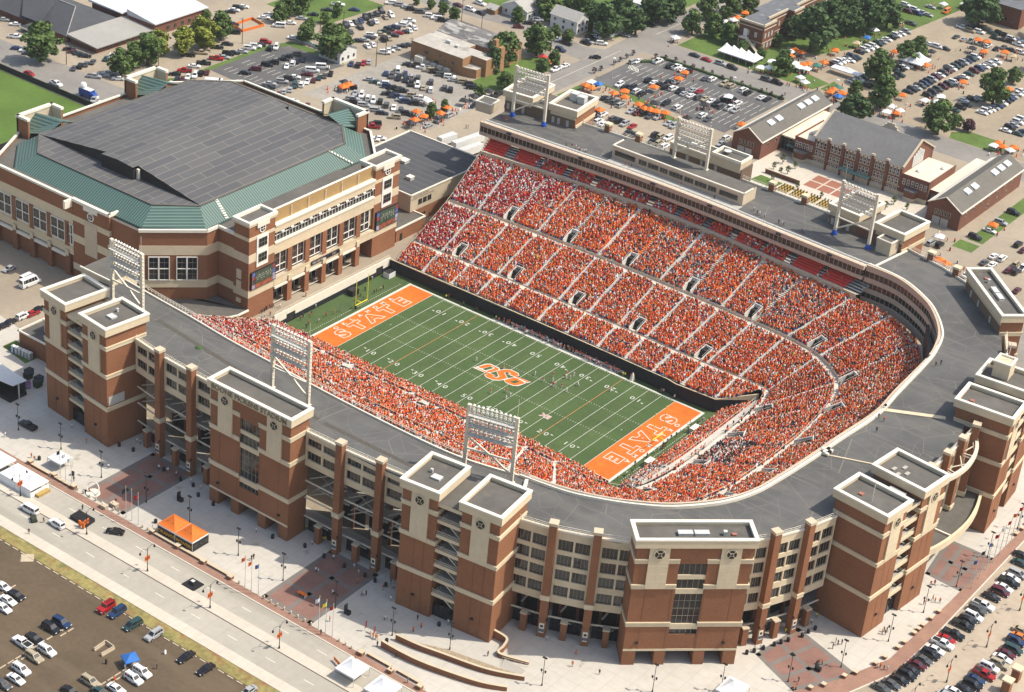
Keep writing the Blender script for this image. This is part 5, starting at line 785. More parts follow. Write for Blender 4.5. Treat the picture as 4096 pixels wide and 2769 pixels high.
# ---------------- facade bays
def window(fr, u0, u1, z0, z1, parent, nv=4, a=-.4, m=GLASS, nz=1):
    b = MB(); b.fbox(fr, u0, u1, a-.1, a, z0, z1, m)
    for j in range(nv+1): u = u0+(u1-u0)*j/nv; b.fbox(fr, u-.03, u+.03, a, a+.06, z0, z1, MULL)
    for j in range(nz+1): z = z0+(z1-z0)*j/nz; b.fbox(fr, u0, u1, a, a+.05, z-.03, z+.03, MULL)
    return b.build('window', parent)
SROWS = ((30.55, 33.2), (26.35, 28.9)); RROWS = ((28.7, 31.8), (24.4, 27.5), (20.2, 23.2), (15.5, 18.5))
def bay(p0, p1, rows, nwin=2, soff=24.4, glass=GLASS, deep=7, colrest=True, frac=.84):
    fr = Fr(p0, p1); L = fr.L; b = MB(); ww = L*frac/nwin; gap = (L-ww*nwin)/(nwin+1)
    zs = [34.4]
    for z0, z1 in rows: zs += [z1, z0]
    zs.append(soff)
    for i in range(0, len(zs), 2): b.fbox(fr, 0, L, -.6, 0, zs[i+1], zs[i], CREAM)
    for z0, z1 in rows:
        for j in range(nwin+1): u = j*(ww+gap); b.fbox(fr, u, u+gap, -.6, 0, z0, z1, CREAM)
    b.fbox(fr, 0, L, -.2, .15, 34.0, 34.45, WHITE); b.fbox(fr, 0, L, -deep, -.6, soff-.3, soff, CREAM2)
    w = b.build('facade_bay', STAD)
    for z0, z1 in rows:
        for j in range(nwin): u = gap+j*(ww+gap); window(fr, u, u+ww, z0, z1, w, 4, m=glass)
    b = MB()
    for zz in (1.1, .6): b.fbox(fr, 0, L, -.2, -.12, 34.4+zz, 34.46+zz, WHITE)
    n = int(L/1.2)
    for k in range(n+1): b.fbox(fr, L*k/n-.03, L*k/n+.03, -.2, -.13, 34.4, 35.5, WHITE)
    b.build('roof_rail', w)
    # open concourse behind: beams, braces, slabs, gates
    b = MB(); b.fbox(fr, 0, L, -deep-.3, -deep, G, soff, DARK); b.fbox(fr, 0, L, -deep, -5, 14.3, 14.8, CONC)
    for k in (.25, .75): b.fbox(fr, L*k-.4, L*k+.4, -deep+1, -deep+1.8, G, soff, BRICK2)
    b.build('concourse', w)
    b = MB()
    for z in ((8.6, 14.2, 19.3) if soff > 20 else (8.6,)): b.fbox(fr, 0, L, -.7, -.4, z, z+.32, STEEL)
    if soff > 20:
        for z in (14.6, 19.7):
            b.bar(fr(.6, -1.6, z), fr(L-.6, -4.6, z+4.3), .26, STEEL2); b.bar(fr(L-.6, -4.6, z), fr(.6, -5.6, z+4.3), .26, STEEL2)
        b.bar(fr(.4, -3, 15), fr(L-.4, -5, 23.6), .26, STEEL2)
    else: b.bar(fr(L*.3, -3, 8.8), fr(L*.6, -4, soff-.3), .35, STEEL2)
    b.build('steel_braces', w)
    b = MB(); b.fbox(fr, .5, L-.5, -2.0, -1.9, G, 6.6, GLASS)
    for k in range(7): b.fbox(fr, .5+(L-1)*k/6-.05, .5+(L-1)*k/6+.05, -1.9, -1.8, G, 6.8, DARKMETAL)
    b.fbox(fr, .5, L-.5, -1.9, -1.8, 6.5, 7.1, DARKMETAL); b.fbox(fr, L*.35, L*.65, -1.78, -1.75, 6.62, 6.95, SILVER); b.build('gate', w)
    return w
def column(x, y, fr, top=36.2, short=False):
    b = MB(); p = Vector((x, y, 0))-fr.p; u = p.dot(fr.u); a = p.dot(fr.n); z1 = 8.7 if short else top; h = .75 if short else .95
    b.fbox(fr, u-h, u+h, a-h, a+h, G, z1, BRICK); b.fbox(fr, u-h-.15, u+h+.15, a-h-.15, a+h+.15, z1, z1+(.35 if short else .75), CREAM2)
    if not short:
        b.fbox(fr, u-h-.18, u+h+.18, a-h-.18, a+h+.18, 14.7, 16.1, CREAM); b.fbox(fr, u-h-.3, u+h+.3, a-h-.3, a+h+.3, 15.6, 16.0, CREAM)
    c = b.build('short_column' if short else 'brick_column', STAD)
    if not short:
        b = MB(); b.fbox(fr, u-.6, u+.6, a+h, a+h+.06, G+1.4, G+4.2, WHITE); b.fbox(fr, u-.6, u+.6, a+h+.06, a+h+.08, G+1.7, G+2.6, mat('slate_print', (.10, .12, .16), .6)); b.fbox(fr, u-.35, u+.35, a+h+.06, a+h+.08, G+3.0, G+3.7, DARKMETAL); b.build('gate_sign', c)
        b = MB()
        for s_ in (-1, 1): b.fbox(fr, u+s_*1.0-.15, u+s_*1.0+.15, a+h, a+h+.4, G+5.2, G+5.8, DARKMETAL)
        b.build('sconce', c)
    return c
def facade(P, rows, soff, nwin=2, deep=7, frac=.84):
    for i in range(len(P)-1):
        p, q = Vector(P[i]), Vector(P[i+1]); d = (q-p).normalized(); a = p+d*(.95 if i else 0); c = q-d*(.95 if i < len(P)-2 else 0)
        bay(a, c, rows, nwin, soff, deep=deep, frac=frac); fr = Fr(p, q); m_ = (p+q)/2; column(m_.x+fr.n.x*.6, m_.y+fr.n.y*.6, fr, short=True)
        if i: column(p.x+fr.n.x*.7, p.y+fr.n.y*.7, fr)
facade([(-48.2, -102.0), (-36.9, -103.6), (-24.9, -104.2), (-13.3, -104.4)], SROWS, 24.4, deep=12)
facade([(13.9, -104.4), (25.6, -104.2), (37.7, -103.4), (49.0, -102.2)], SROWS, 24.4, deep=12)
facade([(74.3, -98.3), (83.4, -95.8), (93.0, -91.6), (101.4, -86.6)], RROWS, 13.4)
facade([(119.4, -68.6), (123.6, -62.4), (127.6, -53.2), (130.4, -43.6)], RROWS, 13.4)
EP = [(136.4, -16.6), (138, -9.9), (138.4, -.9), (138.2, 8.5), (138.0, 17.0), (137, 20.8)]
facade(EP, RROWS, 13.4, 1, frac=.72)
facade([(131, 46.5), (129.5, 55), (127, 64), (122.5, 73)], RROWS, 13.4)
# east entrance canopy and the bowed truss beam over it
CN = crom([(143.6, -17, 0), (145.6, -10, 0), (146.6, -2, 0), (146.6, 6, 0), (145.4, 13.5, 0), (143.4, 20.4, 0)], 6)
b = MB()
for i in range(len(CN)-1):
    p, q = CN[i], CN[i+1]; b.hexa([(p[0]-.8, p[1], 13.6), (q[0]-.8, q[1], 13.6), (q[0], q[1], 13.6), (p[0], p[1], 13.6), (p[0]-.8, p[1], 15.6), (q[0]-.8, q[1], 15.6), (q[0], q[1], 15.6), (p[0], p[1], 15.6)], CREAM)
    b.hexa([(138.5, p[1], 13.6), (138.5, q[1], 13.6), (q[0]-.8, q[1], 13.6), (p[0]-.8, p[1], 13.6), (138.5, p[1], 14.4), (138.5, q[1], 14.4), (q[0]-.8, q[1], 14.4), (p[0]-.8, p[1], 14.4)], ROOFT)
b.box(138.6, 145.3, -3.2, -2.7, 14.4, 14.9, WHITE); b.build('entrance_canopy', STAD)
TB = crom([(138.6, -13, 0), (141.6, -6, 0), (143, 3, 0), (141.8, 12, 0), (138.8, 18.5, 0)], 6)
b = MB()
for i in range(len(TB)-1):
    p, q = TB[i], TB[i+1]; b.bar((*p[:2], 31.6), (*q[:2], 31.6), .9, STEEL, 1.3)
for y, x in ((-9.9, 138.7), (-.9, 139.1), (8.5, 138.9), (17, 138.6)):
    i = int(np.argmin(abs(TB[:, 1]-y)))
    for z in (31.2, 32): b.bar((x, y, z), (*TB[i][:2], z), .25, STEEL)
    j = max(0, i-5); b.bar((x, y, 31.6), (*TB[j][:2], 31.6), .22, STEEL); j = min(len(TB)-1, i+5); b.bar((x, y, 31.6), (*TB[j][:2], 31.6), .22, STEEL)
b.build('bowed_truss', STAD)
# ---------------- press box on the north roof
b = MB(); y0 = 90.8; b.box(-26.2, 23.6, y0, 99, ZR, 37.9, CREAM2, ROOFT); b.box(-26.5, 23.9, y0-.25, y0+.3, 37.9, 38.25, WHITE); b.box(23.5, 23.9, y0, 96.5, 37.9, 38.25, WHITE); b.box(-26.5, -26.1, y0, 97, 37.9, 38.25, WHITE)
b.box(-26.3, 23.7, y0-.12, y0, ZR, 37.9, FASC); pb = b.build('press_box', STAD); fpb = Fr((-26.2, y0-.12), (23.6, y0-.12))
for u0, u1, nv in ((1, 9, 1), (10.4, 13.4, 3), (14, 18, 3), (18.6, 21.6, 3), (22.2, 27.4, 4), (28, 31.4, 3), (32, 36.4, 3), (37, 40, 3), (41.2, 48, 1)): window(fpb, u0, u1, 35.0, 36.7, pb, nv, a=.1, m=GLASS2)
b = MB(); b.box(-26, 24, 86.2, y0-.2, ZR, ZR+.04, CONC); b.build('camera_deck', pb)
# south-west low annex beside the first tower
b = MB(); b.box(-105.4, -77, -92.6, -82.5, G, 9.6, BRICK, ROOFT); b.box(-100, -77, -88, -80, 9.6, 13.5, CREAM, ROOFT); b.box(-105.7, -77, -92.9, -92.5, 9.6, 10.1, WHITE); b.box(-105.7, -105.3, -92.9, -82.4, 9.6, 10.1, WHITE); b.box(-100.3, -99.9, -88.3, -80, 13.5, 14, WHITE); b.box(-100, -77, -88.3, -87.9, 13.5, 14, WHITE); b.build('low_annex', STAD)
b = MB(); b.box(-86, -74, -86, -76.5, ZR-6, 35.2, CREAM, ROOFT); b.box(-86.3, -74, -86.3, -85.9, 35.2, 35.7, WHITE); b.build('stair_head', STAD)
# ================================================================ CROWD
def attr_mat(name, rough=.85):
    m = bpy.data.materials.new(name); m.use_nodes = True; n = m.node_tree.nodes
    a = n.new('ShaderNodeAttribute'); a.attribute_name = 'tint'; m.node_tree.links.new(a.outputs['Color'], n['Principled BSDF'].inputs['Base Color']); n['Principled BSDF'].inputs['Roughness'].default_value = rough; n['Principled BSDF'].inputs['Specular IOR Level'].default_value = .15
    return m
CLOTH = attr_mat('spectator_cloth')
rng = np.random.default_rng(11)
PAL = {'o': (.78, .125, .022), 'O': (.80, .20, .045), 'd': (.62, .07, .022), 'r': (.50, .020, .040), 'c': (.36, .012, .035), 'w': (.74, .72, .70), 'k': (.03, .03, .034), 'g': (.22, .22, .23), 'b': (.05, .08, .2), 't': (.42, .33, .2), 'y': (.7, .6, .1)}
def box_v(x, y, z0, z1, tx, ty): return [(-x, -y, z0), (x, -y, z0), (x, y, z0), (-x, y, z0), (-tx, -ty, z1), (tx, -ty, z1), (tx, ty, z1), (-tx, ty, z1)]
TV = np.array(box_v(.19, .17, .0, .62, .22, .18)+box_v(.21, .13, .62, 1.16, .25, .12)+box_v(.10, .11, 1.16, 1.45, .085, .10)+box_v(.30, .30, .78, .98, .29, .26))
TF = []
for k in range(3):
    for f in ((4, 5, 6, 7), (0, 1, 5, 4), (1, 2, 6, 5), (2, 3, 7, 6), (3, 0, 4, 7)): TF.append([k*8+i for i in f])
TV = TV[:24]
def crowd(name, P, D, kinds, label):
    """one mesh of many small figures: P positions, D facing direction, kinds colour keys"""
    n = len(P); s_ = rng.uniform(.92, 1.12, n); hgt = rng.choice([.78, .95, 1.06], n, p=[.35, .35, .3])
    ang = np.arctan2(D[:, 1], D[:, 0])+np.pi/2+rng.normal(0, .35, n); ca, sa = np.cos(ang), np.sin(ang)
    V = np.repeat(TV[None], n, 0)*s_[:, None, None]; V[:, :, 2] *= hgt[:, None]
    X = V[:, :, 0]*ca[:, None]-V[:, :, 1]*sa[:, None]; Y = V[:, :, 0]*sa[:, None]+V[:, :, 1]*ca[:, None]
    V = np.stack([X+P[:, 0:1], Y+P[:, 1:2], V[:, :, 2]+P[:, 2:3]], 2)
    col = np.zeros((n, 24, 4), np.float32); col[:, :, 3] = 1
    shirt = np.array([PAL[k] for k in kinds])*rng.uniform(.75, 1.2, (n, 1)); pants = np.array([PAL[k] for k in 'kkgbtgb'])[rng.integers(0, 7, n)]
    hair = np.array([(.05, .03, .02), (.10, .06, .03), (.42, .26, .18), (.46, .29, .2), (.66, .64, .6), (.6, .13, .03), (.02, .02, .02), (.30, .2, .1)])[rng.choice(8, n, p=[.16, .16, .18, .16, .12, .10, .06, .06])]
    own = rng.random(n) < .35; pants[own] = shirt[own]*.8
    col[:, 0:8, :3] = pants[:, None]; col[:, 8:16, :3] = shirt[:, None]; col[:, 16:, :3] = hair[:, None]
    me = bpy.data.meshes.new(name); F = (np.array(TF)[None]+np.arange(n)[:, None, None]*24).reshape(-1)
    me.vertices.add(n*24); me.vertices.foreach_set('co', V.reshape(-1).astype(np.float32)); me.loops.add(len(F)); me.loops.foreach_set('vertex_index', F.astype(np.int32))
    npoly = n*15; me.polygons.add(npoly); me.polygons.foreach_set('loop_start', np.arange(0, npoly*4, 4, dtype=np.int32)); me.polygons.foreach_set('loop_total', np.full(npoly, 4, np.int32))
    me.update(calc_edges=True); a = me.color_attributes.new('tint', 'FLOAT_COLOR', 'POINT'); a.data.foreach_set('color', col.reshape(-1)); me.materials.append(CLOTH)
    o = link(name, me); tag(o, label, 'crowd', 'spectators in the stadium stands', 'stuff'); return o
AXY = {k: [(TIERS[t][0][k], TIERS[t][1][k]) for t in 'LMU'] for k in AISLE}
def pick(mix, n): ks = list(mix); p = np.array([mix[k] for k in ks], float); return rng.choice(ks, n, p=p/p.sum())
MIXO = dict(o=42, O=20, d=14, w=9, k=4, r=6, g=2.5, b=1.6, t=1, y=.3); MIXR = dict(r=44, c=22, w=20, d=5, o=5, k=4, g=2); MIXM = dict(r=22, c=9, w=12, o=28, O=12, d=10, k=4, g=2); MIXG = dict(o=36, O=10, d=14, w=10, k=8, g=14, b=5, t=3); MIXB = dict(k=45, d=18, w=22, g=10, o=5)
def seat_tier(key, fill):
    A, B = TIERS[key]; n = 8 if key == 'E' else tier_rows(key); Ps, Ds = [], []; fr0 = B-A; fr0[:, 2] = 0
    for r in range(n):
        f = (r+.45)/n; C = A+(B-A)*f; z = A[:, 2]+(B[:, 2]-A[:, 2])*(r/n if key != 'E' else r/n); C = C.copy(); C[:, 2] = z
        if key != 'E':
            ok = np.array([tier_valid(key, j) for j in range(NS)])
        else: ok = np.ones(len(A), bool)
        seg = np.linalg.norm(np.diff(C[:, :2], axis=0), axis=1); s_ = np.concatenate([[0], np.cumsum(seg)]); q = np.arange(.3, s_[-1], .47)+rng.uniform(-.08, .08, len(np.arange(.3, s_[-1], .47)))
        x = np.interp(q, s_, C[:, 0]); y = np.interp(q, s_, C[:, 1]); zz = np.interp(q, s_, C[:, 2]); j = np.clip(np.searchsorted(s_, q), 0, len(C)-1)
        keep = ok[j] & (rng.random(len(q)) < fill(x, y, r/n))
        if key != 'E':
            for k in AISLE: c = A[k]+(B[k]-A[k])*f; keep &= np.hypot(x-c[0], y-c[1]) > .72
            for t, k in PORTALS:
                if t == key:
                    q_ = A[k]; d = (B[k]-A[k])[:2]; L = np.linalg.norm(d); d = d/L; dx = x-q_[0]; dy = y-q_[1]; al = dx*d[0]+dy*d[1]; ac = -dx*d[1]+dy*d[0]; keep &= ~((al > -1.5) & (al < PDEP+.9) & (abs(ac) < PW+.5))
        Ps.append(np.stack([x+rng.normal(0, .13, len(x)), y+rng.normal(0, .13, len(x)), zz], 1)[keep]); Ds.append(-fr0[j][keep][:, :2])
    return np.concatenate(Ps), np.concatenate(Ds)
def noise2(x, y): return .5+.25*np.sin(x*.31+1.3*np.sin(y*.23))+.25*np.sin(y*.41+x*.13+2)
def kinds_for(P, key):
    x, y = P[:, 0], P[:, 1]; n = len(P); out = pick(MIXO, n)
    red = np.where(y > 0, (-x-(34 if key == 'U' else 46 if key == 'M' else 58)+ (y-66)*.8*(key == 'U'))/9, (-x-44)/9); red = np.clip(red, 0, 1)
    m = rng.random(n) < red; out[m] = pick(MIXR, m.sum()); m2 = (red > .02) & (red < .6) & (rng.random(n) < .4); out[m2] = pick(MIXM, m2.sum())
    if key == 'U': m3 = (y > 58) & (((x > 0) & (x < 26)) | ((x > 48) & (x < 66))) & (noise2(x*2, y*2) > .35); out[m3] = pick(MIXG, m3.sum())
    return out
def fillU(x, y, f):
    p = np.full(len(x), .93); ob = ((x > -18) & (x < 3) | (x > 27) & (x < 38)) & (y > 58); p[ob] = np.where(f > .15, .50+.25*noise2(x[ob]*3, y[ob]*2), .8); gb = (((x > 3) & (x < 26)) | ((x > 50) & (x < 64))) & (y > 62); p[gb] = .80
    hid = (y < -50) & (x < 72); p[hid] = .9 if f < .3 else 0
    return p
fM = lambda x, y, f: np.full(len(x), .96)
def fillM(x, y, f):
    p = np.full(len(x), .95); p[(y < -30) & (noise2(x*2, y*3) > .8)] = .55; return p
for key, nm, lb, fl in (('L', 'lower_tier_crowd', 'packed orange clad crowd in the lowest rows just above the field walls', fM), ('M', 'middle_tier_crowd', 'packed orange clad crowd between the two crosswalks round the bowl', fillM), ('U', 'upper_tier_crowd', 'packed orange and crimson crowd in the upper rows below the press level', fillU), ('E', 'end_zone_crowd', 'orange clad crowd in the short rows behind the right end zone', fM)):
    P, D = seat_tier(key, fl); K_ = kinds_for(P, key) if key != 'E' else pick(MIXO, len(P))
    if key == 'M':
        bm_ = (P[:, 0] > 71) & (P[:, 0] < 83.5) & (P[:, 1] > -9) & (P[:, 1] < 5.5); K_[bm_] = pick(dict(k=55, c=28, w=10, d=7), bm_.sum()); bm_ &= (P[:, 0] > 75.5) & (P[:, 0] < 80.5); K_[bm_] = pick(dict(w=52, k=32, c=16), bm_.sum())
    if key == 'E': m = P[:, 1] < -14; K_[m] = pick(dict(w=60, o=20, k=12, b=8), m.sum())
    crowd(nm, P, D, K_, lb)
Ps, Ds = [], []
for ks, o, z, si in CLUBROWS:
    fill = .04 if si in (0, 11, 12) else .14 if si in (1,) else .6
    for k in ks[:-1]:
        p = CW[k]+wd[k]*o; q = CW[k+1]+wd[k+1]*o; L = np.linalg.norm(q-p); n = max(1, int(L/.55))
        for t in range(n):
            if rng.random() < fill: c = p+(q-p)*(t+.5)/n; Ps.append((c[0], c[1], z-.25)); Ds.append(-wd[k][:2])
crowd('club_crowd', np.array(Ps), np.array(Ds), pick(dict(o=40, d=25, w=18, k=10, g=7), len(Ps)), 'sparse crowd in the red club seats under the press box fascia')
Ps, Ds = [], []
for C_ in (CT[1], CT[2], EC):
    for k in range(4, len(C_)-2):
        if C_ is not EC and C_[k][1] < -40: continue
        for t in range(1):
            if rng.random() < .22: q = C_[k]; Ps.append((q[0]+rng.uniform(-.5, .5), q[1]+rng.uniform(-.5, .5), q[2]+.02)); Ds.append((rng.normal(), rng.normal()))
crowd('crosswalk_crowd', np.array(Ps), np.array(Ds), pick(dict(o=50, w=18, k=14, r=10, b=8), len(Ps)), 'scattered people walking along the concrete crosswalks of the bowl')
# ================================================================ FLOODLIGHT TOWERS
LAMPB = mat('lamp_housing', (.70, .68, .62), .35, 0, metal=.2); LENS = mat('lamp_lens', (.86, .85, .80), .12, 0, spec=.6)
lampmesh = None
def floodlight(a, b_, z, label, tarp=False):
    a = Vector((*a, 0)); b2 = Vector((*b_, 0)); inward = Vector((0, 1 if a.y < 0 else -1, 0)); fr = Fr((a.x, a.y), (b2.x, b2.y)); L = fr.L
    face = -1 if inward.dot(fr.n) < 0 else 1
    c = (a+b2)/2; root = thing('floodlight_tower', label, 'floodlight tower', (c.x, c.y, z), 0, 'floodlight towers on the stadium roof')
    for u in (0, L):
        m = MB(); m.fbox(fr, u-.42, u+.42, -.42, .42, z, 52.2, STEEL); m.fbox(fr, u-.75, u+.75, -.7, .7, z, z+.12, STEEL)
        for k in range(14): m.fbox(fr, u+.42, u+.62, -.2, .2, z+3+k*1.1, z+3.07+k*1.1, STEEL)
        lg = m.build('leg', root)
        if tarp: m = MB(); m.lathe(fr(u, 0, z+.1), [(1.0, 0), (.95, .6), (.7, 1.1), (.5, 1.6)], BLUE, 9); m.build('blue_wrap', lg)
    m = MB(); zb = z+6.1; m.bar(fr(.3, 0, zb), fr(L-.3, 0, zb), .4, STEEL); m.bar(fr(.3, 0, zb+3.4), fr(L/2, 0, zb), .42, STEEL); m.bar(fr(L/2, 0, zb), fr(L-.3, 0, z+2.2), .42, STEEL); m.build('cross_brace', root)
    global lampmesh
    if lampmesh is None:
        t = MB(); t.lathe((0, 0, 0), [(.12, -.42), (.30, -.25), (.42, 0), (.44, .1)], LAMPB, 10); t.lathe((0, 0, 0), [(.42, .1), (.0, .12)], LENS, 10); o = t.build('lamp'); lampmesh = o.data; bpy.data.objects.remove(o)
    for r in range(6):
        zz = 44.9+r*1.38; m = MB(); m.fbox(fr, .3, L-.3, -.2, .2, zz-.55, zz-.38, STEEL); m.fbox(fr, .3, L-.3, -.06, .06, zz+.15, zz+.28, STEEL)
        if r in (0, 2, 4):
            aa, bb_ = (-1.5, -.2) if face > 0 else (.2, 1.5); m.fbox(fr, .3, L-.3, aa, bb_, zz-.62, zz-.55, SILVER)
            ed = aa if face > 0 else bb_
            for h in (0, .5, 1.0): m.fbox(fr, .3, L-.3, ed-.03, ed+.03, zz-.55+h, zz-.5+h, STEEL)
            for k in range(9): u = .3+(L-.6)*k/8; m.fbox(fr, u-.03, u+.03, ed-.03, ed+.03, zz-.55, zz+.5, STEEL)
        rk = m.build('lamp_rack', root)
        for k in range(10):
            o = link('lamp', lampmesh, rk); u = 1.0+(L-2.0)*k/9; o.location = fr(u, face*.45, zz)
            d = Vector(fr.n)*face*1.0+Vector((0, 0, -.55)); o.rotation_mode = 'QUATERNION'; o.rotation_quaternion = d.to_track_quat('Z', 'Y')
    m = MB(); m.tube([fr(L, .3, 52.2), fr(L, .3, 57.5)], .05, STEEL, 5); m.build('lightning_rod', root)
floodlight((-68.9, -90.5), (-57, -90.9), 33.7, 'floodlight tower rising behind the far left pair of stair towers')
floodlight((-6.9, -94.2), (5.3, -94.1), 33.7, 'floodlight tower behind the stadium name parapet on the near roof')
floodlight((51.9, -89.5), (64, -86.4), 33.7, 'floodlight tower beside the second pair of near stair towers')
floodlight((-56.7, 94.6), (-69, 93.3), 33.7, 'floodlight tower with blue wrapped feet at the left end of the press roof', True)
floodlight((5.3, 97.7), (-7.2, 97.8), 37.95, 'floodlight tower standing on top of the press box roof')
floodlight((67, 93.7), (54.6, 95), 33.7, 'floodlight tower with blue wrapped feet nearest the curved roof', True)
# ================================================================ GOAL POSTS
for sx, lb in ((-1, 'yellow goal post below the arena screens'), (1, 'yellow goal post over the right end zone')):
    x = sx*54.95; root = thing('goal_post', lb, 'goal post', (x+sx*2.2, 0, 0), 0, 'goal posts')
    m = MB(); m.tube([(x, -2.9, 3.05), (x, 2.9, 3.05)], .13, YEL, 8); m.build('crossbar', root)
    for y in (-2.82, 2.82): m = MB(); m.tube([(x, y, 3.05), (x, y, 12.1)], .1, YEL, 8); m.build('upright', root)
    m = MB(); m.tube([(x+sx*2.2, 0, 1.9), (x+sx*2.15, 0, 2.5), (x+sx*1.8, 0, 2.95), (x+sx*1.2, 0, 3.1), (x, 0, 3.05)], .13, YEL, 8); m.build('gooseneck', root)
    m = MB(); m.tube([(x+sx*2.2, 0, 0), (x+sx*2.2, 0, 2.0)], .32, BLK, 10); m.build('padded_base', root)
# ================================================================ ARENA
AR = thing('basketball_arena', 'large brick arena with dark folded roof and green metal eaves left of the stadium', 'arena', (-127, 1, G))
def poly_wall(P, z0, z1, m, name, parent, top=None): b = MB(); b.prism(P, z0, z1, m, top); return b.build(name, parent)
OUTL = [(-163, -51.8), (-98.6, -51.8), (-84.7, -37.5), (-84.6, -32.9), (-73, -32.9), (-73, 35.5), (-84.6, 35.5), (-84.7, 40), (-98.6, 54), (-117, 54), (-138, 54), (-156, 54), (-174.5, 32), (-174.5, -31)]
b = MB(); b.prism([(x*1.0, y) for x, y in [(-163, -51), (-98.8, -51), (-85.4, -37.3), (-85.4, 40), (-98.8, 53), (-156, 53), (-174, 32), (-174, -31)]], G, 29.2, BRICK, ROOFT); body = b.build('brick_wall', AR)
WP = [(-163, -51.8), (-98.6, -51.8), (-84.7, -37.5), (-84.6, -32.9), (-71.6, -32.9)]
def wall_bands(P, z0, z1, m, out, name, parent):
    b = MB()
    for p, q in zip(P, P[1:]): fr = Fr(p, q); b.fbox(fr, -out*.4, fr.L+out*.4, -.4, out, z0, z1, m)
    return b.build(name, parent)
wall_bands(WP[1:], 6.6, 30.0, BRICK, 0, 'brick_wall', AR)
for z0, z1, m, o, nm in ((22.0, 25.1, CREAM, .1, 'stone_band'), (11.1, 13.4, CREAM, .12, 'stone_band'), (13.3, 13.7, CREAM, .2, 'stone_band'), (29.6, 30.5, WHITE, .35, 'coping')): wall_bands(WP[1:], z0, z1, m, o, nm, AR)
NPW = [(-71.6, 35.5), (-84.6, 35.5), (-84.7, 40), (-98.6, 54), (-117, 54)]
wall_bands(NPW, G, 30, BRICK, 0, 'brick_wall', AR); wall_bands(NPW, 29.6, 30.5, WHITE, .35, 'coping', AR); wall_bands([(-117, 54), (-156, 54), (-175, 30), (-175, -30), (-163, -51.8)], G, 30, BRICK, 0, 'brick_wall', AR); wall_bands([(-117, 54), (-156, 54), (-175, 30), (-175, -30), (-163, -51.8)], 29.6, 30.5, WHITE, .35, 'coping', AR)
# chamfer windows and the low roof with columns below
fc = Fr(WP[1], WP[2])
for u0 in (2.7, 11.0):
    w = window(fc, u0, u0+6.2, 13.8, 21.4, AR, 4, .12, nz=4, m=GLASS); b = MB()
    for u in (u0, u0+2.9, u0+3.1, u0+6.1): b.fbox(fc, u-.12, u+.14, .1, .35, 13.7, 21.5, WFRAME)
    for z in (13.7, 17.5, 21.4): b.fbox(fc, u0, u0+6.2, .1, .33, z-.12, z+.12, WFRAME)
    b.build('frame', w)
b = MB(); b.prism([(-104.5, -44.8), (-92, -47.6), (-75, -48.8), (-71.2, -38.5), (-71.2, -33.6), (-86, -33.6), (-100, -46)], G, 7.0, BRICK, ROOFT); b.prism([(-106, -56), (-79, -57), (-75, -48.8), (-92, -47.6), (-104, -44)], G, 8.5, CREAM, ROOFT); lr = b.build('low_roof_wing', AR)
b = MB()
for p, q in (((-75, -49), (-71, -38.3)), ((-71, -38.3), (-71, -33.8)), ((-92, -47.9), (-75, -49.2))): b.bar((*p, 7.1), (*q, 7.1), .5, WHITE, .5)
b.build('coping', lr); fl_ = Fr((-75, -48.8), (-71.2, -38.5))
for u0 in (1, 3.8, 6.6): window(fl_, u0, u0+2, 4.8, 6.3, lr, 3, .08, m=mat('olive_glass', (.16, .15, .06), .2, .2, 1))
b = MB()
for x, y in ((-97.3, -40.2), (-89.5, -33.2)): b.tube([(x, y, 7), (x, y, 11.2)], .45, WHITE, 10)
b.prism([(-97.5, -50), (-85.2, -37.6), (-86.5, -33), (-101, -46)], 10.6, 11.15, CREAM2); b.build('soffit', AR)
# roofs: flat gutter, green slopes, folded dark roof
OC = [(-152.4, -42.4), (-102.6, -42.4), (-92.4, -32.8), (-92.4, 33.5), (-102.2, 43.5), (-152.4, 43.5), (-162.4, 33.5), (-162.4, -32.8)]
BS = [(-155.4, -49.6), (-99.8, -49.6), (-86.2, -36.6), (-86.2, 37.3), (-99.6, 50.6), (-155.4, 50.6), (-168.6, 37.3), (-168.6, -36.6)]
dirs = ['y', 'd', 'x', 'e', 'y', 'd', 'x', 'e']; rotm = {'y': 'x', 'x': 'y', 'd': 'd', 'e': 'e'}
for i in range(8):
    j = (i+1) % 8; b = MB(); mm = GREENM[{0: 'x', 4: 'x', 2: 'y', 6: 'y', 1: 'd', 5: 'd', 3: 'e', 7: 'e'}[i]]
    b.poly([(*BS[i], 29.9), (*BS[j], 29.9), (*OC[j], 34.0), (*OC[i], 34.0)], mm); b.poly([(*BS[j], 29.3), (*BS[i], 29.3), (*BS[i], 29.9), (*BS[j], 29.9)], mm); b.build('green_roof_slope', AR)
b = MB()
for (x, y, x2, y2) in ((-92.4, -26, -86, -30.5+3), (-92.4, 25.5, -85.8, 30.5)): 
    for k in range(9):
        t0, t1 = k/9, (k+.6)/9; b.bar((x+(x2-x)*t0, y+(y2-y)*t0, 34.15-4.1*t0), (x+(x2-x)*t1, y+(y2-y)*t1, 34.15-4.1*t1), 1.1, WHITE, .15)
b.build('roof_ladder', AR)
AROOF = mat('arena_seamed_roof', (.092, .092, .095), .85, .06, .3, .14, .04)
n_, l_, bs_ = nodes(AROOF); bt_ = n_.new('ShaderNodeTexBrick'); l_.new(pos(AROOF, R(90)), bt_.inputs['Vector']); bt_.inputs['Scale'].default_value = 1; bt_.inputs['Brick Width'].default_value = 13; bt_.inputs['Row Height'].default_value = 3.1; bt_.inputs['Mortar Size'].default_value = .085; bt_.inputs['Mortar Smooth'].default_value = .3; bt_.offset_frequency = 2
bt_.inputs['Color1'].default_value = (.082, .083, .087, 1); bt_.inputs['Color2'].default_value = (.108, .106, .104, 1); bt_.inputs['Mortar'].default_value = (.25, .225, .185, 1)
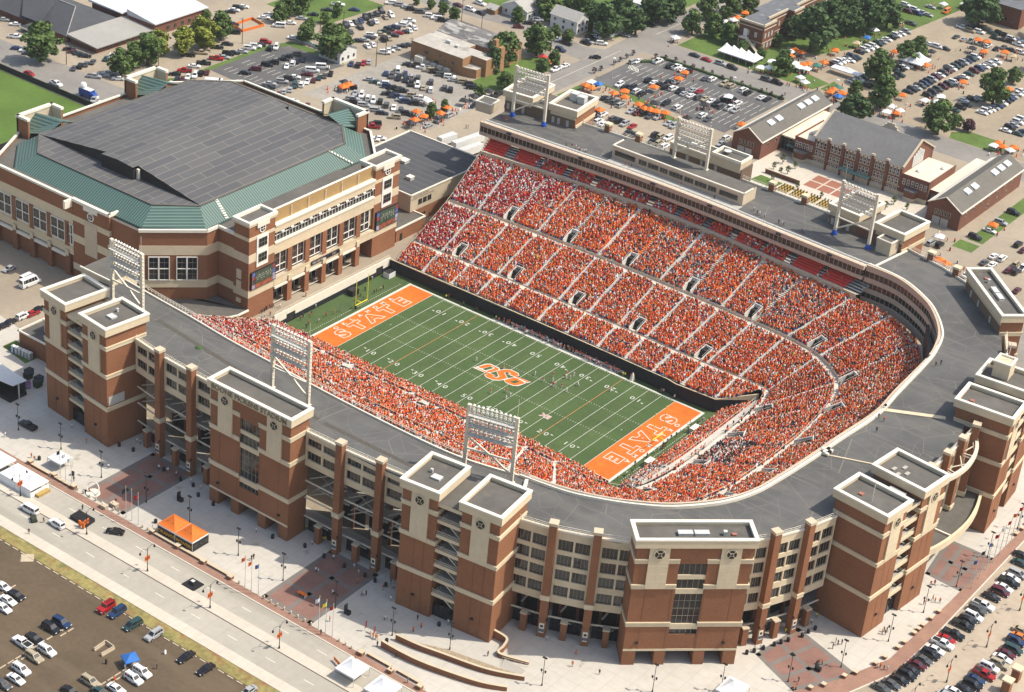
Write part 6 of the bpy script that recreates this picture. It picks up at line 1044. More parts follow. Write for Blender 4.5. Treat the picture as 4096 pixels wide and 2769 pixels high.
mxx = n_.new('ShaderNodeMix'); mxx.data_type = 'RGBA'; mxx.blend_type = 'MULTIPLY'; mxx.inputs[0].default_value = .5; l_.new(bt_.outputs[0], mxx.inputs[6]); s0 = basesrc(AROOF); 
sc_ = n_.new('ShaderNodeVectorMath'); sc_.operation = 'SCALE'; sc_.inputs['Scale'].default_value = 11; l_.new(s0, sc_.inputs[0]); l_.new(sc_.outputs[0], mxx.inputs[7]); l_.new(mxx.outputs[2], bs_.inputs['Base Color'])
b = MB(); b.prism(OC, 33.7, 34.05, AROOF); 
for i in range(8): j = (i+1) % 8; b.bar((*OC[i], 34.1), (*OC[j], 34.1), .7, ROOFT, .25)
dk = b.build('dark_lower_roof', AR)
b = MB(); ys, yn = -32.6, 33.4
for x0, z0, x1, z1 in ((-162.3, 34.12, -132, 38.25), (-92.5, 34.12, -119, 38.25)):
    b.poly([(x0, ys, z0), (x1, ys, z1), (x1, yn, z1), (x0, yn, z0)][::1 if x0 < x1 else -1], AROOF)
    for y in (ys, yn): b.poly([(x0, y, 34.0), (x1, y, 34.0), (x1, y, z1-.02), (x0, y, z0-.02)], DARK)
    b.poly([(x1, ys, 34), (x1, yn, 34), (x1, yn, z1-.02), (x1, ys, z1-.02)], DARK)
b.poly([(-132.4, ys-2.2, 38.2), (-125.5, ys-2.2, 38.7), (-125.5, yn+2, 38.7), (-132.4, yn+2, 38.2)], AROOF); b.poly([(-125.5, ys-2.2, 38.7), (-118.6, ys-2.2, 38.2), (-118.6, yn+2, 38.2), (-125.5, yn+2, 38.7)], AROOF)
for y in (ys-2.1, yn+1.9): b.poly([(-132.4, y, 34), (-118.6, y, 34), (-118.6, y, 38.15), (-125.5, y, 38.65), (-132.4, y, 38.15)], DARK)
for x in (-132.3, -118.7): b.poly([(x, ys-2.1, 34), (x, ys+1, 34), (x, ys+1, 37.4), (x, ys-2.1, 37.4)], DARK)
b.box(-118.5, -117.6, ys-.9, ys-.2, 34, 37.4, WHITE)
b.build('folded_dark_roof', AR)
# east wing
fe = Fr((-71.4, -33.7), (-71.4, 36)); EW = AR
b = MB(); b.fbox(fe, 11.2, 58, -16, -.9, 15, 30.05, CREAM, ROOFT); b.fbox(fe, 11.2, 58, -1.6, -.9, 30.05, 32, CREAM); b.fbox(fe, 11.2, 58, -16, -5, G, 15, DARK); b.fbox(fe, 11.2, 58, -1.5, -.9, 32, 36.1, TAN); b.fbox(fe, 11.2, 58, -1.6, -.8, 36.1, 36.25, WHITE); ew = b.build('east_wing', AR)
b = MB(); b.fbox(fe, 11.2, 57.6, -.9, .15, 29.0, 31.4, CREAM); b.fbox(fe, 11.2, 57.6, -.9, .5, 31.2, 31.8, WHITE); b.fbox(fe, 11.2, 57.6, -.9, .1, 21.8, 25.6, CREAM); b.fbox(fe, 11.2, 57.6, -.9, .4, 25.3, 25.8, WHITE); b.fbox(fe, 11.2, 57.8, -.9, .2, 11.0, 13.6, CREAM); b.fbox(fe, 11.2, 57.8, -.9, .35, 13.4, 13.8, CREAM); b.build('stone_band', ew)
for k in range(1, 6): b = MB(); u = 11.2+46.6*k/6; b.fbox(fe, u-.08, u+.08, -.6, -.42, 32, 35.7, WHITE); b.build('panel_joint', ew)
b = MB(); b.fbox(fe, 11.2, 57.6, -.7, -.55, 25.7, 29.1, GLASS); wb_ = b.build('window', ew); b = MB()
for k in range(34): u = 11.2+46.4*k/33; b.fbox(fe, u-.06, u+.06, -.55, -.4, 25.7, 29.1, WFRAME)
b.fbox(fe, 11.2, 57.6, -.55, -.42, 27.6, 27.75, WFRAME)
for k in range(2, 33, 3): u = 11.2+46.4*k/33; b.hexa([fe(u, .3, 28.6), fe(u+1.3, .3, 28.6), fe(u+1.3, -.5, 29), fe(u, -.5, 29), fe(u, .3, 28.68), fe(u+1.3, .3, 28.68), fe(u+1.3, -.5, 29.08), fe(u, -.5, 29.08)], WFRAME)
b.build('frame', wb_)
for u0, u1 in ((11.4, 16.9), (19.3, 24.9), (27.4, 32.8), (35.2, 40.6), (43.4, 49), (51.5, 56)):
    w = window(fe, u0, u1, 14.8, 21.7, ew, 5, -.6, nz=3); b = MB()
    for u in (u0, (u0+u1)/2, u1): b.fbox(fe, u-.13, u+.13, -.5, -.3, 14.8, 21.7, WFRAME)
    for z in (14.9, 17.2, 21.6): b.fbox(fe, u0, u1, -.5, -.32, z-.12, z+.12, WFRAME)
    b.build('frame', w); b = MB()
    for z in (14.2, 14.7): b.fbox(fe, u0-.2, u1+.2, .2, .28, z, z+.07, WHITE)
    for k in range(8): u = u0+(u1-u0)*k/7; b.fbox(fe, u-.03, u+.03, .2, .26, 13.8, 14.75, WHITE)
    b.build('balcony_rail', w)
for u in (18.1, 26.1, 34, 42, 50.2):
    b = MB(); b.fbox(fe, u-1.0, u+1.0, -1.2, .3, 13.8, 21.8, BRICK); b.fbox(fe, u-1.0, u+1.0, -1.2, .45, G, 11.2, BRICK); b.fbox(fe, u-.7, u+.7, .3, .6, 10.6, 12.6, CREAM); b.build('brick_column', ew)
for a, c in ((11.4, 17), (19.2, 25), (27.2, 33), (35, 41), (43, 49.1)):
    b = MB(); b.fbox(fe, a, c, -4, -3.8, G, 10.5, GLASS2)
    for k in range(4): u = a+(c-a)*k/3; b.fbox(fe, u-.06, u+.06, -3.8, -3.65, G, 10.5, SILVER)
    for z in (6, 8.4): b.fbox(fe, a, c, -3.8, -3.66, z, z+.1, SILVER)
    w = b.build('glass_front', ew); b = MB(); b.fbox(fe, a-.1, c+.1, -.6, .5, 10.0, 10.7, WHITE); b.fbox(fe, a, c, -.7, -.5, G+.9, G+1, STEEL); b.build('awning', w)
b = MB(); b.fbox(fe, 27.9, 41.2, .36, .5, 11.9, 13.2, mat('navy_ribbon_screen', (.012, .014, .03), .2, 0)); rs_ = b.build('ribbon_sign', ew); b = MB(); text_into(b, 'OSU GO BIG', wallM(fe, 31.2, .53, 12.55), WHITE, size=1.0); text_into(b, 'OSU', wallM(fe, 38.6, .53, 12.55), WHITE, size=.9); b.build('lettering', rs_)
def arena_tower(u0, u1, name, parent):
    b = MB(); b.fbox(fe, u0, u1, -6, 0, G, 34.6, BRICK); t = b.build('brick_tower', parent)
    b = MB(); b.fbox(fe, u0-.3, u1+.3, -6.3, .3, 34.6, 35.3, CREAM); ring_cap(b, fe, u0-.5, u1+.5, -6.5, .5, 35.3, 36.3, .9, WHITE); b.fbox(fe, u0+.2, u1-.2, -5.8, -.2, 35.3, 35.4, ROOFT); b.fbox(fe, (u0+u1)/2-2.6, (u0+u1)/2+2.6, .1, .55, 33.6, 35.3, WHITE); b.build('cornice', t)
    for z0, z1 in ((29.9, 31), (22.6, 25.3), (10.9, 13.3)):
        b = MB(); b.fbox(fe, u0-.12, u1+.12, -6, .12, z0, z1, CREAM); b.build('stone_band', t)
    c = (u0+u1)/2; b = MB(); b.fbox(fe, c-2.5, c+2.5, 0, .3, 20.4, 30.7, WFRAME); fr_o = b.build('window_surround', t)
    for z0 in (21.9, 26.9): window(fe, c-1.75, c+1.75, z0, z0+2.8, fr_o, 3, .42, nz=2)
    b = MB(); b.disc(fe, c, 32.7, 1.35, 0, .25, WFRAME, 22); b.disc(fe, c, 32.7, .95, .25, .3, GLASS, 20)
    b.fbox(fe, c-.07, c+.07, .3, .36, 31.8, 33.6, WFRAME); b.fbox(fe, c-.9, c+.9, .3, .36, 32.63, 32.77, WFRAME); b.build('medallion', t)
    return t
tA = arena_tower(0, 11.3, 'A', AR); tB = arena_tower(57.8, 69.7, 'B', AR)
b = MB()
for z0, z1 in ((16.5, 19.5), (12.5, 15.8), (8.5, 9.8)): b.box(-76, -74.2, -34.0, -33.7, z0, z1, CREAM)
b.build('stone_panel', tA)
# video boards
def screen_mat(name, base, seed):
    m = mat(name, base, .3, 0); n, l, bs = nodes(m); t = n.new('ShaderNodeTexNoise'); t.inputs['Scale'].default_value = .8; t.inputs['Detail'].default_value = 3; l.new(pos(m, seed), t.inputs['Vector'])
    r = n.new('ShaderNodeValToRGB'); r.color_ramp.elements[0].color = (base[0]*.5, base[1]*.5, base[2]*.5, 1); r.color_ramp.elements[1].color = (*base, 1); r.color_ramp.elements[0].position = .35; r.color_ramp.elements[1].position = .65; l.new(t.outputs[0], r.inputs[0]); l.new(r.outputs[0], bs.inputs['Emission Color']); bs.inputs['Emission Strength'].default_value = .25; l.new(r.outputs[0], bs.inputs['Base Color']); return m
SCG = screen_mat('screen_field_green', (.055, .085, .06), 0); SCO = screen_mat('screen_orange_strip', (.30, .09, .05), 1); SCB = screen_mat('screen_blue_tile', (.10, .14, .34), 2); SCP = screen_mat('screen_pale_tile', (.35, .33, .45), 3); SCR = screen_mat('screen_red_tile', (.25, .05, .06), 4)
def video_board(fr, u0, u1, z0, z1, a, label, zone_x=1):
    q = fr((u0+u1)/2, a, z0); root = thing('video_board', label, 'video board', q, 0, 'stadium video boards')
    b = MB(); b.fbox(fr, u0, u1, a-.5, a+.25, z0, z1, DARKMETAL); b.build('cabinet', root); w, h = u1-u0, z1-z0
    b = MB(); X = lambda f: u0+w*f; Z = lambda f: z0+h*f
    for x0, x1, y0, y1, m in ((.02, .14, .75, .98, SCB), (.02, .14, .52, .73, SCR), (.02, .14, .29, .5, SCG), (.02, .14, .02, .26, SCP), (.16, .86, .28, .97, SCG), (.15, .86, .03, .26, SCO), (.87, .98, .74, .98, SCR), (.87, .98, .5, .72, SCB), (.87, .98, .05, .45, SCP)): b.fbox(fr, X(x0), X(x1), a+.25, a+.28, Z(y0), Z(y1), m)
    for k in range(13): x, y = .25+.045*k+.02*math.sin(k*3), .45+.28*abs(math.sin(k*2.1)); b.fbox(fr, X(x), X(x+.012), a+.28, a+.29, Z(y), Z(y+.08), WHITE)
    b.fbox(fr, X(.16), X(.86), a+.28, a+.285, Z(.62), Z(.63), WHITE); b.build('screen', root)
video_board(fe, .8, 11.4, 13.6, 19.3, .35, 'video board on the left brick tower of the arena front'); video_board(fe, 58.7, 69.7, 13.2, 19.6, .35, 'video board on the right brick tower of the arena front')
video_board(Fr((109.6, 50.6), (101.0, 67.0)), 0, 18.5, 24.3, 31.4, .3, 'tall black video board on the curved glass wall of the bowl')
b = MB(); b.poly([(98.5, 66, 24.35), (101, 67.4, 24.35), (109.8, 50, 24.35), (106.5, 48.5, 24.35)], CREAM2); b.build('screen_deck', STAD)
# south wing
fs = Fr((-190, -51.8), (-111.2, -51.8)); U = lambda x: x+190
b = MB(); b.fbox(fs, 0, U(-127), -14, -.9, G, 11, DARK); b.fbox(fs, 0, U(-127), -2.4, 0, 11.2, 30, CREAM, ROOFT); b.fbox(fs, 0, U(-127), 0, .08, 25.2, 30, BRICK); sw = b.build('south_wing', AR)
b = MB(); b.fbox(fs, 0, U(-127), -.6, .3, 29.9, 30.6, WHITE); b.fbox(fs, 0, U(-127), 0, .2, 13.2, 13.8, CREAM); b.build('coping', sw)
b = MB(); b.fbox(fs, U(-127), U(-111.2), -14, 0, G, 30, BRICK, ROOFT); b.fbox(fs, U(-127)-.3, U(-111), -.8, .35, 29.9, 30.8, WHITE); b.fbox(fs, U(-111.8), U(-110.9), -6, .3, 29.9, 30.8, WHITE); b.fbox(fs, U(-122), U(-116), .1, .4, 28.6, 30, WHITE); b.box(-127.6, -126.8, -55, -52, 28, 30.6, WHITE); st_ = b.build('brick_tower', AR)
for z0, z1 in ((23.4, 25.2), (16.4, 18.9), (6.8, 9)): b = MB(); b.fbox(fs, U(-127.1), U(-111.1), -6, .12, z0, z1, CREAM); b.build('stone_band', st_)
b = MB(); b.fbox(fs, U(-121.7), U(-116.4), 0, .25, 13.8, 24.8, CREAM2); b.build('stone_panel', st_); b = MB(); b.disc(fs, U(-119.1), 27, 1.4, 0, .2, WFRAME, 20); b.disc(fs, U(-119.1), 27, 1.0, .2, .26, GLASS, 18); b.fbox(fs, U(-119.1)-.07, U(-119.1)+.07, .26, .3, 26, 28, WFRAME); b.fbox(fs, U(-120.1), U(-118.1), .26, .3, 26.93, 27.07, WFRAME); b.build('medallion', st_)
for x0 in (-168.8, -160.8, -152.6, -144.7, -136.7, -129.3):
    x1 = x0+(6.1 if x0 < -130 else 2.4); w = window(fs, U(x0), U(x1), 14.9, 21.5, sw, 4 if x0 < -130 else 2, .1, nz=4); b = MB()
    for u in (U(x0), U((x0+x1)/2), U(x1)): b.fbox(fs, u-.14, u+.14, .12, .3, 14.9, 21.5, WFRAME)
    for z in (14.9, 18.2, 21.5): b.fbox(fs, U(x0), U(x1), .12, .29, z-.12, z+.12, WFRAME)
    b.build('frame', w)
for x in (-170, -162, -153.4, -145.5, -137.6, -129.6): b = MB(); b.fbox(fs, U(x)-1.0, U(x)+1.0, -1.4, .35, G, 11.3, BRICK); b.fbox(fs, U(x)-.9, U(x)+.9, 0, .3, 13.8, 22, BRICK); b.fbox(fs, U(x)-.7, U(x)+.7, .3, .55, 10.4, 12.4, CREAM); b.build('brick_column', sw)
for x in (-168, -159.9, -151.8, -143.8, -135.8): b = MB(); b.fbox(fs, U(x)-.4, U(x)+5.8, -.2, .7, 9.9, 10.8, WHITE); b.build('awning', sw)
# entry portals on the west, north-west and north sides
def wing_tower(P, z0, z1, name='entry_portal'):
    b = MB()
    for p, q in zip(P, P[1:]): fr = Fr(p, q); b.fbox(fr, 0, fr.L, -.7, 0, z0, z1, BRICK); b.fbox(fr, 0, fr.L, -.75, -.7, 27, z1, CREAM2)
    t = b.build(name, AR); b = MB()
    for p, q in zip(P, P[1:]): fr = Fr(p, q); b.fbox(fr, -.2, fr.L+.2, -1.0, .25, z1, z1+.8, WHITE); b.fbox(fr, -.1, fr.L+.1, -.7, .15, 26.5, 28, CREAM)
    b.build('coping', t); return t
def green_gable(pts, m): b = MB(); [b.poly(p, m) for p in pts]; return b.build('green_gable_roof', AR)
for y0, y1 in ((-31, -16.2), (16, 31)):
    wing_tower([(-170, y1), (-175.3, y1), (-175.3, y0), (-170, y0)], G, 35.4); ym = (y0+y1)/2
    green_gable([[(-174.6, y0+1, 29.6), (-162, y0+1, 33.6), (-162, ym, 36), (-174.6, ym, 35)], [(-174.6, ym, 35), (-162, ym, 36), (-162, y1-1, 33.6), (-174.6, y1-1, 29.6)]], GREENM['y'])
wing_tower([(-101.3, 50.5), (-101.3, 55.8), (-117, 55.8), (-117, 50.5)], G, 35.4)
green_gable([[(-116, 55, 30), (-116, 43.6, 33.8), (-109, 43.6, 36), (-109, 55, 35)], [(-109, 55, 35), (-109, 43.6, 36), (-102, 43.6, 33.8), (-102, 55, 30)]], GREENM['x'])
b = MB(); b.box(-84.5, -73, -32.5, 35, 29.2, 30.0, ROOFT); b.build('gutter_roof', AR)
# ================================================================ OTHER BUILDINGS
def mesh_part(fn, name, parent): b = MB(); fn(b); return b.build(name, parent)
AN = thing('athletic_annex', 'low dark roofed annex between the arena and the press end of the stadium', 'building', (-94, 75, G))
PA = [(-111.3, 68.3), (-103, 60), (-96, 51.5), (-77.5, 50.8), (-77.5, 80), (-80.6, 91.8), (-111.6, 91.8)]
PA = [(-111.2, 92), (-111.2, 52), (-77.5, 51), (-76.6, 80), (-80.6, 92)]
b = MB(); b.prism(PA, 8.6, 14.6, CREAM2, mat('annex_roof', (.070, .072, .078), .85, .06, .3, .1, .04)); b.prism([(x*1.0+.3*(x < -100), y) for x, y in PA], G, 8.6, BRICK); bw = b.build('wall', AN)
RA = MATS['annex_roof']; lines(RA, R(90), 3.4, .03, (.19, .17, .14), .07)
b = MB()
for p, q in zip(PA, PA[1:]+PA[:1]): b.bar((*p, 14.75), (*q, 14.75), .5, WHITE, .4)
b.build('coping', AN)
for x, y, w in ((-96, 70, 2.6), (-86, 61, 1.9)): b = MB(); b.box(x-w/2, x+w/2, y-w/2, y+w/2, 14.6, 15.5, SILVER); b.box(x-w/2-.15, x+w/2+.15, y-w/2-.15, y+w/2+.15, 15.5, 15.8, WHITE); b.build('roof_vent', AN)
fa = Fr((-77.5, 51), (-76.6, 80))
for u in (4, 6.4, 8.8): window(fa, u, u+1.8, 10.2, 12.2, AN, 2, .08)
for u in (2.2, 3.8, 5.4, 7.0): window(fa, u, u+1.1, 5.6, 6.8, AN, 1, .08)
b = MB(); text_into(b, 'JOE & CONNIE MITCHELL', wallM(fa, 5.2, .06, 13.7), DARKMETAL, size=.7); text_into(b, 'ACADEMIC ENHANCEMENT CENTER', wallM(fa, 6.1, .06, 12.9), DARKMETAL, size=.7); b.build('lettering', AN)
b = MB(); b.box(-84, -72.6, 38, 53, G, 8.2, BRICK, ROOFT); b.bar((-72.6, 37, 8.4), (-72.6, 53, 8.4), .5, WHITE); b.bar((-84, 53, 8.4), (-72.4, 53, 8.4), .5, WHITE); b.box(-72.7, -72.5, 40, 41.2, G, 6.3, DARK); b.build('front_wing', AN)
# gabled brick hall
SLATE = mat('grey_slate_roof', (.155, .152, .15), .85, .08, .8, .08, .1); SHING = mat('brown_grey_shingle', (.135, .125, .108), .9, .1, 1, .08, .1); CREAMROOF = mat('cream_flat_roof', (.66, .57, .45), .8, .05, .4, .08, .1); stains(CREAMROOF, .2, .6, .8, (.55, .43, .30))
LIME = mat('limestone_trim', (.50, .43, .32), .8, .06, 1)
SKYL = mat('pale_skylight', (.55, .60, .62), .2, .05, 1)
HB = BRICK2
HALL = thing('brick_hall', 'long brick hall with steep grey gable roof and rows of white sash windows', 'building', (12, 211, G))
b = MB(); b.prism([(-6, 199), (30, 199), (30, 224), (-6, 224)], G, 15, HB); b.prism([(-6.1, 198.7), (30.1, 198.7), (30.1, 199), (-6.1, 199)], G, 5.6, LIME)
for x in (-6, 30): b.poly([(x, 199, 15), (x, 224, 15), (x, 211.5, 21.5)][::1 if x > 0 else -1], HB)
b.build('wall', HALL)
b = MB(); b.poly([(-6.3, 198.4, 14.9), (30.3, 198.4, 14.9), (30.3, 211.5, 21.8), (-6.3, 211.5, 21.8)], SLATE); b.poly([(-6.3, 224.6, 14.9), (-6.3, 211.5, 21.8), (30.3, 211.5, 21.8), (30.3, 224.6, 14.9)], SLATE)
rf = b.build('roof', HALL); b = MB()
for x in (-6.2, 30.2): b.bar((x, 198.6, 15.1), (x, 211.5, 22), .7, LIME, .5); b.bar((x, 211.5, 22), (x, 224.4, 15.1), .7, LIME, .5)
b.build('gable_coping', rf)
b = MB()
for i, (w, h) in enumerate(((3.4, 1), (2.6, 2), (1.6, 3))): b.box(12-w, 12+w, 223.4, 224.1, 16+i, 17+i, LIME)
b.tube([(12, 223.8, 19), (12, 223.8, 26)], .12, DARKMETAL, 6); b.build('stepped_gable', HALL)
fh = Fr((-6, 199), (30, 199))
for k in range(6):
    c = 3+k*6
    if k: b = MB(); b.fbox(fh, c-3.45, c-2.55, 0, .5, G, 15.6, HB); b.fbox(fh, c-3.6, c-2.4, -.1, .65, 15.6, 16.3, LIME); b.build('pilaster', HALL)
    for z0, z1 in ((11.2, 13.8), (7.8, 10.2), (4.9, 6.7)):
        if z1 < 7 and k in (2, 3): continue
        for j in (-1.5, 0, 1.5):
            b = MB(); b.fbox(fh, c+j-.55, c+j+.55, .02, .1, z0, z1, WFRAME); b.fbox(fh, c+j-.42, c+j+.42, .1, .13, z0+.12, (z0+z1)/2-.08, GLASS); b.fbox(fh, c+j-.42, c+j+.42, .1, .13, (z0+z1)/2+.08, z1-.12, GLASS); b.fbox(fh, c+j-.65, c+j+.65, .02, .22, z0-.2, z0, LIME)
            if z0 > 11: b.disc(fh, c+j, z1, .55, .02, .1, WFRAME, 12)
            b.build('window', HALL)
b = MB(); b.fbox(fh, 0, 36, 0, .2, 14.3, 14.8, LIME); b.fbox(fh, 0, 36, 0, .15, 7.1, 7.4, LIME); b.build('stone_band', HALL)
GL = mat('green_canopy', (.14, .27, .24), .4, .05, 1)
b = MB(); b.fbox(fh, 12, 24.4, .1, 2.6, 7.0, 7.25, GL); 
for k in range(6): b.fbox(fh, 12.2+k*2.4, 12.3+k*2.4, 2.4, 2.5, G, 7, SILVER)
b.build('green_canopy', HALL); b = MB(); b.fbox(fh, 12.5, 24, .05, .2, G, 6.6, GLASS); [b.fbox(fh, 12.5+k*1.15, 12.6+k*1.15, .2, .26, G, 6.6, SILVER) for k in range(11)]; b.build('entrance_doors', HALL)
fg = Fr((30, 199), (30, 224)); b = MB()
for k in range(7): u = 8.2+k*1.3; h = 17+1.8-abs(k-3)*.62; b.fbox(fg, u-.45, u+.45, .02, .12, 12.4, h, WFRAME); b.fbox(fg, u-.3, u+.3, .12, .15, 12.6, h-.2, SKYL)
b.build('arched_window', HALL)
for x0, x1 in ((-14.2, -6), (30, 41)):
    b = MB(); b.prism([(x0, 199.3), (x1, 199.3), (x1, 221), (x0, 221)], G, 12, HB, CREAMROOF); b.box(x0, x1, 199.1, 199.5, 12, 12.6, HB); b.box(x0, x1, 199.0, 199.3, G, 5.4, LIME); b.box(x0-.1 if x0 < 0 else x1-.3, x0+.3 if x0 < 0 else x1+.1, 199.3, 221, 12, 12.5, HB); w = b.build('side_block', HALL); fb_ = Fr((x0, 199.3), (x1, 199.3)); n_w = 5 if x1-x0 < 9 else 6
    for j in range(n_w):
        u = (x1-x0)*(j+.7)/(n_w+.4); b = MB(); b.fbox(fb_, u-.5, u+.5, .02, .1, 8.6, 10.8, WFRAME); b.fbox(fb_, u-.38, u+.38, .1, .13, 8.75, 9.65, GLASS); b.fbox(fb_, u-.38, u+.38, .1, .13, 9.8, 10.65, GLASS); b.build('window', w)
    c = (x0+x1)/2-.8; b = MB(); P_ = [(c-2.6, 199.2), (c-1.8, 197.2), (c+1.8, 197.2), (c+2.6, 199.2)]; b.prism(P_, G, 7.4, HB, SLATE); b.prism([(c-2.7, 199.2), (c-1.9, 197.1), (c+1.9, 197.1), (c+2.7, 199.2)], G, 5, LIME); b.prism([(c-2.8, 199.2), (c-1.95, 197.0), (c+1.95, 197.0), (c+2.8, 199.2)], 7.4, 7.9, SLATE); b.build('bay', w)
    for x, y in ((x0+3, 206), (x1-2.5, 215)): b = MB(); b.lathe((x, y, 12), [(.8, 0), (.8, .4), (.4, .8), (0, .9)], SILVER, 12); b.build('roof_vent', w)
for x0, x1, lb in ((-34, -21.8, 'west'), (46.3, 59, 'east')):
    wg = thing('brick_wing', f'gabled brick wing with skylights at the {"left" if x0 < 0 else "right"} end of the brick hall', 'building', ((x0+x1)/2, 214, G), 0, 'gabled wings of the brick hall'); xm = (x0+x1)/2
    b = MB(); b.prism([(x0, 188), (x1, 188), (x1, 241), (x0, 241)], G, 10.8, HB)
    for y in (188, 241): b.poly([(x0, y, 10.8), (x1, y, 10.8), (xm, y, 14.6)][::1 if y < 200 else -1], HB)
    b.build('wall', wg); b = MB(); xa = x0 if x0 > 0 else x0
    b.poly([(xm, 187.6, 14.75), (xm, 241.4, 14.75), (x0+2, 241.4, 12.3), (x0+2, 187.6, 12.3)][::-1], SHING); b.poly([(x1+.5, 187.6, 10.75), (x1+.5, 241.4, 10.75), (xm, 241.4, 14.75), (xm, 187.6, 14.75)], SHING); rr = b.build('roof', wg)
    b = MB(); b.poly([(x0+2.1, 187.6, 12.2), (x0-.4, 187.6, 10.9), (x0-.4, 241.4, 10.9), (x0+2.1, 241.4, 12.2)][::-1], WHITE); b.box(x1+.3, x1+.7, 187.5, 241.5, 10.5, 10.9, WHITE); b.bar((x0, 187.5, 11.1), (xm, 187.5, 14.9), .3, WHITE, .3); b.bar((xm, 187.5, 14.9), (x1+.4, 187.5, 10.8), .3, WHITE, .3); b.build('gutter', rr)
    for y in (199, 205, 222, 227.5, 233): b = MB(); t = .35; z = 14.75-4*t*.92; xx = xm+(x1-xm)*t; b.hexa([(xx-1.1, y, z+.42), (xx+1.1, y, z-.42), (xx+1.1, y+3.6, z-.42), (xx-1.1, y+3.6, z+.42), (xx-1.1, y, z+.85), (xx+1.1, y, z+.0), (xx+1.1, y+3.6, z+.0), (xx-1.1, y+3.6, z+.85)], SKYL); b.build('skylight', rr)
    fw = Fr((x0, 188), (x1, 188))
    for k in range(5): b = MB(); u = 3.4+k*1.3; b.fbox(fw, u-.45, u+.45, .02, .1, 7.4, 9.4, LIME); b.fbox(fw, u-.33, u+.33, .1, .13, 7.5, 9.3, GLASS); b.build('window', wg)
    b = MB(); b.fbox(fw, 2.6, 5.4, .02, .1, G, 6.6, GREYDOOR); b.fbox(fw, 5.8, 8.6, .02, .1, G, 6.6, GREYDOOR); b.build('loading_doors', wg)
    fx = Fr((x1, 188), (x1, 241))
    for k in range(7): u = 5+k*6.5; b = MB(); b.fbox(fx, u-.5, u+.5, .02, .1, 7.6, 9.2, LIME); b.fbox(fx, u-.4, u+.4, .1, .13, 7.7, 9.1, GLASS); b.build('window', wg)
for k in range(3): b = MB(); u = 24+k*8; b.fbox(fx, u-.6, u+.6, .02, .1, 4.8, 6.4, LIME); b.fbox(fx, u-.5, u+.5, .1, .13, 4.9, 6.3, GLASS); b.build('window', wg)
b = MB(); b.prism([(-21.8, 203), (-14.2, 203), (-14.2, 236), (-21.8, 236)], 9, 9.5, CREAMROOF); b.box(-21.8, -14.2, 204, 235, G, 9, GLASS2)
for k in range(6): b.box(-21.7+k*1.45, -21.6+k*1.45, 203.85, 204, G, 9, GL)
for z in (5.5, 7.3): b.box(-21.8, -14.2, 203.85, 204, z, z+.12, GL)
b.box(-18.5, -14.5, 201.8, 203.8, 6.4, 6.6, GL); b.build('glass_link', HALL)
b = MB(); b.prism([(41, 201), (46.3, 201), (46.3, 240), (41, 240)], G, 9.4, HB, CREAMROOF); b.box(41.2, 46, 200.8, 201, G, 8.4, GLASS2); b.build('east_link', HALL)
# garden court
FLG = mat('garden_mulch_orange', (.42, .27, .07), .95, .15, 2); HEDGE = mat('hedge_leaf', (.06, .065, .03), .95, .3, 3)
b = MB()
for k in range(4):
    x0 = -4.5+k*5.6; b.box(x0, x0+4.8, 169.5, 177-k*.6, G+.02, G+.03, FLG)
    for i in range(4):
        for j in range(7): b.lathe((x0+.5+i*1.2+.3*(j % 2), 170+j*1.0, G+.02), [(.1, 0), (.28, .15), (.3, .4), (.1, .55)], HEDGE, 6)
tag(b.build('planting_beds'), 'young dark shrubs in rows on orange mulch beds by the hall', kind='stuff')
b = MB()
for i in range(3):
    for j in range(2): x0 = .8+i*5.6; y0 = 181+j*6.2; b.poly([(x0, y0, G+.013), (x0+5, y0, G+.013), (x0+5, y0+5.4, G+.013), (x0, y0+5.4, G+.013)], mat('court_red_paver', (.30, .125, .08), .9, .1, 2))
structure('court_pavers', b)
sheet('court_paving', [(-22, 168), (48, 168), (48, 199), (-22, 199)], G+e, SIDEW); lawn([(-15.5, 170.5), (-5.5, 170), (-5, 176.5), (-14.5, 177)], 4)
b = MB(); b.box(-14.4, -.2, 179.6, 180.2, G, G+1.6, BRICK2); b.box(-14.6, 0, 179.5, 180.3, G+1.6, G+1.8, LIME); o = thing('garden_wall', 'low dark brick garden wall in the court before the brick hall', 'wall', (-7, 180, G)); b.build('brick_wall', o)
# tan brick church hall
CH_ = thing('tan_brick_church', 'tan brick church block with pale flat roof and chimney beside the gravel lot', 'building', (-155, 175, G))
FLATP = mat('pale_flat_roof', (.42, .39, .34), .9, .1, .4, .1, .1); stains(FLATP, .2, .55, .7, (.22, .2, .18))
b = MB(); b.prism([(-172.4, 168.4), (-146.4, 168.4), (-146.4, 174), (-139, 174), (-139, 180), (-152, 180), (-152, 190), (-172.4, 190)], G, 10.8, TANBRICK, FLATP); b.prism([(-146.3, 168.5), (-140.6, 170), (-140.6, 173.9), (-146.3, 173.9)], G, 7.4, TANBRICK, FLATP); w = b.build('wall', CH_)
f_ = Fr((-172.4, 168.4), (-146.4, 168.4))
for u, z, ww in ((7, 7.4, 1.8), (12, 5, 2.2), (17, 6.4, .7), (21, 7, .8), (14.5, 8, 1)): window(f_, u, u+ww, z, z+1.3, w, 2, .06)
b = MB(); [b.fbox(f_, 8+k*3.4, 10.6+k*3.4, .5, 2, G, G+1.4, GREYDOOR) for k in range(4)]; b.build('bins', CH_)
hvac(f_, 12, -9, 10.8, w); hvac(f_, 17, -8, 10.8, w, 1.5, 1.5, 1); b = MB(); b.box(-168.5, -164.5, 166, 168.2, G, G+2.4, WHITE); b.build('white_shed', CH_)
MOT = mat('mottled_grey_roof', (.17, .165, .16), .9, .2, 1); stains(MOT, .35, .52, .58, (.42, .40, .37), .2, (.5, 1.5, 1))
b = MB(); nA = 8; y0, y1 = 184, 200
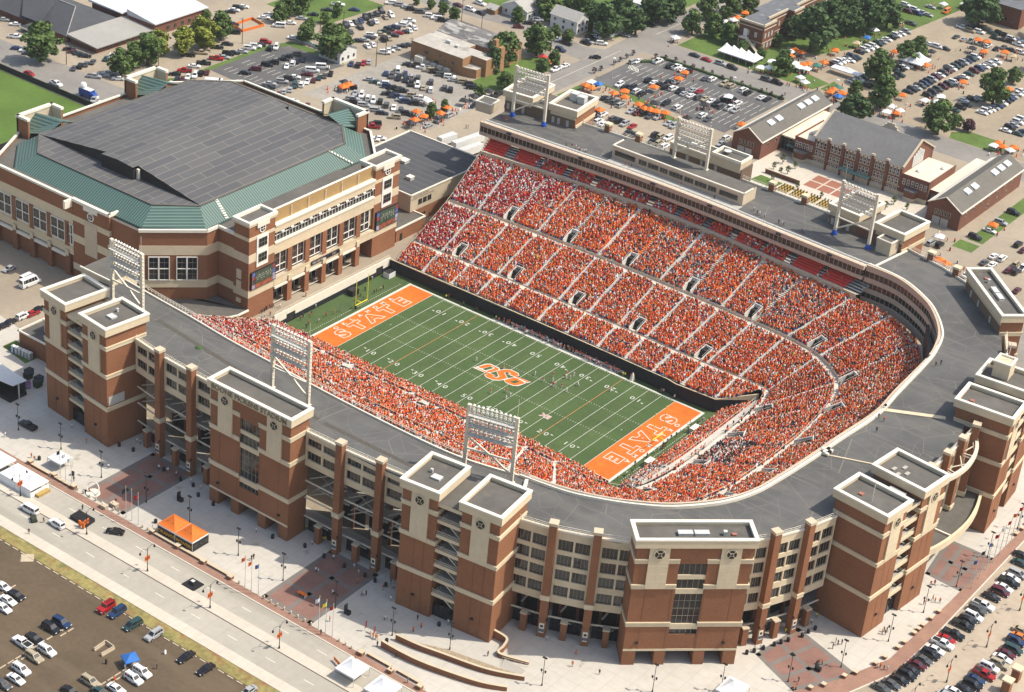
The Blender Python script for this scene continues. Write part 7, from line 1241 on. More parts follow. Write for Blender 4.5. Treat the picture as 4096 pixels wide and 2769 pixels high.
for i in range(nA):
    a0, a1 = i/nA, (i+1)/nA; za = lambda a: 11+2.6*math.sin(math.pi*a); b.poly([(-172, y0+(y1-y0)*a0+.4, za(a0)), (-140, y0+(y1-y0)*a0, za(a0)), (-140, y0+(y1-y0)*a1, za(a1)), (-172, y0+(y1-y0)*a1, za(a1))], MOT)
b.build('arched_roof', CH_); b = MB(); b.box(-171.5, -140.5, 184.3, 199.7, G, 11, TANBRICK)
b.poly([(-140.4, y0+(y1-y0)*i/nA, 11+2.6*math.sin(math.pi*i/nA)-.05) for i in range(nA+1)], TANBRICK); b.box(-169, -158, 184, 184.4, 9, 10.4, GLASS); b.build('hall_wall', CH_)
b = MB(); b.box(-141.6, -140, 181, 183, G, 17, TANBRICK); b.box(-139.8, -138, 182, 184.6, G, 14, TANBRICK); b.build('chimney', CH_)
def house(name, label, x0, x1, y0, y1, ze, zr, wall, roof, axis='x', wins=3, grp='small houses beyond the road'):
    h = thing(name, label, 'house', ((x0+x1)/2, (y0+y1)/2, G), 0, grp); b = MB(); b.box(x0, x1, y0, y1, G, ze, wall); xm, ym = (x0+x1)/2, (y0+y1)/2
    if axis == 'x':
        b.poly([(x0, y0, ze), (x0, ym, zr-.1), (x0, y1, ze)], wall); b.poly([(x1, y0, ze), (x1, y1, ze), (x1, ym, zr-.1)], wall)
    else: b.poly([(x0, y0, ze), (x1, y0, ze), (xm, y0, zr-.1)], wall); b.poly([(x0, y1, ze), (xm, y1, zr-.1), (x1, y1, ze)], wall)
    w = b.build('wall', h); b = MB(); o = .5
    if axis == 'x': b.poly([(x0-o, y0-o, ze-.2), (x1+o, y0-o, ze-.2), (x1+o, ym, zr), (x0-o, ym, zr)], roof); b.poly([(x1+o, y1+o, ze-.2), (x0-o, y1+o, ze-.2), (x0-o, ym, zr), (x1+o, ym, zr)], roof)
    else: b.poly([(x0-o, y1+o, ze-.2), (x0-o, y0-o, ze-.2), (xm, y0-o, zr), (xm, y1+o, zr)], roof); b.poly([(x1+o, y0-o, ze-.2), (x1+o, y1+o, ze-.2), (xm, y1+o, zr), (xm, y0-o, zr)], roof)
    b.build('roof', h)
    for f, L in ((Fr((x0, y0), (x1, y0)), x1-x0), (Fr((x1, y0), (x1, y1)), y1-y0)):
        for k in range(wins): u = L*(k+.5)/wins; window(f, u-.5, u+.5, G+1.2, G+2.5, w, 1, .06); window(f, u-.5, u+.5, G+3.8, G+5.0, w, 1, .06) if ze > G+5.5 else None
    return h
HW = mat('white_siding', (.62, .62, .60), .7, .04, 1); HR = mat('pale_shingle', (.36, .345, .32), .9, .08, 1, .06, .1); HR2 = mat('grey_shingle', (.19, .19, .19), .9, .08, 1)
house('white_house', 'two storey white house with pale gable roof by the road junction', -154.5, -141, 239.5, 248, G+6.2, G+9, HW, HR); house('white_house', 'white single gable house left of the two storey house by the junction', -178, -165, 237, 248, G+4.2, G+7.2, HW, HR, 'y')
house('garden_shed', 'small tan shed beside the street behind the church', -183, -178.4, 232.5, 238, G+2.3, G+3.6, TANBRICK, HR, 'x', 1); house('white_house', 'white house under a tree with grey roof behind the church lot', -197, -186, 141, 151, G+4.6, G+6.8, HW, HR2); house('grey_house', 'steep grey roofed house half hidden by the broad tree', -139, -130, 249, 258, G+5, G+8.5, HW, HR2, 'y')
house('white_house', 'white roofed house at the very top among the trees', -150, -132, 282, 294, G+5, G+7.5, HW, HW)
# white picket wall
o = thing('white_fence', 'long white wall fence beside the dark lot', 'fence', (-200, 146, G)); b = MB(); b.bar((-214.3, 147.3, G+.9), (-187.2, 145.5, G+.9), .15, HW, 1.7); [b.box(-214.3+k*3-.12, -214.3+k*3+.12, 147.1-k*.2-.3, 147.3-k*.2, G, G+2, HW) for k in range(10)]; b.build('panel', o)
# school buildings
SCH = thing('school_building', 'low brick school with dark hipped roof and grey metal roofed wing in the far corner', 'building', (-270, 95, G)); MR = mat('grey_metal_roof', (.33, .315, .285), .6, .05, .5, .06, .1); lines(MR, R(90), 1.6, .05, (.27, .26, .235), .08); MR2 = mat('white_metal_roof', (.53, .54, .55), .5, .04, .4, .05, .1); DSH = mat('charcoal_shingle', (.065, .068, .076), .9, .08, .8, .08, .1)
b = MB(); b.box(-270, -255.6, 78, 110, G, 6.6, BRICK2); b.box(-268, -254, 107, 136, G, 8.6, BRICK2); b.box(-288, -270.4, 106, 134, G, 9, BRICK2); b.box(-330, -272, 77.3, 104, G, 6.8, BRICK2); w = b.build('wall', SCH)
b = MB(); b.hexa([(-271, 76.8, 6.6), (-254.2, 76.8, 6.2), (-254.2, 110, 6.2), (-271, 110, 6.6), (-271, 76.8, 7.6), (-254.2, 76.8, 6.6), (-254.2, 110, 6.6), (-271, 110, 7.6)], MR); b.build('metal_roof', SCH)
b = MB(); b.hexa([(-269, 107, 8.6), (-253.2, 107, 8.6), (-253.2, 137, 8.6), (-269, 137, 8.6), (-269, 107, 11), (-253.2, 107, 9), (-253.2, 137, 9), (-269, 137, 11)], MR2); b.hexa([(-289, 105, 9), (-270, 105, 9), (-270, 136, 9), (-289, 136, 9), (-289, 105, 9.8), (-270, 105, 9.4), (-270, 136, 9.4), (-289, 136, 9.8)], MR2); b.build('white_roof', SCH)
b = MB(); E0 = [(-331, 76.2, 6.8), (-270.5, 76.2, 6.8), (-270.5, 105, 6.8), (-331, 105, 6.8)]; R0 = [(-322, 90, 13), (-280, 90, 13)]
b.poly([E0[0], E0[1], R0[1], R0[0]], DSH); b.poly([E0[1], E0[2], R0[1]], DSH); b.poly([E0[2], E0[3], R0[0], R0[1]], DSH); b.poly([E0[3], E0[0], R0[0]], DSH); b.poly([(-310, 90, 13), (-296, 76.2, 8), (-285, 76.2, 8), (-290, 90, 13.1)], DSH); b.bar((-280, 90, 13.05), (-270.5, 76.2, 6.9), .3, MR); b.bar((-322, 90, 13.05), (-280, 90, 13.05), .3, MR); b.build('hipped_roof', SCH)
b = MB(); b.hexa([(-292.5, 71.5, 5.6), (-285.5, 71.5, 5.6), (-285.5, 78, 5.6), (-292.5, 78, 5.6), (-290, 73, 6.7), (-288, 73, 6.7), (-287.5, 78, 7), (-290.5, 78, 7)], DSH); b.box(-292.3, -285.7, 71.6, 72, 5.2, 5.8, WHITE)
for x in (-292, -286): b.box(x-.15, x+.15, 71.8, 72.1, G, 5.4, WHITE)
b.build('entry_canopy', SCH); f_ = Fr((-255.6, 78), (-255.6, 110))
for k in range(7): window(f_, 3+k*4.2, 5+k*4.2, 4.4, 6, w, 2, .06)
f_ = Fr((-254, 110), (-254, 136))
for k in range(5): window(f_, 4+k*4, 5.6+k*4, 4.6, 6.6, w, 2, .06)
# old dormitory
DM = thing('old_brick_building', 'old red brick flat roofed building with cream cornice among the trees', 'building', (-80, 300, G)); DRF = mat('blue_grey_flat_roof', (.13, .135, .145), .9, .1, .4, .1, .1); stains(DRF, .2, .6, .68, (.3, .3, .3))
b = MB(); b.prism([(-89, 284), (-77.4, 284), (-77.4, 294), (-81, 294), (-81, 390), (-92, 390), (-92, 300), (-89, 300)], G, 15, BRICK2, DRF); b.prism([(-81, 310), (-77.6, 310), (-77.6, 318), (-81, 318)], G, 15.5, BRICK2, DRF); w = b.build('wall', DM)
b = MB()
for z0, z1, o_ in ((15, 15.9, .35), (13.4, 13.8, .2), (7.6, 7.9, .15)):
    for p, q in (((-89, 284), (-77.4, 284)), ((-77.4, 284), (-77.4, 294)), ((-81, 294), (-81, 310)), ((-77.6, 310), (-77.6, 318)), ((-81, 318), (-81, 390))): fr = Fr(p, q); b.fbox(fr, -.2, fr.L+.2, -.4, o_, z0, z1, LIME)
b.build('stone_cornice', DM)
for fr, us in ((Fr((-89, 284), (-77.4, 284)), (4.4, 8.2)), (Fr((-77.4, 284), (-77.4, 294)), (2, 4.8, 7.6)), (Fr((-81, 294), (-81, 390)), tuple(4+6*k for k in range(14)))):
    for u in us:
        for z in (9.6, 5.0): window(fr, u-.65, u+.65, z, z+2.2, w, 1, .08, m=mat('pale_blind_window', (.45, .44, .4), .3, .2, 1))
b = MB(); b.box(-86.6, -84.8, 283.7, 284, 8.8, 12, WFRAME); b.box(-87.4, -84, 281.6, 283.9, 8.3, 8.7, STEEL)
for k in range(14): b.box(-84+k*.45, -83.5+k*.45, 281.6, 283.4, 8.2-k*.34, 8.4-k*.34, STEEL)
b.bar((-84, 281.6, 9.6), (-77.7, 281.6, 4.9), .12, STEEL); b.bar((-87.4, 281.7, G), (-87.4, 281.7, 9.6), .15, STEEL); b.build('fire_stair', DM)
o = thing('brick_block', 'distant brick block partly cut by the top edge behind the far tents', 'building', (-15, 420, G)); b = MB(); b.box(-30, -12, 400, 425, G, 13, BRICK2, DRF); w_ = b.build('wall', o); fr = Fr((-30, 400), (-12, 400)); [window(fr, 2+k*3, 3.2+k*3, 6, 8, w_, 1, .06) for k in range(5)]
# trailers, booth, portable toilets behind the annex
for x, y, L, rz, lb in ((-103, 116, 15, R(83), 'long white semi trailer parked behind the annex'), (-98, 108, 16, R(83), 'grey topped trailer beside the upper stand end'), (-109.5, 112, 8, R(83), 'white box truck nosing out behind the annex roof')):
    t = thing('trailer', lb, 'trailer', (x, y, G), rz, None, False); b = MB(); b.box(-L/2, L/2, -1.3, 1.3, 1.1, 3.9, HW); b.box(-L/2+.1, L/2-.1, -1.2, 1.2, 3.9, 3.97, SILVER); b.build('body', t)
    for xx in (-L/2+1.5, -L/2+2.8, L/2-1.5): b = MB(); b.tube([(xx, -1.25, .55), (xx, 1.25, .55)], .5, DARKMETAL, 12); b.build('wheel', t)
def toilet_row(name, x, y, n, dx, dy, cols, zone):
    for k in range(n):
        b = MB(); b.box(-.55, .55, -.55, .55, 0, 2.1, cols[k % len(cols)]); b.hexa([(-.6, -.6, 2.1), (.6, -.6, 2.1), (.6, .6, 2.1), (-.6, .6, 2.1), (-.35, -.4, 2.4), (.35, -.4, 2.4), (.35, .4, 2.4), (-.35, .4, 2.4)], HW); b.box(-.35, .35, -.58, -.55, .1, 1.9, SILVER); o = b.build(name, None, (x+k*dx, y+k*dy, G)); auto(o, ('blue' if cols[k % len(cols)] is BLUEP else 'grey')+' portable toilet', zone, 'portable toilet', 'portable toilets')
BLUEP = mat('blue_plastic', (.03, .17, .42), .5, .05, 1); GREYP2 = mat('grey_plastic', (.33, .34, .35), .5, .05, 1)
toilet_row('portable_toilet', -105.2, -95, 1, 0, 0, [BLUEP], 'at the end of the row by the low annex'); toilet_row('portable_toilet', -103.9, -94.8, 5, 1.25, .1, [GREYP2], 'in the row by the low annex'); toilet_row('portable_toilet', -97, 131.5, 4, .9, 1.0, [GREYP2], 'on the grass beside the lawn kerb')
# ================================================================ VEHICLES
PAINT = {}
for k, c, r_ in (('w', (.70, .70, .69), .3), ('k', (.012, .012, .014), .2), ('g', (.34, .345, .35), .3), ('d', (.075, .078, .082), .3), ('b', (.015, .035, .10), .25), ('r', (.33, .012, .014), .25), ('m', (.09, .012, .022), .25), ('t', (.36, .305, .21), .3), ('n', (.022, .055, .052), .25), ('o', (.62, .17, .02), .3)): PAINT[k] = mat('car_paint_'+k, c, r_, 0, spec=.5)
CNAME = dict(w='white', k='black', g='silver', d='dark grey', b='navy blue', r='red', m='maroon', t='tan', n='dark green', o='orange'); TNAME = dict(s='sedan', u='SUV', p='pickup truck', v='van', m='minivan', j='off-road truck', B='minibus')
CATN = dict(s='car', u='car', p='pickup truck', v='van', m='car', j='car', B='bus')
TYRE = mat('tyre_rubber', (.02, .02, .02), .9, .1, 2); RIM = mat('wheel_rim', (.42, .42, .43), .3, 0, metal=.6); CGL = mat('car_glass', (.012, .014, .018), .05, 0, spec=.8); HL = mat('headlamp_glass', (.7, .7, .68), .1, 0); TL_ = mat('tail_lamp_red', (.3, .01, .01), .3, 0); BEDM = mat('truck_bed_liner', (.02, .02, .02), .9, .1, 1)
# profile points along the length: (x, z) of the shoulder line and of the cabin
CARS_D = {
 's': dict(L=4.8, W=1.8, sh=[(-2.4, .62), (-2.35, .92), (-1.5, .98), (1.0, .95), (2.2, .80), (2.4, .58)], cab=[(-1.75, .96), (-1.05, 1.42), (.35, 1.44), (1.15, .96)]),
 'u': dict(L=4.9, W=1.95, sh=[(-2.45, .7), (-2.42, 1.1), (-1.6, 1.14), (1.0, 1.12), (2.3, 1.0), (2.45, .7)], cab=[(-2.38, 1.12), (-2.2, 1.80), (.45, 1.82), (1.25, 1.12)]),
 'j': dict(L=4.9, W=2.1, sh=[(-2.3, .8), (-2.3, 1.3), (-1.6, 1.32), (1.0, 1.3), (2.3, 1.25), (2.4, .8)], cab=[(-2.2, 1.3), (-2.1, 2.02), (.6, 2.02), (.95, 1.3)]),
 'm': dict(L=5.0, W=1.95, sh=[(-2.5, .65), (-2.45, 1.05), (-1.6, 1.1), (1.2, 1.05), (2.3, .85), (2.5, .6)], cab=[(-2.4, 1.08), (-2.15, 1.74), (.7, 1.74), (1.75, 1.02)]),
 'v': dict(L=5.6, W=2.0, sh=[(-2.8, .7), (-2.78, 1.2), (-1.8, 1.25), (1.5, 1.2), (2.6, 1.05), (2.8, .7)], cab=[(-2.76, 1.2), (-2.7, 2.1), (1.2, 2.1), (1.95, 1.2)]),
 'p': dict(L=5.7, W=2.0, sh=[(-2.85, .75), (-2.83, 1.15), (-1.6, 1.16), (1.2, 1.14), (2.7, 1.05), (2.85, .7)], cab=[(-.75, 1.14), (-.6, 1.80), (.75, 1.82), (1.45, 1.14)]),
 'B': dict(L=7.2, W=2.3, sh=[(-3.6, .7), (-3.58, 1.5), (-2, 1.5), (2.2, 1.45), (3.5, 1.2), (3.6, .7)], cab=[(-3.55, 1.5), (-3.5, 2.85), (2.1, 2.85), (2.7, 1.4)])}
def car_body(t, b, glass_b):
    d = CARS_D[t]; w = d['W']/2; sh = d['sh']; n = len(sh)
    k = b.mi(PAINT['w']); zb = .34
    wheels = (-d['L']*.30, d['L']*.31)
    # lower hull with wheel arches cut as stations
    X = sorted(set([s_[0] for s_ in sh]+[wx+o for wx in wheels for o in (-.46, -.3, 0, .3, .46)]))
    def zt(x): return float(np.interp(x, [s_[0] for s_ in sh], [s_[1] for s_ in sh]))
    def z0(x):
        for wx in wheels:
            if abs(x-wx) < .45: return zb+math.sqrt(max(0, .46**2-(x-wx)**2))*.95
        return zb
    def wd_(x): e_ = abs(x)/(d['L']/2); return w*(1-.10*max(0, e_-.75)/.25)
    i0 = len(b.v)
    for x in X:
        ww = wd_(x); zz = zt(x); zl = min(z0(x), zz-.08); b.v += [(x, -ww, zl), (x, -ww*1.0, zz-.12), (x, -ww*.93, zz), (x, ww*.93, zz), (x, ww, zz-.12), (x, ww, zl)]
    for a in range(len(X)-1):
        for q in range(5): b.f.append((i0+a*6+q, i0+a*6+q+1, i0+a*6+6+q+1, i0+a*6+6+q)[::-1]); b.m.append(k)
        b.f.append((i0+a*6+5, i0+a*6, i0+a*6+6, i0+a*6+11)[::-1]); b.m.append(b.mi(DARKMETAL))
    for a, rv in ((0, 1), (len(X)-1, -1)): b.f.append(tuple(i0+a*6+q for q in range(6))[::rv]); b.m.append(k)
    c = d['cab']; wi = w*.90; wt = w*.74
    P = [(c[0][0], wi, c[0][1]), (c[1][0], wt, c[1][1]), (c[2][0], wt, c[2][1]), (c[3][0], wi, c[3][1])]
    V = [(x, -y, z) for x, y, z in P]+[(x, y, z) for x, y, z in P]
    i = len(b.v); b.v += V; b.f.append((i+1, i+2, i+6, i+5)[::-1]); b.m.append(k)
    # pillars: slim painted frame with the glass inset
    for f in ((0, 1, 5, 4), (3, 7, 6, 2), (0, 3, 2, 1), (4, 5, 6, 7)):
        b.f.append(tuple(i+q for q in f)); b.m.append(k)
        q = [Vector(V[j]) for j in f]; ce = sum(q, Vector())/4; nn = (q[1]-q[0]).cross(q[2]-q[0]).normalized(); ins = [ce+(p-ce)*.84+nn*.015*(1 if nn.dot(ce-Vector((0, 0, ce.z-.3))) > 0 else -1) for p in q]
        glass_b.poly(ins, CGL)
    if t in 'umvjB':      # window pillars over the long side glass
        for s_ in (-1, 1):
            for xx in ((-1.3, -.3) if t != 'B' else (-2.5, -1.3, -.1, 1.0)): b.bar((xx, s_*(wi+.012), c[0][1]+.05), (xx-.02, s_*(wt+.02), c[1][1]-.03), .10, PAINT['w'], .05)
    if t == 'u':
        for s_ in (-1, 1): b.bar((-1.9, s_*wt*.85, 1.86), (.2, s_*wt*.85, 1.88), .05, DARKMETAL)
    if t == 'p': b.box(-2.7, -.85, -w*.78, w*.78, 1.165, 1.175, BEDM); b.box(-2.85, -.75, -w*.95, -w*.80, 1.15, 1.24, PAINT['w']); b.box(-2.85, -.75, w*.80, w*.95, 1.15, 1.24, PAINT['w']); b.box(-2.85, -2.72, -w*.8, w*.8, 1.15, 1.24, PAINT['w'])
    if t == 'j': b.tube([(-2.45, 0, 1.2), (-2.7, 0, 1.2)], .4, TYRE, 12); [b.bar((-2+k_*.4, -.7, 2.1), (-2+k_*.4, .7, 2.1), .05, DARKMETAL) for k_ in range(6)]
    return wheels, w, d['L']
def wheel_mb(b, x, y, s_=1):
    y0, y1 = (y-.12, y+.12); b.tube([(x, y0, .34), (x, y1, .34)], .34, TYRE, 12); ye = y1 if y > 0 else y0; b.tube([(x, ye-.02*(1 if y > 0 else -1), .34), (x, ye+.01*(1 if y > 0 else -1), .34)], .2, RIM, 10)
CMESH = {}
def as_mesh(b, name, smooth=False): o = b.build(name, smooth=smooth); me = o.data; bpy.data.objects.remove(o); return me
for t in CARS_D:
    b, gb = MB(), MB(); b.mi(PAINT['w']); wh, w, L = car_body(t, b, gb); hb, tb = MB(), MB()
    one = MB(); one.mi(PAINT['w'])
    zl = CARS_D[t]['sh'][-1][1]
    lamps = []
    for s_ in (-1, 1):
        h = MB(); h.box(L/2-.12, L/2+.015, s_*(w*.72)-.2, s_*(w*.72)+.2, zl-.04, zl+.13, HL); lamps.append(('headlight', as_mesh(h, 'headlight')))
        h = MB(); h.box(-L/2-.015, -L/2+.08, s_*(w*.75)-.14, s_*(w*.75)+.14, .72, .95, TL_); lamps.append(('tail_light', as_mesh(h, 'tail_light')))
    wm = []
    for x in wh:
        for y in (-w+.1, w-.1): q = MB(); wheel_mb(q, x, y); wm.append(as_mesh(q, 'wheel'))
    for src in (b, gb):
        i = len(one.v); one.v += src.v; one.f += [tuple(k+i for k in f) for f in src.f]; one.m += [one.mi(src.mats[m]) for m in src.m]
    for x in wh:
        for y in (-w+.1, w-.1): wheel_mb(one, x, y)
    CMESH[t] = (as_mesh(b, 'body'), as_mesh(gb, 'window'), wm, lamps, as_mesh(one, 'parked_car'), one)
VN = dict(s='sedan_car', u='sport_utility_car', p='pickup_truck', v='passenger_van', m='minivan', j='off_road_car', B='minibus')
ALLC = [(z, c) for z, L in CARS.items() for c in L]
def camd(x, y): return (Vector((x, y, G))-CP).length
ALLC.sort(key=lambda a: camd(a[1][0], a[1][1]))
def inframe(x, y):
    d = Vector((x, y, G+.7))-CP; z = CF.dot(d); u = 2048+7918.4*CR.dot(d)/z; v = 1384.5+7918.4*CD.dot(d)/z; return -40 < u < 4136 and -30 < v < 2800
ALLC = [a for a in ALLC if inframe(a[1][0], a[1][1])]
rest = MB(); KINDC = {}
for i, (zone, (x, y, yw, t, c)) in enumerate(ALLC):
    cat = CATN[t]; KINDC[cat] = KINDC.get(cat, 0)+1; grp = 'vehicles '+zone
    if i < 296:
        zone = zone
        body, gl, wm, lamps, one, _ = CMESH[t]
        near = i < 88
        o = link(VN[t], body if near else one, None, (x, y, G+.005)); o.rotation_euler[2] = R(yw)
        o.material_slots[0].link = 'OBJECT'; o.material_slots[0].material = PAINT[c]
        if near:
            link('window', gl, o)
            for m in wm: link('wheel', m, o)
            for nm, m in lamps: link(nm, m, o)
        auto(o, f'{CNAME[c]} {TNAME[t]}', zone, cat, grp)
    else:
        src = CMESH[t][5]; j = len(rest.v); ca, sa = math.cos(R(yw)), math.sin(R(yw)); rest.v += [(x+vx*ca-vy*sa, y+vx*sa+vy*ca, G+vz) for vx, vy, vz in src.v]; rest.f += [tuple(k+j for k in f) for f in src.f]
        rest.m += [rest.mi(PAINT[c] if src.mats[m] is PAINT['w'] else src.mats[m]) for m in src.m]
o = rest.build('far_parked_cars'); tag(o, 'hundreds of small parked cars in the far lots along the top of the view', 'cars', None, 'stuff')
# ================================================================ TENTS
TC = {k: mat('canopy_'+k, c, .7, .05, 1) for k, c in (('o', (.66, .155, .02)), ('w', (.76, .76, .76)), ('k', (.03, .03, .035)), ('b', (.03, .14, .42)), ('r', (.55, .03, .03)), ('n', (.04, .16, .12)), ('t', (.45, .36, .22)))}
TN = dict(o='orange', w='white', k='black', b='blue', r='red', n='green', t='tan')
TMESH = {}
def canopy(k, s=3.2, h=2.3, pk=3.4, val=.25):
    roof = MB(); a = s/2; roof.poly([(-a, -a, h), (a, -a, h), (0, 0, pk)], TC[k]); roof.poly([(a, -a, h), (a, a, h), (0, 0, pk)], TC[k]); roof.poly([(a, a, h), (-a, a, h), (0, 0, pk)], TC[k]); roof.poly([(-a, a, h), (-a, -a, h), (0, 0, pk)], TC[k])
    for p, q in (((-a, -a), (a, -a)), ((a, -a), (a, a)), ((a, a), (-a, a)), ((-a, a), (-a, -a))): roof.poly([(*p, h), (*q, h), (*q, h-val), (*p, h-val)], TC[k])
    legs = []
    for x in (-a+.05, a-.05):
        for y in (-a+.05, a-.05): l = MB(); l.bar((x, y, 0), (x, y, h), .07, SILVER); legs.append(as_mesh(l, 'leg'))
    return as_mesh(roof, 'canopy_roof'), legs
rt = random.Random(4)
for zone, L in TENTS.items():
    for x, y, c, s_ in L:
        key = c
        if key not in TMESH: TMESH[key] = canopy(c)
        rm, lg = TMESH[key]
        o = bpy.data.objects.new('canopy_tent', None); COL.objects.link(o); o.location = (x, y, G+.005); o.rotation_euler[2] = R(rt.uniform(-25, 25)); k = rt.uniform(.95, 1.1); o.scale = (k, k, 1)
        link('canopy_roof', rm, o)
        for m in lg: link('leg', m, o)
        auto(o, TN[c]+' canopy tent', zone, 'tent', 'canopy tents '+zone)
def frame_tent(name, label, x0, x1, y0, y1, eave, peak, c='w', peaks=1, axis='x', walls=None, grp=None, sag=.5):
    t = thing(name, label, 'tent', ((x0+x1)/2, (y0+y1)/2, G), 0, grp); b = MB(); n = peaks
    for i in range(n):
        if axis == 'x': a, c_, d, e_ = x0+(x1-x0)*i/n, x0+(x1-x0)*(i+1)/n, y0, y1
        else: a, c_, d, e_ = x0, x1, y0+(y1-y0)*i/n, y0+(y1-y0)*(i+1)/n
        mx, my = (a+c_)/2, (d+e_)/2; N = 6
        for (p, q) in (((a, d), (c_, d)), ((c_, d), (c_, e_)), ((c_, e_), (a, e_)), ((a, e_), (a, d))):
            for k in range(N):
                f0, f1 = k/N, (k+1)/N; zz = lambda f: eave+(peak-eave)*(f**1.5)
                P = lambda w, f: (w[0]+(mx-w[0])*f, w[1]+(my-w[1])*f, zz(f)); b.poly([P(p, f0), P(q, f0), P(q, f1), P(p, f1)], TC[c])
            b.poly([(*p, eave), (*q, eave), (*q, eave-.45), (*p, eave-.45)], TC['w'])
    b.build('canopy_roof', t)
    pts = [(x0, y0), (x1, y0), (x1, y1), (x0, y1)]
    if n > 1: pts += [((x0+(x1-x0)*i/n), y) for i in range(1, n) for y in (y0, y1)] if axis == 'x' else [(x, y0+(y1-y0)*i/n) for i in range(1, n) for x in (x0, x1)]
    for x, y in pts: l = MB(); l.bar((x, y, G), (x, y, eave), .1, SILVER); l.build('leg', t)
    return t
def sidewall(t, p, q, z0, z1, m, nm='side_wall'): b = MB(); b.bar((*p, (z0+z1)/2), (*q, (z0+z1)/2), .05, m, z1-z0); return b.build(nm, t)
ts = []
for x0, w1, lb in ((-12.2, 'ORANGE', 'left'), (-6.1, 'POWER!', 'right')):
    t = frame_tent('booth_tent', f'orange peaked booth tent with black walls reading {w1}', x0, x0+6.0, -129.6, -123.8, G+3.0, G+5.4, 'o', grp='orange peaked booth tents'); y0 = -129.55
    w = sidewall(t, (x0+.1, y0), (x0+5.9, y0), G+.05, G+2.6, DARKMETAL); b = MB(); text_into(b, w1, wallM(Fr((x0, y0), (x0+6, y0)), 3, .06, G+1.15), mat('amber_print', (.62, .33, .04), .7), size=1.45, offset=.05); b.build('lettering', w)
    if w1 == 'POWER!':
        sidewall(t, (x0+6, -129.5), (x0+6, -123.9), G+.05, G+2.5, DARKMETAL); b = MB(); [b.box(x0+6.03, x0+6.05, -128.9+k*1.7, -127.6+k*1.7, G+.9, G+1.9, GLASS2) for k in range(3)]; b.build('booth_window', t)
    b = MB()
    for sx in (-1, 1): b.disc(Fr((x0+3+sx*1.0, -127.9), (x0+4+sx, -127.9)), 0, G+3.62, .5, -.2, .12, mat('brown_badge', (.25, .10, .03), .8), 12)
    b.build('badge', t)
frame_tent('event_tent', 'large white event tent with low walls on the street by the brick walk', -58, -46.3, -141, -134.8, G+2.5, G+4.6, 'w', 2, 'x', grp='white event tents'); t = bpy.data.objects['event_tent']; sidewall(t, (-58, -141), (-46.3, -141), G+.05, G+2.3, TC['w']); sidewall(t, (-46.3, -141), (-46.3, -134.8), G+.05, G+1.6, TC['w']); b = MB(); b.box(-46.2, -44.9, -139.5, -135.5, G, G+.7, mat('straw_bale', (.40, .27, .09), .9, .2, 3)); tag(b.build('straw_bales'), 'golden straw bales stacked against the end of the large white event tent', 'straw bales')
frame_tent('event_tent', 'white event tent cut by the left edge of the street', -70, -59.6, -140, -134, G+2.5, G+4.5, 'w', 2, 'x', grp='white event tents')
frame_tent('event_tent', 'single white peaked tent on the plaza left of the ring sculpture', -54.3, -49.6, -128, -123.5, G+2.8, G+4.4, 'w', grp='white event tents')
frame_tent('event_tent', 'white peaked tent at the bottom beside the orange barricades', 57.5, 63.2, -142, -136.3, G+2.8, G+5, 'w', grp='white event tents')
frame_tent('event_tent', 'white peaked tent at the bottom edge right of the barricade tent', 67, 73, -143, -136.5, G+2.8, G+5, 'w', grp='white event tents')
frame_tent('event_tent', 'white tent roof just cut off by the bottom edge before the curved plaza', 127.5, 133, -88, -81.5, G+2.8, G+5, 'w', grp='white event tents')
t = frame_tent('marquee_tent', 'long white marquee with five peaks beside the old brick building', -88, -70.5, 266, 274, G+2.8, G+5.6, 'w', 5, 'x', grp='big white marquees')
t = frame_tent('marquee_tent', 'long white gable tent on the lawn among orange canopies', -46, -33, 287, 291, G+2.6, G+4, 'w', 1, 'x', grp='big white marquees')
frame_tent('marquee_tent', 'broad white peaked tent by the trees at the far lot', -30, -20, 318, 328, G+2.8, G+5.4, 'w', 2, 'y', grp='big white marquees')
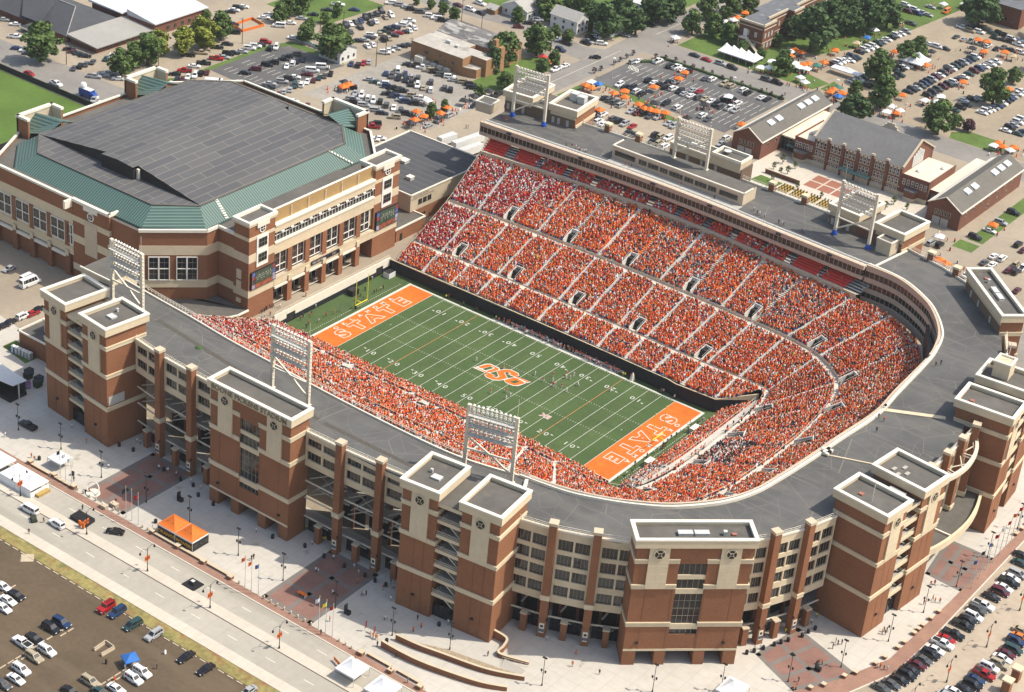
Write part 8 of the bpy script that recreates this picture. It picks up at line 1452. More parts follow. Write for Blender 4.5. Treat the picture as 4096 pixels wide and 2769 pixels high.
# ================================================================ TREES
LEAF = {}
for k, c in (('g', (.085, .135, .036)), ('y', (.19, .215, .035)), ('d', (.058, .10, .034)), ('p', (.09, .045, .05)), ('s', (.085, .12, .03))):
    m = mat('leaf_'+k, c, .7, .35, .9, .25, .25, spec=.2); LEAF[k] = m; nn_, ll_, bb_ = nodes(m); bb_.inputs['Transmission Weight'].default_value = 0
def tree_mesh(seed, kind):
    r = random.Random(seed); cr = MB(); nrng = np.random.default_rng(seed)
    H, wid = {'round': (2.0, 1.0), 'broad': (1.7, 1.0), 'tall': (3.2, .85), 'yellow': (2.0, 1.0), 'shrub': (2.2, .85), 'purple': (1.7, 1.0), 'sapling': (2.0, .8)}[kind]
    lk = {'round': 'g', 'broad': 'd', 'tall': 'd', 'yellow': 'y', 'shrub': 'p', 'purple': 'p', 'sapling': 's'}[kind]
    nb = {'shrub': 14, 'sapling': 16}.get(kind, 42); nl = {'shrub': 26, 'sapling': 14}.get(kind, 62); zb = .38 if kind not in ('shrub',) else .05
    # unit: crown radius 1, base at z = 0
    lobes = []
    for i in range(nb):
        a = r.uniform(0, 6.283); q = r.random()**.6; zz = r.random(); env = math.sin(math.pi*min(1, .18+zz*.82))**.6
        lobes.append((wid*.80*q*env*math.cos(a)*r.uniform(.85, 1.15), wid*.80*q*env*math.sin(a)*r.uniform(.85, 1.15), zb+(H-zb-.1)*zz, r.uniform(.20, .36)))
    k = cr.mi(LEAF[lk]); sz = .115 if kind not in ('shrub', 'sapling') else .13
    for x, y, z, rr in lobes:
        P = nrng.normal(size=(nl, 3)); P /= np.linalg.norm(P, axis=1, keepdims=True); P *= (nrng.random((nl, 1))**.35); 
        for p in P:
            c = np.array([x, y, z])+p*rr*np.array([1, 1, .8]); n = p+nrng.normal(size=3)*.55+np.array([0, 0, .35]); n /= np.linalg.norm(n); u = np.cross(n, [.3, .2, 1.]); u /= np.linalg.norm(u); v = np.cross(n, u); s1 = sz*r.uniform(.6, 1.3); s2 = s1*r.uniform(.5, .9)
            i = len(cr.v); cr.v += [tuple(c-u*s1), tuple(c+v*s2*.9), tuple(c+u*s1), tuple(c-v*s2)]; cr.f.append((i, i+1, i+2, i+3)); cr.m.append(k)
    tr = MB(); th = .075 if kind != 'shrub' else .05; tr.tube([(0, 0, 0), (.01, 0, zb*.6), (0, .02, zb+.2), (.02, 0, H*.7)], [th*1.3, th, th*.7, .015], TRUNK, 7)
    for i in range(5): a = i*1.26+r.random(); z = zb*.8+.12*i; tr.tube([(0, 0, z), (.3*math.cos(a), .3*math.sin(a), z+.3), (.6*math.cos(a), .6*math.sin(a), z+.5)], [th*.55, th*.4, .012], TRUNK, 5)
    return as_mesh(cr, 'crown'), as_mesh(tr, 'trunk')
TRM = {}; tcol = dict(round='green', broad='dark green broad', tall='tall dark green', yellow='yellowish green', shrub='slim dark purple', purple='purple leaved', sapling='young thin')
rt = random.Random(9)
for (zone, kind), L in TREES.items():
    for x, y, r_ in L:
        if math.hypot(x+44, y-245) < 3 and kind != 'shrub': continue
        v = rt.randrange(3 if kind in ('round', 'broad') else 1)
        if (kind, v) not in TRM: TRM[(kind, v)] = tree_mesh(hash(kind) % 7+v*13 if False else len(TRM)*17+3, kind)
        c, t = TRM[(kind, v)]; nm = 'ornamental_shrub' if kind == 'shrub' else 'shade_tree'
        o = bpy.data.objects.new(nm, None); COL.objects.link(o); o.location = (x, y, G); s_ = r_*1.28; o.scale = (s_, s_, s_*rt.uniform(.9, 1.08)); o.rotation_euler[2] = rt.uniform(0, 6.28)
        link('crown', c, o); link('trunk', t, o)
        big = ' large' if r_ > 9 else ''
        auto(o, (f'{tcol[kind]} shrub' if kind == 'shrub' else f'{"big " if r_ > 8 else "small " if r_ < 3 else ""}{tcol[kind]} tree'), zone, 'shrub' if kind == 'shrub' else 'tree', ('shrubs ' if kind == 'shrub' else 'trees ')+zone)
far = [(-150, 330), (-175, 345), (-140, 352), (-190, 300), (-200, 320), (-165, 310), (-133, 335), (20, 360), (35, 385), (50, 370), (70, 380), (85, 395), (60, 400), (5, 395)]
for x, y in far:
    c, t = TRM[('broad', rt.randrange(3))] if ('broad', 2) in TRM else list(TRM.values())[0]; s_ = rt.uniform(7, 10); o = bpy.data.objects.new('shade_tree', None); COL.objects.link(o); o.location = (x, y, G); o.scale = (s_, s_, s_); o.rotation_euler[2] = rt.uniform(0, 6); link('crown', c, o); link('trunk', t, o); auto(o, 'dark green tree', 'along the upper edge of the view', 'tree', 'trees along the upper edge')
HDG = mat('clipped_hedge', (.05, .085, .03), .9, .3, 2)
b = MB(); rr = np.random.default_rng(2)
for k in range(320):
    f = k/320; x, y = (-108.5+6*min(1, f*4), 232+8*min(1, f*4)) if f < .25 else (-102.5+(f-.25)/.75*58, 246.0+.2)
    b.lathe((x+rr.uniform(-.4, .4), y+rr.uniform(-.3, .3), G), [(.3, 0), (.55, .35), (.45, .8), (.1, 1.0)], HDG, 6)
tag(b.build('hedge'), 'low clipped green hedge between the asphalt lot and the street', 'hedge')
# ================================================================ PEOPLE
def person_mesh(pose):
    J = {}
    st = {'stand': (0, 0, .06, -.05), 'walk': (.28, -.25, -.2, .2), 'run': (.42, -.38, -.35, .35), 'reach': (.05, -.05, .5, .1), 'crouch': (.3, .1, .3, .3)}[pose]
    lf, rf, la, ra = st; hip = .92 if pose != 'crouch' else .66; lean = .03 if pose != 'crouch' else .25
    pts = [(0, 0, hip), (0, lean*.5, hip+.22), (0, lean, hip+.45), (0, lean+.01, hip+.56), (0, lean+.02, hip+.66), (0, lean+.03, hip+.80)]
    rad = [(.15, .11), (.14, .105), (.17, .11), (.065, .065), (.095, .105), (.075, .085)]
    E_ = [(0, 1), (1, 2), (2, 3), (3, 4), (4, 5)]
    def chain(root, ch):
        prev = root
        for p, r_ in ch: pts.append(p); rad.append((r_, r_)); E_.append((prev, len(pts)-1)); prev = len(pts)-1
        return prev
    for s_, f in ((-1, lf), (1, rf)):
        kn = hip*.52; chain(0, [((s_*.10, .0, hip-.08), .095), ((s_*.11, f*.6+.04, kn), .065), ((s_*.12, f, .09), .045), ((s_*.13, f+.15, .05), .045)])
    for s_, f in ((-1, la), (1, ra)):
        sh = hip+.46; hz = sh-.52+abs(f)*.35; w = chain(2, [((s_*.21, lean, sh), .065), ((s_*.27, lean+f*.4, sh-.27), .05), ((s_*.25, lean+f, hz), .036), ((s_*.245, lean+f*1.12, hz-.07), .040)])
        for q in range(4): chain(w, [((s_*.245+(q-1.5)*.018, lean+f*1.18+.01, hz-.13), .011), ((s_*.242+(q-1.5)*.018, lean+f*1.2+.015, hz-.17), .009)])
        chain(w-0, [((s_*.235, lean+f*1.16+.05, hz-.10), .011)])
    chain(4, [((0, lean+.14, hip+.69), .022)])
    me = bpy.data.meshes.new('person'); me.from_pydata(pts, E_, []); o = bpy.data.objects.new('person', me); COL.objects.link(o)
    sk = o.modifiers.new('skin', 'SKIN'); 
    for i, v in enumerate(me.skin_vertices[0].data): v.radius = rad[i]; v.use_root = (i == 0)
    sb = o.modifiers.new('sub', 'SUBSURF'); sb.levels = 1; sb.render_levels = 1
    dg = bpy.context.evaluated_depsgraph_get(); m2 = bpy.data.meshes.new_from_object(o.evaluated_get(dg)); bpy.data.objects.remove(o); m2.materials.clear()
    for m in (SKIN, SHIRT['o'], PANT, HAIR, SHOE): m2.materials.append(m)
    neck = hip+.53
    for p in m2.polygons:
        c = p.center; p.use_smooth = True; z = c.z; ax = abs(c.x)
        if z < .10: k = 4
        elif z > neck: k = 3 if (z > hip+.76 or c.y < lean-.02) else 0
        elif z < hip-.02 and not (ax > .19): k = 2 if pose != 'x' else 0
        elif ax > .22 and z < hip+.22: k = 0
        else: k = 1
        p.material_index = k
    for v in m2.vertices: v.co.z += 0
    return m2
SKIN = mat('skin', (.42, .25, .17), .6, 0); HAIR = mat('dark_hair', (.04, .026, .018), .7, 0); SHOE = mat('dark_shoe', (.04, .038, .036), .7, 0); PANT = mat('denim', (.05, .065, .10), .8, 0)
SHIRT = {k: mat('shirt_'+k, c, .8, 0) for k, c in (('o', (.64, .13, .02)), ('w', (.74, .74, .74)), ('r', (.42, .018, .022)), ('k', (.025, .025, .028)), ('b', (.06, .12, .3)), ('t', (.42, .34, .22)), ('y', (.7, .62, .05)), ('R', (.55, .05, .03)))}
KH = mat('khaki', (.38, .31, .2), .8, 0); BLKP = mat('black_trousers', (.02, .02, .022), .8, 0); WHP = mat('white_trousers', (.66, .66, .66), .8, 0); HELM = {'w': mat('white_helmet', (.75, .75, .75), .3, 0), 'R': mat('orange_white_helmet', (.66, .42, .33), .3, 0)}
PM = {k: person_mesh(k) for k in ('stand', 'walk', 'run', 'reach', 'crouch')}
SN = dict(o='an orange shirt', w='a white shirt', r='a crimson shirt', k='dark clothes', b='a blue shirt', t='a tan shirt', y='a yellow vest', R='a red uniform')
rp = random.Random(21)
for zone, L in PEOPLE.items():
    play = 'field' in zone and 'football' in zone
    for x, y, z, c in L:
        pose = rp.choice(('run', 'run', 'crouch', 'stand')) if play else rp.choice(('stand', 'stand', 'walk', 'reach')) if 'zone' in zone or 'sideline' in zone else rp.choice(('stand', 'walk', 'walk', 'stand', 'reach'))
        o = link('person', PM[pose], None, (x, y, z+.012)); o.rotation_euler[2] = rp.uniform(0, 6.28); k = rp.uniform(.96, 1.06); o.scale = (k*1.04, k*1.04, k)
        for s_ in o.material_slots: s_.link = 'OBJECT'
        team = c == 'R' or (play and c == 'w') or ('near sideline' in zone and c == 'w')
        mats_ = [SKIN, SHIRT[c], (WHP if team else rp.choice((PANT, BLKP, KH)) if c != 'k' else BLKP), HELM['R' if c == 'R' else 'w'] if team else HAIR, SHOE]
        for s_, m in zip(o.material_slots, mats_): s_.material = m
        wear = 'a white uniform' if team and c == 'w' else SN[c]
        auto(o, f'person in {wear}', zone, 'person', 'people '+zone)
# ================================================================ STREET FURNITURE
def proto(fn): b = MB(); fn(b); return b
def sl_parts():
    p = MB(); p.tube([(0, 0, 0), (0, 0, .5), (0, 0, .9), (0, 0, 7.0)], [.22, .2, .1, .075], DARKMETAL, 8)
    arms = []
    for s_ in (-1, 1):
        a = MB(); a.tube([(0, 0, 6.0), (0, s_*.6, 6.9), (0, s_*1.5, 7.2), (0, s_*2.2, 7.0), (0, s_*2.4, 6.75)], .045, DARKMETAL, 6); h = MB(); h.lathe((0, s_*2.4, 6.1), [(.28, 0), (.26, .3), (.12, .6), (.05, .7)], DARKMETAL, 10); h.lathe((0, s_*2.4, 6.05), [(.2, 0), (.2, .08)], HL, 8); arms.append((as_mesh(a, 'arm'), as_mesh(h, 'lamp_head')))
    bn = []
    for s_ in (-1, 1): q = MB(); q.box(-.03, .03, min(s_*.12, s_*.85), max(s_*.12, s_*.85), 3.2, 4.6, SHIRT['o']); q.box(-.035, .035, min(s_*.3, s_*.7), max(s_*.3, s_*.7), 3.6, 4.2, DARKMETAL); bn.append(as_mesh(q, 'banner'))
    return as_mesh(p, 'street_lamp'), arms, bn
SL = sl_parts()
def street_lamp(x, y, rz, zone):
    o = link('street_lamp', SL[0], None, (x, y, G+.1)); o.rotation_euler[2] = rz
    for a, h in SL[1]: q = link('arm', a, o); link('lamp_head', h, q)
    for m in SL[2]: link('banner', m, o)
    auto(o, 'black twin arm lamp with orange banners', zone, 'street lamp', 'twin arm street lamps')
for x, y in LAMPS['street']: street_lamp(x, y-.3, 0, 'on the street median')
for x, y in ((164.6, -60), (166.5, -44.5), (168, -25), (168, -5)): street_lamp(x, y, R(0), 'on the east drive')
def pl_parts():
    p = MB(); p.tube([(0, 0, 0), (0, 0, .6), (0, 0, .8), (0, 0, 8.1)], [.2, .16, .09, .07], DARKMETAL, 8); f = MB()
    for s_ in (-1, 1): f.box(s_*.3-.28, s_*.3+.28, -.22, .22, 8.05, 8.3, DARKMETAL)
    g_ = []
    for s_ in (-1, 1): q = MB(); q.tube([(0, 0, 3.6), (s_*.35, 0, 3.7), (s_*.55, 0, 3.95)], .035, DARKMETAL, 5); q.lathe((s_*.55, 0, 3.95), [(.12, 0), (.24, .25), (.26, .55), (.1, .75)], DARKMETAL, 9); g_.append(as_mesh(q, 'lantern'))
    return as_mesh(p, 'plaza_lamp'), as_mesh(f, 'flood_head'), g_
PLM = pl_parts()
for x, y in LAMPS['plaza']:
    o = link('plaza_lamp', PLM[0], None, (x, y, G+.005)); link('flood_head', PLM[1], o)
    for m in PLM[2]: link('lantern', m, o)
    auto(o, 'tall black plaza lamp with twin lanterns', 'on the plaza round the stadium', 'lamp post', 'plaza lamp posts')
# flag poles
fm = MB(); fm.tube([(0, 0, 0), (0, 0, .3), (0, 0, 9.6)], [.14, .09, .055], SILVER, 8); fm.lathe((0, 0, 9.6), [(.09, 0), (.1, .08), (.02, .18)], YEL, 8); fpm = as_mesh(fm, 'flag_pole')
def flag_mesh(m):
    b = MB(); n = 6
    for i in range(n): 
        f = lambda t: (.08+t*.9, .18*math.sin(t*5), 9.2-t*.75)
        a, c = f(i/n), f((i+1)/n); b.poly([a, c, (c[0], c[1], c[2]-1.15), (a[0], a[1], a[2]-1.15)], m)
    return as_mesh(b, 'flag')
FLM = {k: flag_mesh(SHIRT[k]) for k in 'orwkyb'}
FLN = dict(o='orange', r='crimson', w='white', k='black', y='gold', b='blue')
for i, (x, y, c) in enumerate([(-47, -130.2, 'k'), (-44.9, -130.3, 'w'), (-42.7, -130.3, 'w'), (-22.6, -130.4, 'k'), (-20.6, -130.3, None), (-18.3, -130.3, 'r'), (19.1, -131, 'o'), (21.2, -131, 'o'), (23.6, -131.1, 'b'), (43, -131.1, 'w'), (45.2, -131.1, 'y'), (47.4, -131.2, 'r'), (154.6, -5.1, 'b'), (154.2, .4, 'k'), (153.9, 5.3, 'b'), (153.9, 9.7, 'r'), (153.7, 14, 'w'), (153.5, 18.3, 'r'), (153.4, 22.3, 'o'), (153.3, 26.5, 'r')]):
    o = link('flag_pole', fpm, None, (x, y, G+.1)); o.rotation_euler[2] = R(200+i*17 % 60)
    if c: link('flag', FLM[c], o)
    zone = 'at the kerb of the front plaza' if x < 100 else 'along the curved east brick walk'
    auto(o, f'slim pole with {FLN[c]} flag' if c else 'slim bare flag pole without any flag', zone, 'flag pole', 'flag poles '+zone)
# bollards, trash bins, planters, bench walls
bm_ = MB(); bm_.lathe((0, 0, 0), [(.24, 0), (.24, .75), (.18, .85), (.05, .92)], CREAM2, 10); bme = as_mesh(bm_, 'bollard')
for x, y in [(-40.5, -130.3), (-38.2, -130.3), (-35.9, -130.4), (-33.6, -130.4), (-31.2, -130.4), (-27.2, -130.4), (-25, -130.4), (-16.6, -130.5), (-14.8, -130.5), (17.1, -130.9), (25.7, -131.3), (27.9, -131.3), (30, -131.3), (32.2, -131.3), (34.4, -131.3), (36.6, -131.3), (38.8, -131.3), (40.9, -131.3), (49.8, -131.4), (51.8, -131.4), (53.7, -131.5), (55.8, -131.5)]:
    auto(link('bollard', bme, None, (x, y, G+.1)), 'short cream bollard', 'at the inner edge of the brick walk', 'bollard', 'bollards along the brick walk')
tm_ = MB(); tm_.lathe((0, 0, 0), [(.42, 0), (.46, .95), (.40, 1.05), (.2, 1.25)], DARKMETAL, 10); tme = as_mesh(tm_, 'trash_bin')
for x, y in [(-31.1, -108.7), (-24.8, -108.9), (-20.4, -108.6), (-16.3, -110.9), (-10.7, -111.2), (-15.7, -126.8), (10.2, -111.4), (18.7, -108.7), (25.1, -108.7), (31.4, -108.3), (37.7, -107.8), (40.9, -107.7), (44, -107.3), (58.2, -124), (63.4, -110.5), (124.8, -68.4), (125.8, -66.6), (126.9, -64.1), (128.2, -61), (129, -59.1), (129.9, -57.1), (131.6, -53.2), (132, -50.7), (132.6, -48.4), (-58.1, -127.5), (-43.6, -107.6), (-48, -108.5), (-46.5, -126.4)]:
    auto(link('trash_bin', tme, None, (x, y, G+.005)), 'round black litter bin', 'on the front plaza' if x < 100 else 'by the paver court of the curved bays', 'litter bin', 'black litter bins')
pb_ = MB(); pb_.box(-.6, .6, -.6, .6, 0, .9, BRICK); pb_.box(-.7, .7, -.7, .7, .9, 1.05, CREAM2); pme = as_mesh(pb_, 'brick_post')
for x, y in [(-58.4, -130.3), (-49.4, -130.2), (-41.8, -130.4), (-13, -130.5), (-4, -130.7), (5.1, -130.9), (14.3, -131), (56.8, -131.6), (66, -131.9), (74.6, -131.8)]: auto(link('brick_post', pme, None, (x, y, G+.1)), 'short brick post with cream cap', 'at a bench wall end', 'post', 'brick posts of the bench walls')
sm_ = MB(); sm_.box(-.5, .5, -.5, .5, 0, .75, BRICK); sm_.box(-.58, .58, -.58, .58, .75, .85, CREAM2); sme = as_mesh(sm_, 'square_planter')
for t in [(143, -69.5), (144.8, -66.3), (147, -60), (148.4, -56.9), (150.3, -50.4), (150.9, -46.6), (151.6, -41), (151.8, -38), (152, -33), (152.1, -30.8), (152.2, -28.6), (152.5, -24.5), (152.7, -20.5), (153.1, 26), (153.3, 29.5), (153.4, 33), (153.5, 36), (153.5, 39)]: auto(link('brick_pedestal', sme, None, (*t, G+.1)), 'small brick pedestal block', 'lining the curved east walk', 'pedestal', 'brick pedestals of the curved walk')
for x0, x1 in ((-57.4, -50.7), (-48.6, -42.6), (-12, -5), (-3, 4.2), (6.2, 13.3), (58, 65), (67, 73.6)):
    o = thing('bench_wall', None, 'wall', ((x0+x1)/2, -130.6, G)); b = MB(); b.box(x0, x1, -130.95, -130.3, G+.1, G+.6, BRICK); b.build('brick_base', o); b = MB(); b.box(x0-.05, x1+.05, -131.0, -130.2, G+.6, G+.74, CREAM2); b.build('stone_seat', o); auto(o, 'low brick bench wall with cream seat', 'by the brick walk of the front plaza', 'bench', 'bench walls of the front plaza')
# curved ramp walls with pebble beds
PEB = mat('pebble_bed', (.32, .25, .17), .95, .4, 4, .2, 1.5)
def wall_path(name, label, P, h0, h1, w=.5):
    o = thing(name, label, 'wall', (P[len(P)//2][0], P[len(P)//2][1], G)); C_ = crom([(x, y, 0) for x, y in P], 6); b, c = MB(), MB(); n = len(C_)-1
    for i in range(n):
        p, q = Vector(C_[i]), Vector(C_[i+1]); d = (q-p).normalized(); nn = Vector((-d.y, d.x, 0))*w/2; za, zb = (h0+(h1-h0)*i/n, h0+(h1-h0)*(i+1)/n)
        b.hexa([(*(p-nn).xy, G), (*(q-nn).xy, G), (*(q+nn).xy, G), (*(p+nn).xy, G), (*(p-nn).xy, G+za), (*(q-nn).xy, G+zb), (*(q+nn).xy, G+zb), (*(p+nn).xy, G+za)], BRICK); nn *= 1.25
        c.hexa([(*(p-nn).xy, G+za), (*(q-nn).xy, G+zb), (*(q+nn).xy, G+zb), (*(p+nn).xy, G+za), (*(p-nn).xy, G+za+.12), (*(q-nn).xy, G+zb+.12), (*(q+nn).xy, G+zb+.12), (*(p+nn).xy, G+za+.12)], CREAM2)
    b.build('brick_wall', o); c.build('stone_cap', o); return o
wall_path('ramp_wall', 'long curved brick ramp wall nearest the brick walk', [(58.3, -126.1), (65, -126), (72.1, -125), (83.7, -122), (90, -118.8)], 1.9, 1.2); wall_path('ramp_wall', 'curved brick wall with pebble beds behind the ramp', [(59.2, -121.8), (65, -121.1), (70.6, -119.8), (82.4, -117), (90.8, -113)], 1.7, 1.2)
o = thing('pebble_planter', 'pebble filled planter strip behind the curved ramp wall', 'planter', (74, -117.5, G)); b = MB(); b.prism([(62, -121.1), (70.6, -119.5), (82.4, -116.7), (90, -113), (84, -114.6), (72, -117.2)], G, G+1.1, BRICK, PEB); b.build('bed', o)
wall_path('stair_wall', 'angled brick wall stepping round the tower entrance terrace', [(75.4, -105.2), (79.6, -105.2), (80.6, -107.6), (81.2, -110.1), (88.1, -107.6)], 2.4, .7)
b = MB()
for k in range(9): b.box(83+k*.05, 89, -110.5-k*.32, -110.2-k*.32, G, G+.5-k*.055, PLAZA)
o = b.build('entrance_steps'); tag(o, 'pale concrete steps below the handrail at the terrace corner', 'steps'); b = MB(); b.tube([(82.5, -110.6, G+1), (88.6, -108.6, G+1)], .04, STEEL, 6); [b.tube([(82.5+k*1.5, -110.6+k*.5, G), (82.5+k*1.5, -110.6+k*.5, G+1)], .035, STEEL, 6) for k in range(5)]; tag(b.build('handrail'), 'cream metal handrail beside the concrete steps', 'handrail')
# practice field fence, platforms, barriers and small things
o = thing('field_fence', 'long black screened fence beside the green practice field', 'fence', (-240, 40.4, G)); b = MB(); b.bar((-420, 40.3, G+1.1), (-213, 41, G+1.1), .12, DARKMETAL, 2.2); b.bar((-213, 41, G+1.1), (-212, -60, G+1.1), .12, DARKMETAL, 2.2); b.build('screen', o); b = MB(); [b.tube([(-420+k*3, 40.2, G), (-420+k*3, 40.2, G+2.5)], .05, DARKMETAL, 5) for k in range(69)]; b.build('posts', o)
o = thing('tow_dolly', 'orange equipment cover lying on the practice field corner', 'cover', (-262, 33, G)); b = MB(); b.hexa([(-264, 31.5, G), (-260.6, 31.5, G), (-260.6, 34, G), (-264, 34, G), (-263.6, 31.9, G+.7), (-261, 31.9, G+.7), (-261, 33.6, G+.7), (-263.6, 33.6, G+.7)], TC['o']); b.build('cover', o); o.name = 'equipment_cover'
for nm, lb, P, car_ in (('stage_platform', 'black vinyl display platform with orange posters on the street', [(-32.5, -140.2), (-26.6, -140.2), (-27, -136.9), (-32.6, -136.9)], 0), ('stage_platform', 'low black platform with a dark box car on it on the street', [(7.3, -140.8), (11.3, -140.8), (11.4, -137.2), (7.4, -137.2)], 1)):
    o = thing(nm, lb, 'platform', (*P[0], G), 0, 'black platforms on the street'); b = MB(); b.prism(P, G, G+(1.0 if not car_ else .3), DARKMETAL); b.build('deck', o)
    if car_: b = MB(); b.hexa([(8.4, -139.6, G+.3), (10.2, -139.6, G+.3), (10.2, -138.2, G+.3), (8.4, -138.2, G+.3), (8.7, -139.4, G+1.2), (9.9, -139.4, G+1.2), (9.9, -138.4, G+1.2), (8.7, -138.4, G+1.2)], DARKMETAL); b.box(8.8, 9.8, -139.3, -138.5, G+1.2, G+1.22, HW); b.build('display_box', o)
    else: b = MB(); b.box(-27.2, -26.4, -141.2, -140.8, G+.4, G+1.9, TC['o']); b.box(-28.4, -27.6, -141.2, -140.8, G+.4, G+1.9, TC['o']); b.build('poster', o)
BARC = mat('concrete_barrier', (.45, .37, .27), .9, .1, 1)
o = thing('barrier_pen', 'square pen of pale concrete barriers on the brown dirt', 'barrier', (12, -170.5, G)); 
for p, q in (((10.6, -172.4), (10.4, -168.6)), ((10.4, -168.6), (13.4, -168.8)), ((13.4, -168.8), (13.2, -172.6))): b = MB(); b.bar((*p, G+.2), (*q, G+.2), .6, BARC, .4); b.bar((*p, G+.65), (*q, G+.65), .22, BARC, .6); b.build('barrier', o)
for x, y, lb in ((-29.8, -131.2, 'tan counter box beside the kerb on the brick walk'), (-28.4, -128.9, 'tan counter box on the paver court behind its twin')):
    o = thing('vendor_counter', lb, 'counter', (x, y, G), 0, 'tan vendor counters'); b = MB(); b.box(x-1, x+1, y-.6, y+.6, G+.02, G+1.0, BARC); b.box(x-1.1, x+1.1, y-.7, y+.7, G+1.0, G+1.08, CREAM2); b.build('cabinet', o); b = MB(); b.lathe((x-.3, y, G+1.08), [(.2, 0), (.2, .3), (.08, .4)], WHITE, 8); b.build('jar', o)
SCREENW = thing('ring_sculpture', 'white ring shaped photo stand with seats at the edge of the plaza', 'sculpture', (-36.6, -128.6, G)); b = MB(); b.tube([(-36.6+2*math.cos(R(a)), -128.6+.9*math.sin(R(a)), G+1.5+1.5*math.sin(R(a))) for a in range(0, 361, 20)], .16, WHITE, 6); b.lathe((-36.6, -128.6, G+.02), [(1.9, 0), (1.8, .35), (0, .4)], WHITE, 14); b.build('ring', SCREENW)
for x, y, lb in ((-18, -115.6, 'black wheeled sign stand with box on the pale plaza'), (44.4, -122, 'black sign stand on the second paver court'), (141, -62, 'black sound cart on the curved plaza paving')):
    o = thing('sign_stand', lb, 'sign stand', (x, y, G), 0, 'black stands on the plaza'); b = MB(); b.box(x-.8, x-.6, y-.6, y+.6, G, G+2.6, DARKMETAL); b.build('panel', o); b = MB(); b.box(x-.5, x+.6, y-.5, y+.5, G, G+1.0, DARKMETAL); b.build('box', o)
def feather(x, y):
    o = thing('feather_banner', None, 'banner', (x, y, G)); b = MB(); b.tube([(x, y, G), (x, y, G+3)], .03, DARKMETAL, 5); b.build('pole', o); b = MB(); b.bar((x+.3, y, G+1.1), (x+.4, y, G+3.2), .5, mat('maroon_banner', (.20, .02, .03), .8), .03); b.build('banner', o); auto(o, 'slim maroon feather banner', 'on the plaza near the second stair tower', 'banner', 'feather banners')
feather(51.6, -124.2); feather(54.4, -124.4)
OB = TC['o']
for x, y, w, lb in ((55.2, -138.2, 3.4, 'orange picket barricade by the white tent at the street'), (57.5, -134.4, 1.6, 'small orange topped table near the barricade tent')):
    o = thing('barricade', lb, 'barricade', (x, y, G), 0, 'orange barricades'); b = MB(); b.bar((x-w/2, y+.6, G+.9), (x+w/2, y-.6, G+.9), .08, OB, .9); [b.bar((x-w/2+w*k/4, y+.6-1.2*k/4, G), (x-w/2+w*k/4, y+.6-1.2*k/4, G+1), .08, WHITE) for k in range(5)]; b.build('panel', o)
for x, y in ((31.6, -124.2),): o = thing('orange_table', 'bright orange table on the second paver court', 'table', (x, y, G)); b = MB(); b.box(x-1.3, x+1.3, y-.5, y+.5, G+.75, G+.9, OB); [b.box(x+sx-.05, x+sx+.05, y-.4, y+.4, G, G+.75, SILVER) for sx in (-1.1, 1.1)]; b.build('top', o)
b = MB()
for r0, x0, x1, dy in ((-158.1, -90, 60, 0),):
    for k in range(36): x = -45+k*2.9; b.box(x, x+1.8, -158.3, -158.0, G+.005, G+.16, BARC)
for (x0, y0, n) in ((-.3, -177, 3), (1, -174, 2), (-.2, -191, 6), (.9, -188, 2), (20.6, -180, 5), (21.8, -178.5, 2), (-21.2, -172, 2)):
    for k in range(n): b.box(x0-.15, x0+.15, y0+k*2.3, y0+k*2.3+1.8, G+.005, G+.16, BARC)
tag(b.build('wheel_stops'), 'scattered pale concrete wheel stops lying on the brown dirt lot', 'wheel stops', None, 'stuff')
b = MB(); b.lathe((-27.6, -158.6, G), [(2.2, .01), (1.8, .06), (0, .07)], BARC, 4); structure('concrete_pad', b)
# goal side extras
for x, y, lb in ((-63.8, 6.5, 'black equipment box against the end wall of the field'), (-63.4, 24, 'white cart with orange cooler in the field corner')):
    o = thing('equipment_box', lb, 'equipment', (x, y, 0)); b = MB(); b.box(x-1.2, x+1.2, y-1.6, y+1.6, 0, 1.8, BLK if y < 20 else HW); b.box(x-1.1, x+1.1, y-1.5, y+1.5, 1.8, 1.9, DARKMETAL); b.build('case', o)
o = thing('cart_cover', 'pale draped tarp cover standing near the far wall', 'cover', (29.6, 25.8, 0)); b = MB(); b.lathe((29.6, 25.8, 0), [(.9, 0), (.7, .8), (.45, 1.7), (.15, 2.4)], WHITE, 7); b.build('tarp', o)
for y in (-10, 14): o = thing('cream_platform', None, 'platform', (59, y, 0)); b = MB(); b.box(58.2, 60.1, y-1.6, y+1.6, 0, 1.6, CREAM); b.box(58.1, 60.2, y-1.7, y+1.7, 1.6, 1.75, WHITE); b.build('deck', o); auto(o, 'small cream camera platform', 'behind the right end zone', 'platform', 'camera platforms')
for x0, x1 in ((-16, 3), (8, 26)): o = thing('team_bench', None, 'bench', ((x0+x1)/2, 26.6, 0)); b = MB(); b.box(x0, x1, 26.3, 26.7, .4, .5, SILVER); b.box(x0, x1, 26.75, 26.8, .55, .95, SILVER); b.build('seat', o); b = MB(); [b.box(x0+k*(x1-x0)/6-.05, x0+k*(x1-x0)/6+.05, 26.3, 26.8, 0, .4, SILVER) for k in range(7)]; b.build('legs', o); auto(o, 'long metal team bench', 'along the far field wall', 'bench', 'team benches')
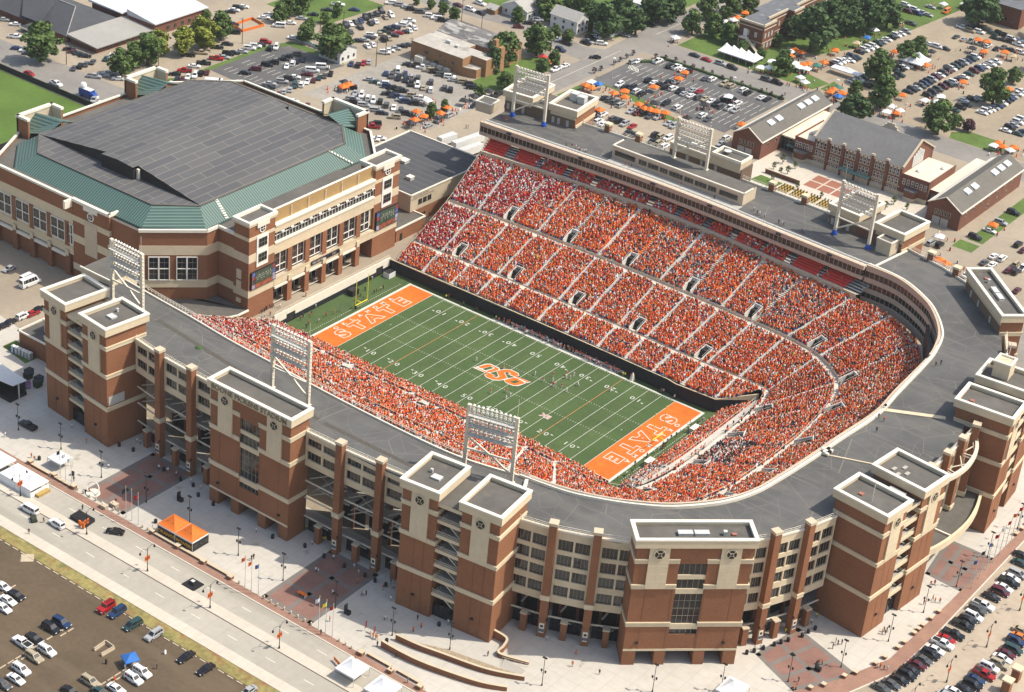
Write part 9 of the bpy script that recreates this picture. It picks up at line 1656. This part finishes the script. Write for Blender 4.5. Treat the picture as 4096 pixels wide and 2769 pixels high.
# media gear on the ring roof
o = thing('camera_gear', 'white cases and camera gear on the roof edge above the end zone stands', 'camera gear', (113, -21, ZR)); b = MB(); [b.box(113+i*.9, 113.7+i*.9, -21+j*1.1, -20.2+j*1.1, ZR+.35, ZR+.9+.3*((i+j) % 2), WHITE if (i+j) % 3 else DARKMETAL) for i in range(3) for j in range(3)]; b.tube([(112.6, -19.5, ZR+.3), (112.6, -19.5, ZR+2)], .05, DARKMETAL, 5); b.build('cases', o)
o = thing('camera_gear', 'tripod camera gear at the end of the white roof strip', 'camera gear', (115.5, 10.5, ZR)); b = MB(); [b.tube([(115.5, 10.5, ZR+1.5), (115.5+.6*math.cos(k*2.1), 10.5+.6*math.sin(k*2.1), ZR+.35)], .04, DARKMETAL, 5) for k in range(3)]; b.box(115.2, 115.9, 10.2, 10.8, ZR+1.5, ZR+1.9, DARKMETAL); b.build('tripod', o)
o = thing('green_tarp', 'crumpled green tarp lying on the near stadium roof', 'tarp', (-34, -93, ZR)); b = MB(); b.lathe((-34, -93, ZR), [(1.1, 0), (.8, .35), (.2, .5)], mat('green_tarp_cloth', (.05, .09, .03), .8, .2, 3), 6); b.build('cloth', o)
# satellite truck, camper, golf cart, ATV
o = thing('satellite_truck', 'blue and white satellite truck with raised dish beside the black fence', 'truck', (-226, 46.5, G+.01), R(3), None, False); b = MB(); b.box(-4, 1.8, -1.25, 1.25, .9, 3.2, mat('truck_blue', (.02, .07, .28), .4, .1, 1)); b.box(-3.8, 1.6, -1.15, 1.15, 3.2, 3.4, HW); b.build('body', o); b = MB(); b.hexa([(1.9, -1.2, .7), (4, -1.1, .7), (4, 1.1, .7), (1.9, 1.2, .7), (1.9, -1.1, 2.5), (2.9, -1, 2.4), (2.9, 1, 2.4), (1.9, 1.1, 2.5)], MATS['truck_blue']); b.box(2.9, 4.1, -1.05, 1.05, .7, 1.5, HW); b.build('cab', o); b = MB(); b.tube([(-2.5, 0, 3.4), (-2.5, 0, 4.2)], .12, SILVER, 6); b.tube([(-2.5, 0, 4.4), (-2.1, 0, 4.8), (-1.7, 0, 5.1)], [1.3, .9, .05], HW, 14); b.build('satellite_dish', o)
for x in (-2.8, 2.9):
    for y in (-1.1, 1.1): b = MB(); b.tube([(x, y-.15, .5), (x, y+.15, .5)], .5, TYRE, 12); b.build('wheel', o)
o = thing('camper_van', 'white boxy camper van under the trees behind the arena', 'camper', (-203, 88.5, G+.01), R(38), None, False); b = MB(); b.box(-3.6, 2.2, -1.2, 1.2, .6, 3.1, HW); b.box(1.6, 3.0, -1.2, 1.2, 2.0, 3.1, HW); b.hexa([(2.2, -1.1, .6), (3.8, -1, .6), (3.8, 1, .6), (2.2, 1.1, .6), (2.2, -1.1, 1.9), (2.8, -1, 1.9), (2.8, 1, 1.9), (2.2, 1.1, 1.9)], HW); b.build('body', o); b = MB(); [b.box(x, x+1, -1.23, -1.2, 1.7, 2.4, GLASS) for x in (-3, -.9, .8)]; b.build('window', o)
for x in (-2.3, 2.7):
    for y in (-1.05, 1.05): b = MB(); b.tube([(x, y-.12, .42), (x, y+.12, .42)], .42, TYRE, 12); b.build('wheel', o)
o = thing('golf_cart', 'white roofed golf cart on the road beside the press end', 'golf cart', (-89.5, 121.5, G), R(100), None, False); b = MB(); b.box(-1.2, 1.1, -.6, .6, .35, .75, HW); b.box(-.5, .1, -.55, .55, .75, 1.1, DARKMETAL); b.build('body', o); b = MB(); b.box(-1.1, .8, -.65, .65, 1.85, 1.95, HW); [b.bar((x, y, .7), (x, y, 1.85), .05, SILVER) for x in (-1, .7) for y in (-.58, .58)]; b.build('roof', o)
for x in (-.85, .8):
    for y in (-.55, .55): b = MB(); b.tube([(x, y-.1, .25), (x, y+.1, .25)], .25, TYRE, 10); b.build('wheel', o)
o = thing('utility_vehicle', 'small dark open utility vehicle between the white truck and white SUV', 'utility vehicle', (-38.3, -147, G), R(150), None, False); b = MB(); b.box(-1.2, 1.2, -.65, .65, .4, .9, mat('olive_paint', (.04, .05, .03), .6, .2, 2)); b.box(-1.2, -.3, -.6, .6, .9, 1.2, MATS['olive_paint']); [b.bar((x, y, .9), (x, y, 1.8), .06, DARKMETAL) for x in (-.3, .6) for y in (-.6, .6)]; b.bar((-.3, -.6, 1.8), (-.3, .6, 1.8), .06, DARKMETAL); b.build('body', o)
for x in (-.8, .8):
    for y in (-.65, .65): b = MB(); b.tube([(x, y-.12, .33), (x, y+.12, .33)], .33, TYRE, 10); b.build('wheel', o)
# utility poles and lot lights
pp = MB(); pp.tube([(0, 0, 0), (0, 0, 11)], [.17, .11], TRUNK, 7); ppm = as_mesh(pp, 'utility_pole'); pa = MB(); pa.bar((-1.2, 0, 10.2), (1.2, 0, 10.2), .12, TRUNK); pam = as_mesh(pa, 'cross_arm')
lp = MB(); lp.tube([(0, 0, 0), (0, 0, .7), (0, 0, 8.6)], [.25, .09, .07], SILVER, 8); lpm = as_mesh(lp, 'lot_light'); lh = MB(); lh.lathe((0, 0, 8.5), [(.1, 0), (.6, .15), (.6, .3), (.1, .4)], HW, 10); lhm = as_mesh(lh, 'lamp_head')
for x, y in ((-175, 150), (-185, 133), (-180, 162), (-168, 163), (-205, 165), (-226, 128), (-165, 205), (-182, 214), (-213, 160), (-255, 62), (-222, 78), (-130, 205)):
    o = link('utility_pole', ppm, None, (x, y, G)); link('cross_arm', pam, o); auto(o, 'tall brown wooden utility pole', 'in the far lots beyond the arena', 'utility pole', 'wooden utility poles')
for x, y in ((-104, 212), (-60, 232), (-30, 262), (148, 122), (150, 160), (29, -196)): o = link('lot_light', lpm, None, (x, y, G)); link('lamp_head', lhm, o); auto(o, 'pale parking lot light on a pole', 'in a lot beside the cars', 'lamp post', 'parking lot lights')
for x, y in ((178.8, -37.7), (178.7, -31.8)):
    o = thing('gate_pillar', None, 'pillar', (x, y, G)); b = MB(); b.box(x-1, x+1, y-1, y+1, G, G+3.4, BRICK); b.build('shaft', o); b = MB(); b.box(x-1.25, x+1.25, y-1.25, y+1.25, G+3.4, G+3.8, CREAM); b.build('cap', o); auto(o, 'brick gate pillar with cream cap', 'by the outer car row', 'pillar', 'brick gate pillars')
# stage, bins and construction fence
o = thing('concert_stage', 'white roofed black stage cut by the left edge of the plaza', 'stage', (-90, -110, G)); b = MB(); b.hexa([(-105, -116, G+5.6), (-84, -113.6, G+5.6), (-84, -108.6, G+5.2), (-105, -108.6, G+5.2), (-105, -116, G+6.4), (-84, -113.6, G+5.8), (-84, -108.6, G+5.4), (-105, -108.6, G+7.4)], HW); b.build('roof', o); b = MB(); b.box(-105, -85, -114, -108, G, G+1.2, DARKMETAL); b.box(-105, -85, -108.6, -108.3, G, G+5.2, DARKMETAL); b.build('deck', o)
for x, y in ((-84.9, -110.8), (-90.5, -113.8), (-97, -114.5)): b = MB(); b.bar((x, y, G), (x, y, G+5.6), .3, SILVER); b.build('truss_leg', o)
o = thing('event_banner', 'colourful printed banner standing beside the stage', 'banner', (-86.6, -106.7, G)); b = MB(); b.bar((-87.4, -107.8, G+2), (-85.9, -105.6, G+2), .1, mat('printed_banner', (.28, .16, .32), .6, .6, 1.2), 3); b.build('panel', o)
OLV = mat('dark_green_bin', (.035, .06, .028), .6, .2, 1)
for x, y in ((-92.5, -100.5), (-91.2, -102), (-87.6, -101.3), (-86.2, -102.9)):
    o = link('waste_skip', as_mesh(proto(lambda b: (b.hexa([(-.8, -1, 0), (.8, -1, 0), (.8, 1, 0), (-.8, 1, 0), (-.9, -1.1, 1.7), (.9, -1.1, 1.7), (.9, 1.1, 1.9), (-.9, 1.1, 1.9)], OLV), b.box(-.95, .95, -1.15, 1.15, 1.9, 2.0, DARKMETAL))), 'waste_skip'), None, (x, y, G+.01)); auto(o, 'dark green waste skip', 'on the plaza beside the stage', 'skip', 'green waste skips')
o = thing('safety_fence', 'orange mesh safety fence round a dig beside the far street', 'fence', (-237, 143, G)); b = MB(); F_ = [(-241.5, 139), (-234.5, 137), (-233.2, 148.5), (-241.6, 150.4)]; [b.bar((*p, G+.6), (*q, G+.6), .08, OB, 1.1) for p, q in zip(F_, F_[1:]+F_[:1])]; b.build('mesh_panel', o)
# tailgaters between the far cars
Ps = []
for zone, L in TENTS.items():
    for x, y, c, s_ in L:
        for k in range(6): Ps.append((x+rng.normal(0, 3), y+rng.normal(0, 3), G+.01))
Ps = np.array(Ps); crowd('tailgating_crowd', Ps, rng.normal(size=(len(Ps), 2)), pick(dict(o=50, w=18, k=12, r=12, b=8), len(Ps)), 'tiny tailgating people gathered around the canopies in the far lots'); bpy.data.objects['tailgating_crowd']['group'] = 'tailgaters in the far lots'
# thin summer haze
hz = MB(); hz.box(-1900, 1700, -1300, 2600, -1.2, 312, CREAM); ho = hz.build('haze'); tag(ho, 'thin warm summer haze over the whole campus', 'haze', None, 'stuff'); hm = bpy.data.materials.new('haze_air'); hm.use_nodes = True; hn = hm.node_tree; hn.nodes.remove(hn.nodes['Principled BSDF']); pv = hn.nodes.new('ShaderNodeVolumePrincipled'); pv.inputs['Color'].default_value = (.93, .95, .97, 1); pv.inputs['Density'].default_value = HAZE; pv.inputs['Anisotropy'].default_value = .2; hn.links.new(pv.outputs[0], hn.nodes['Material Output'].inputs['Volume']); ho.data.materials.clear(); ho.data.materials.append(hm)
finish_labels()
for o in list(bpy.data.objects):
    if '_b' in o: del o['_b']
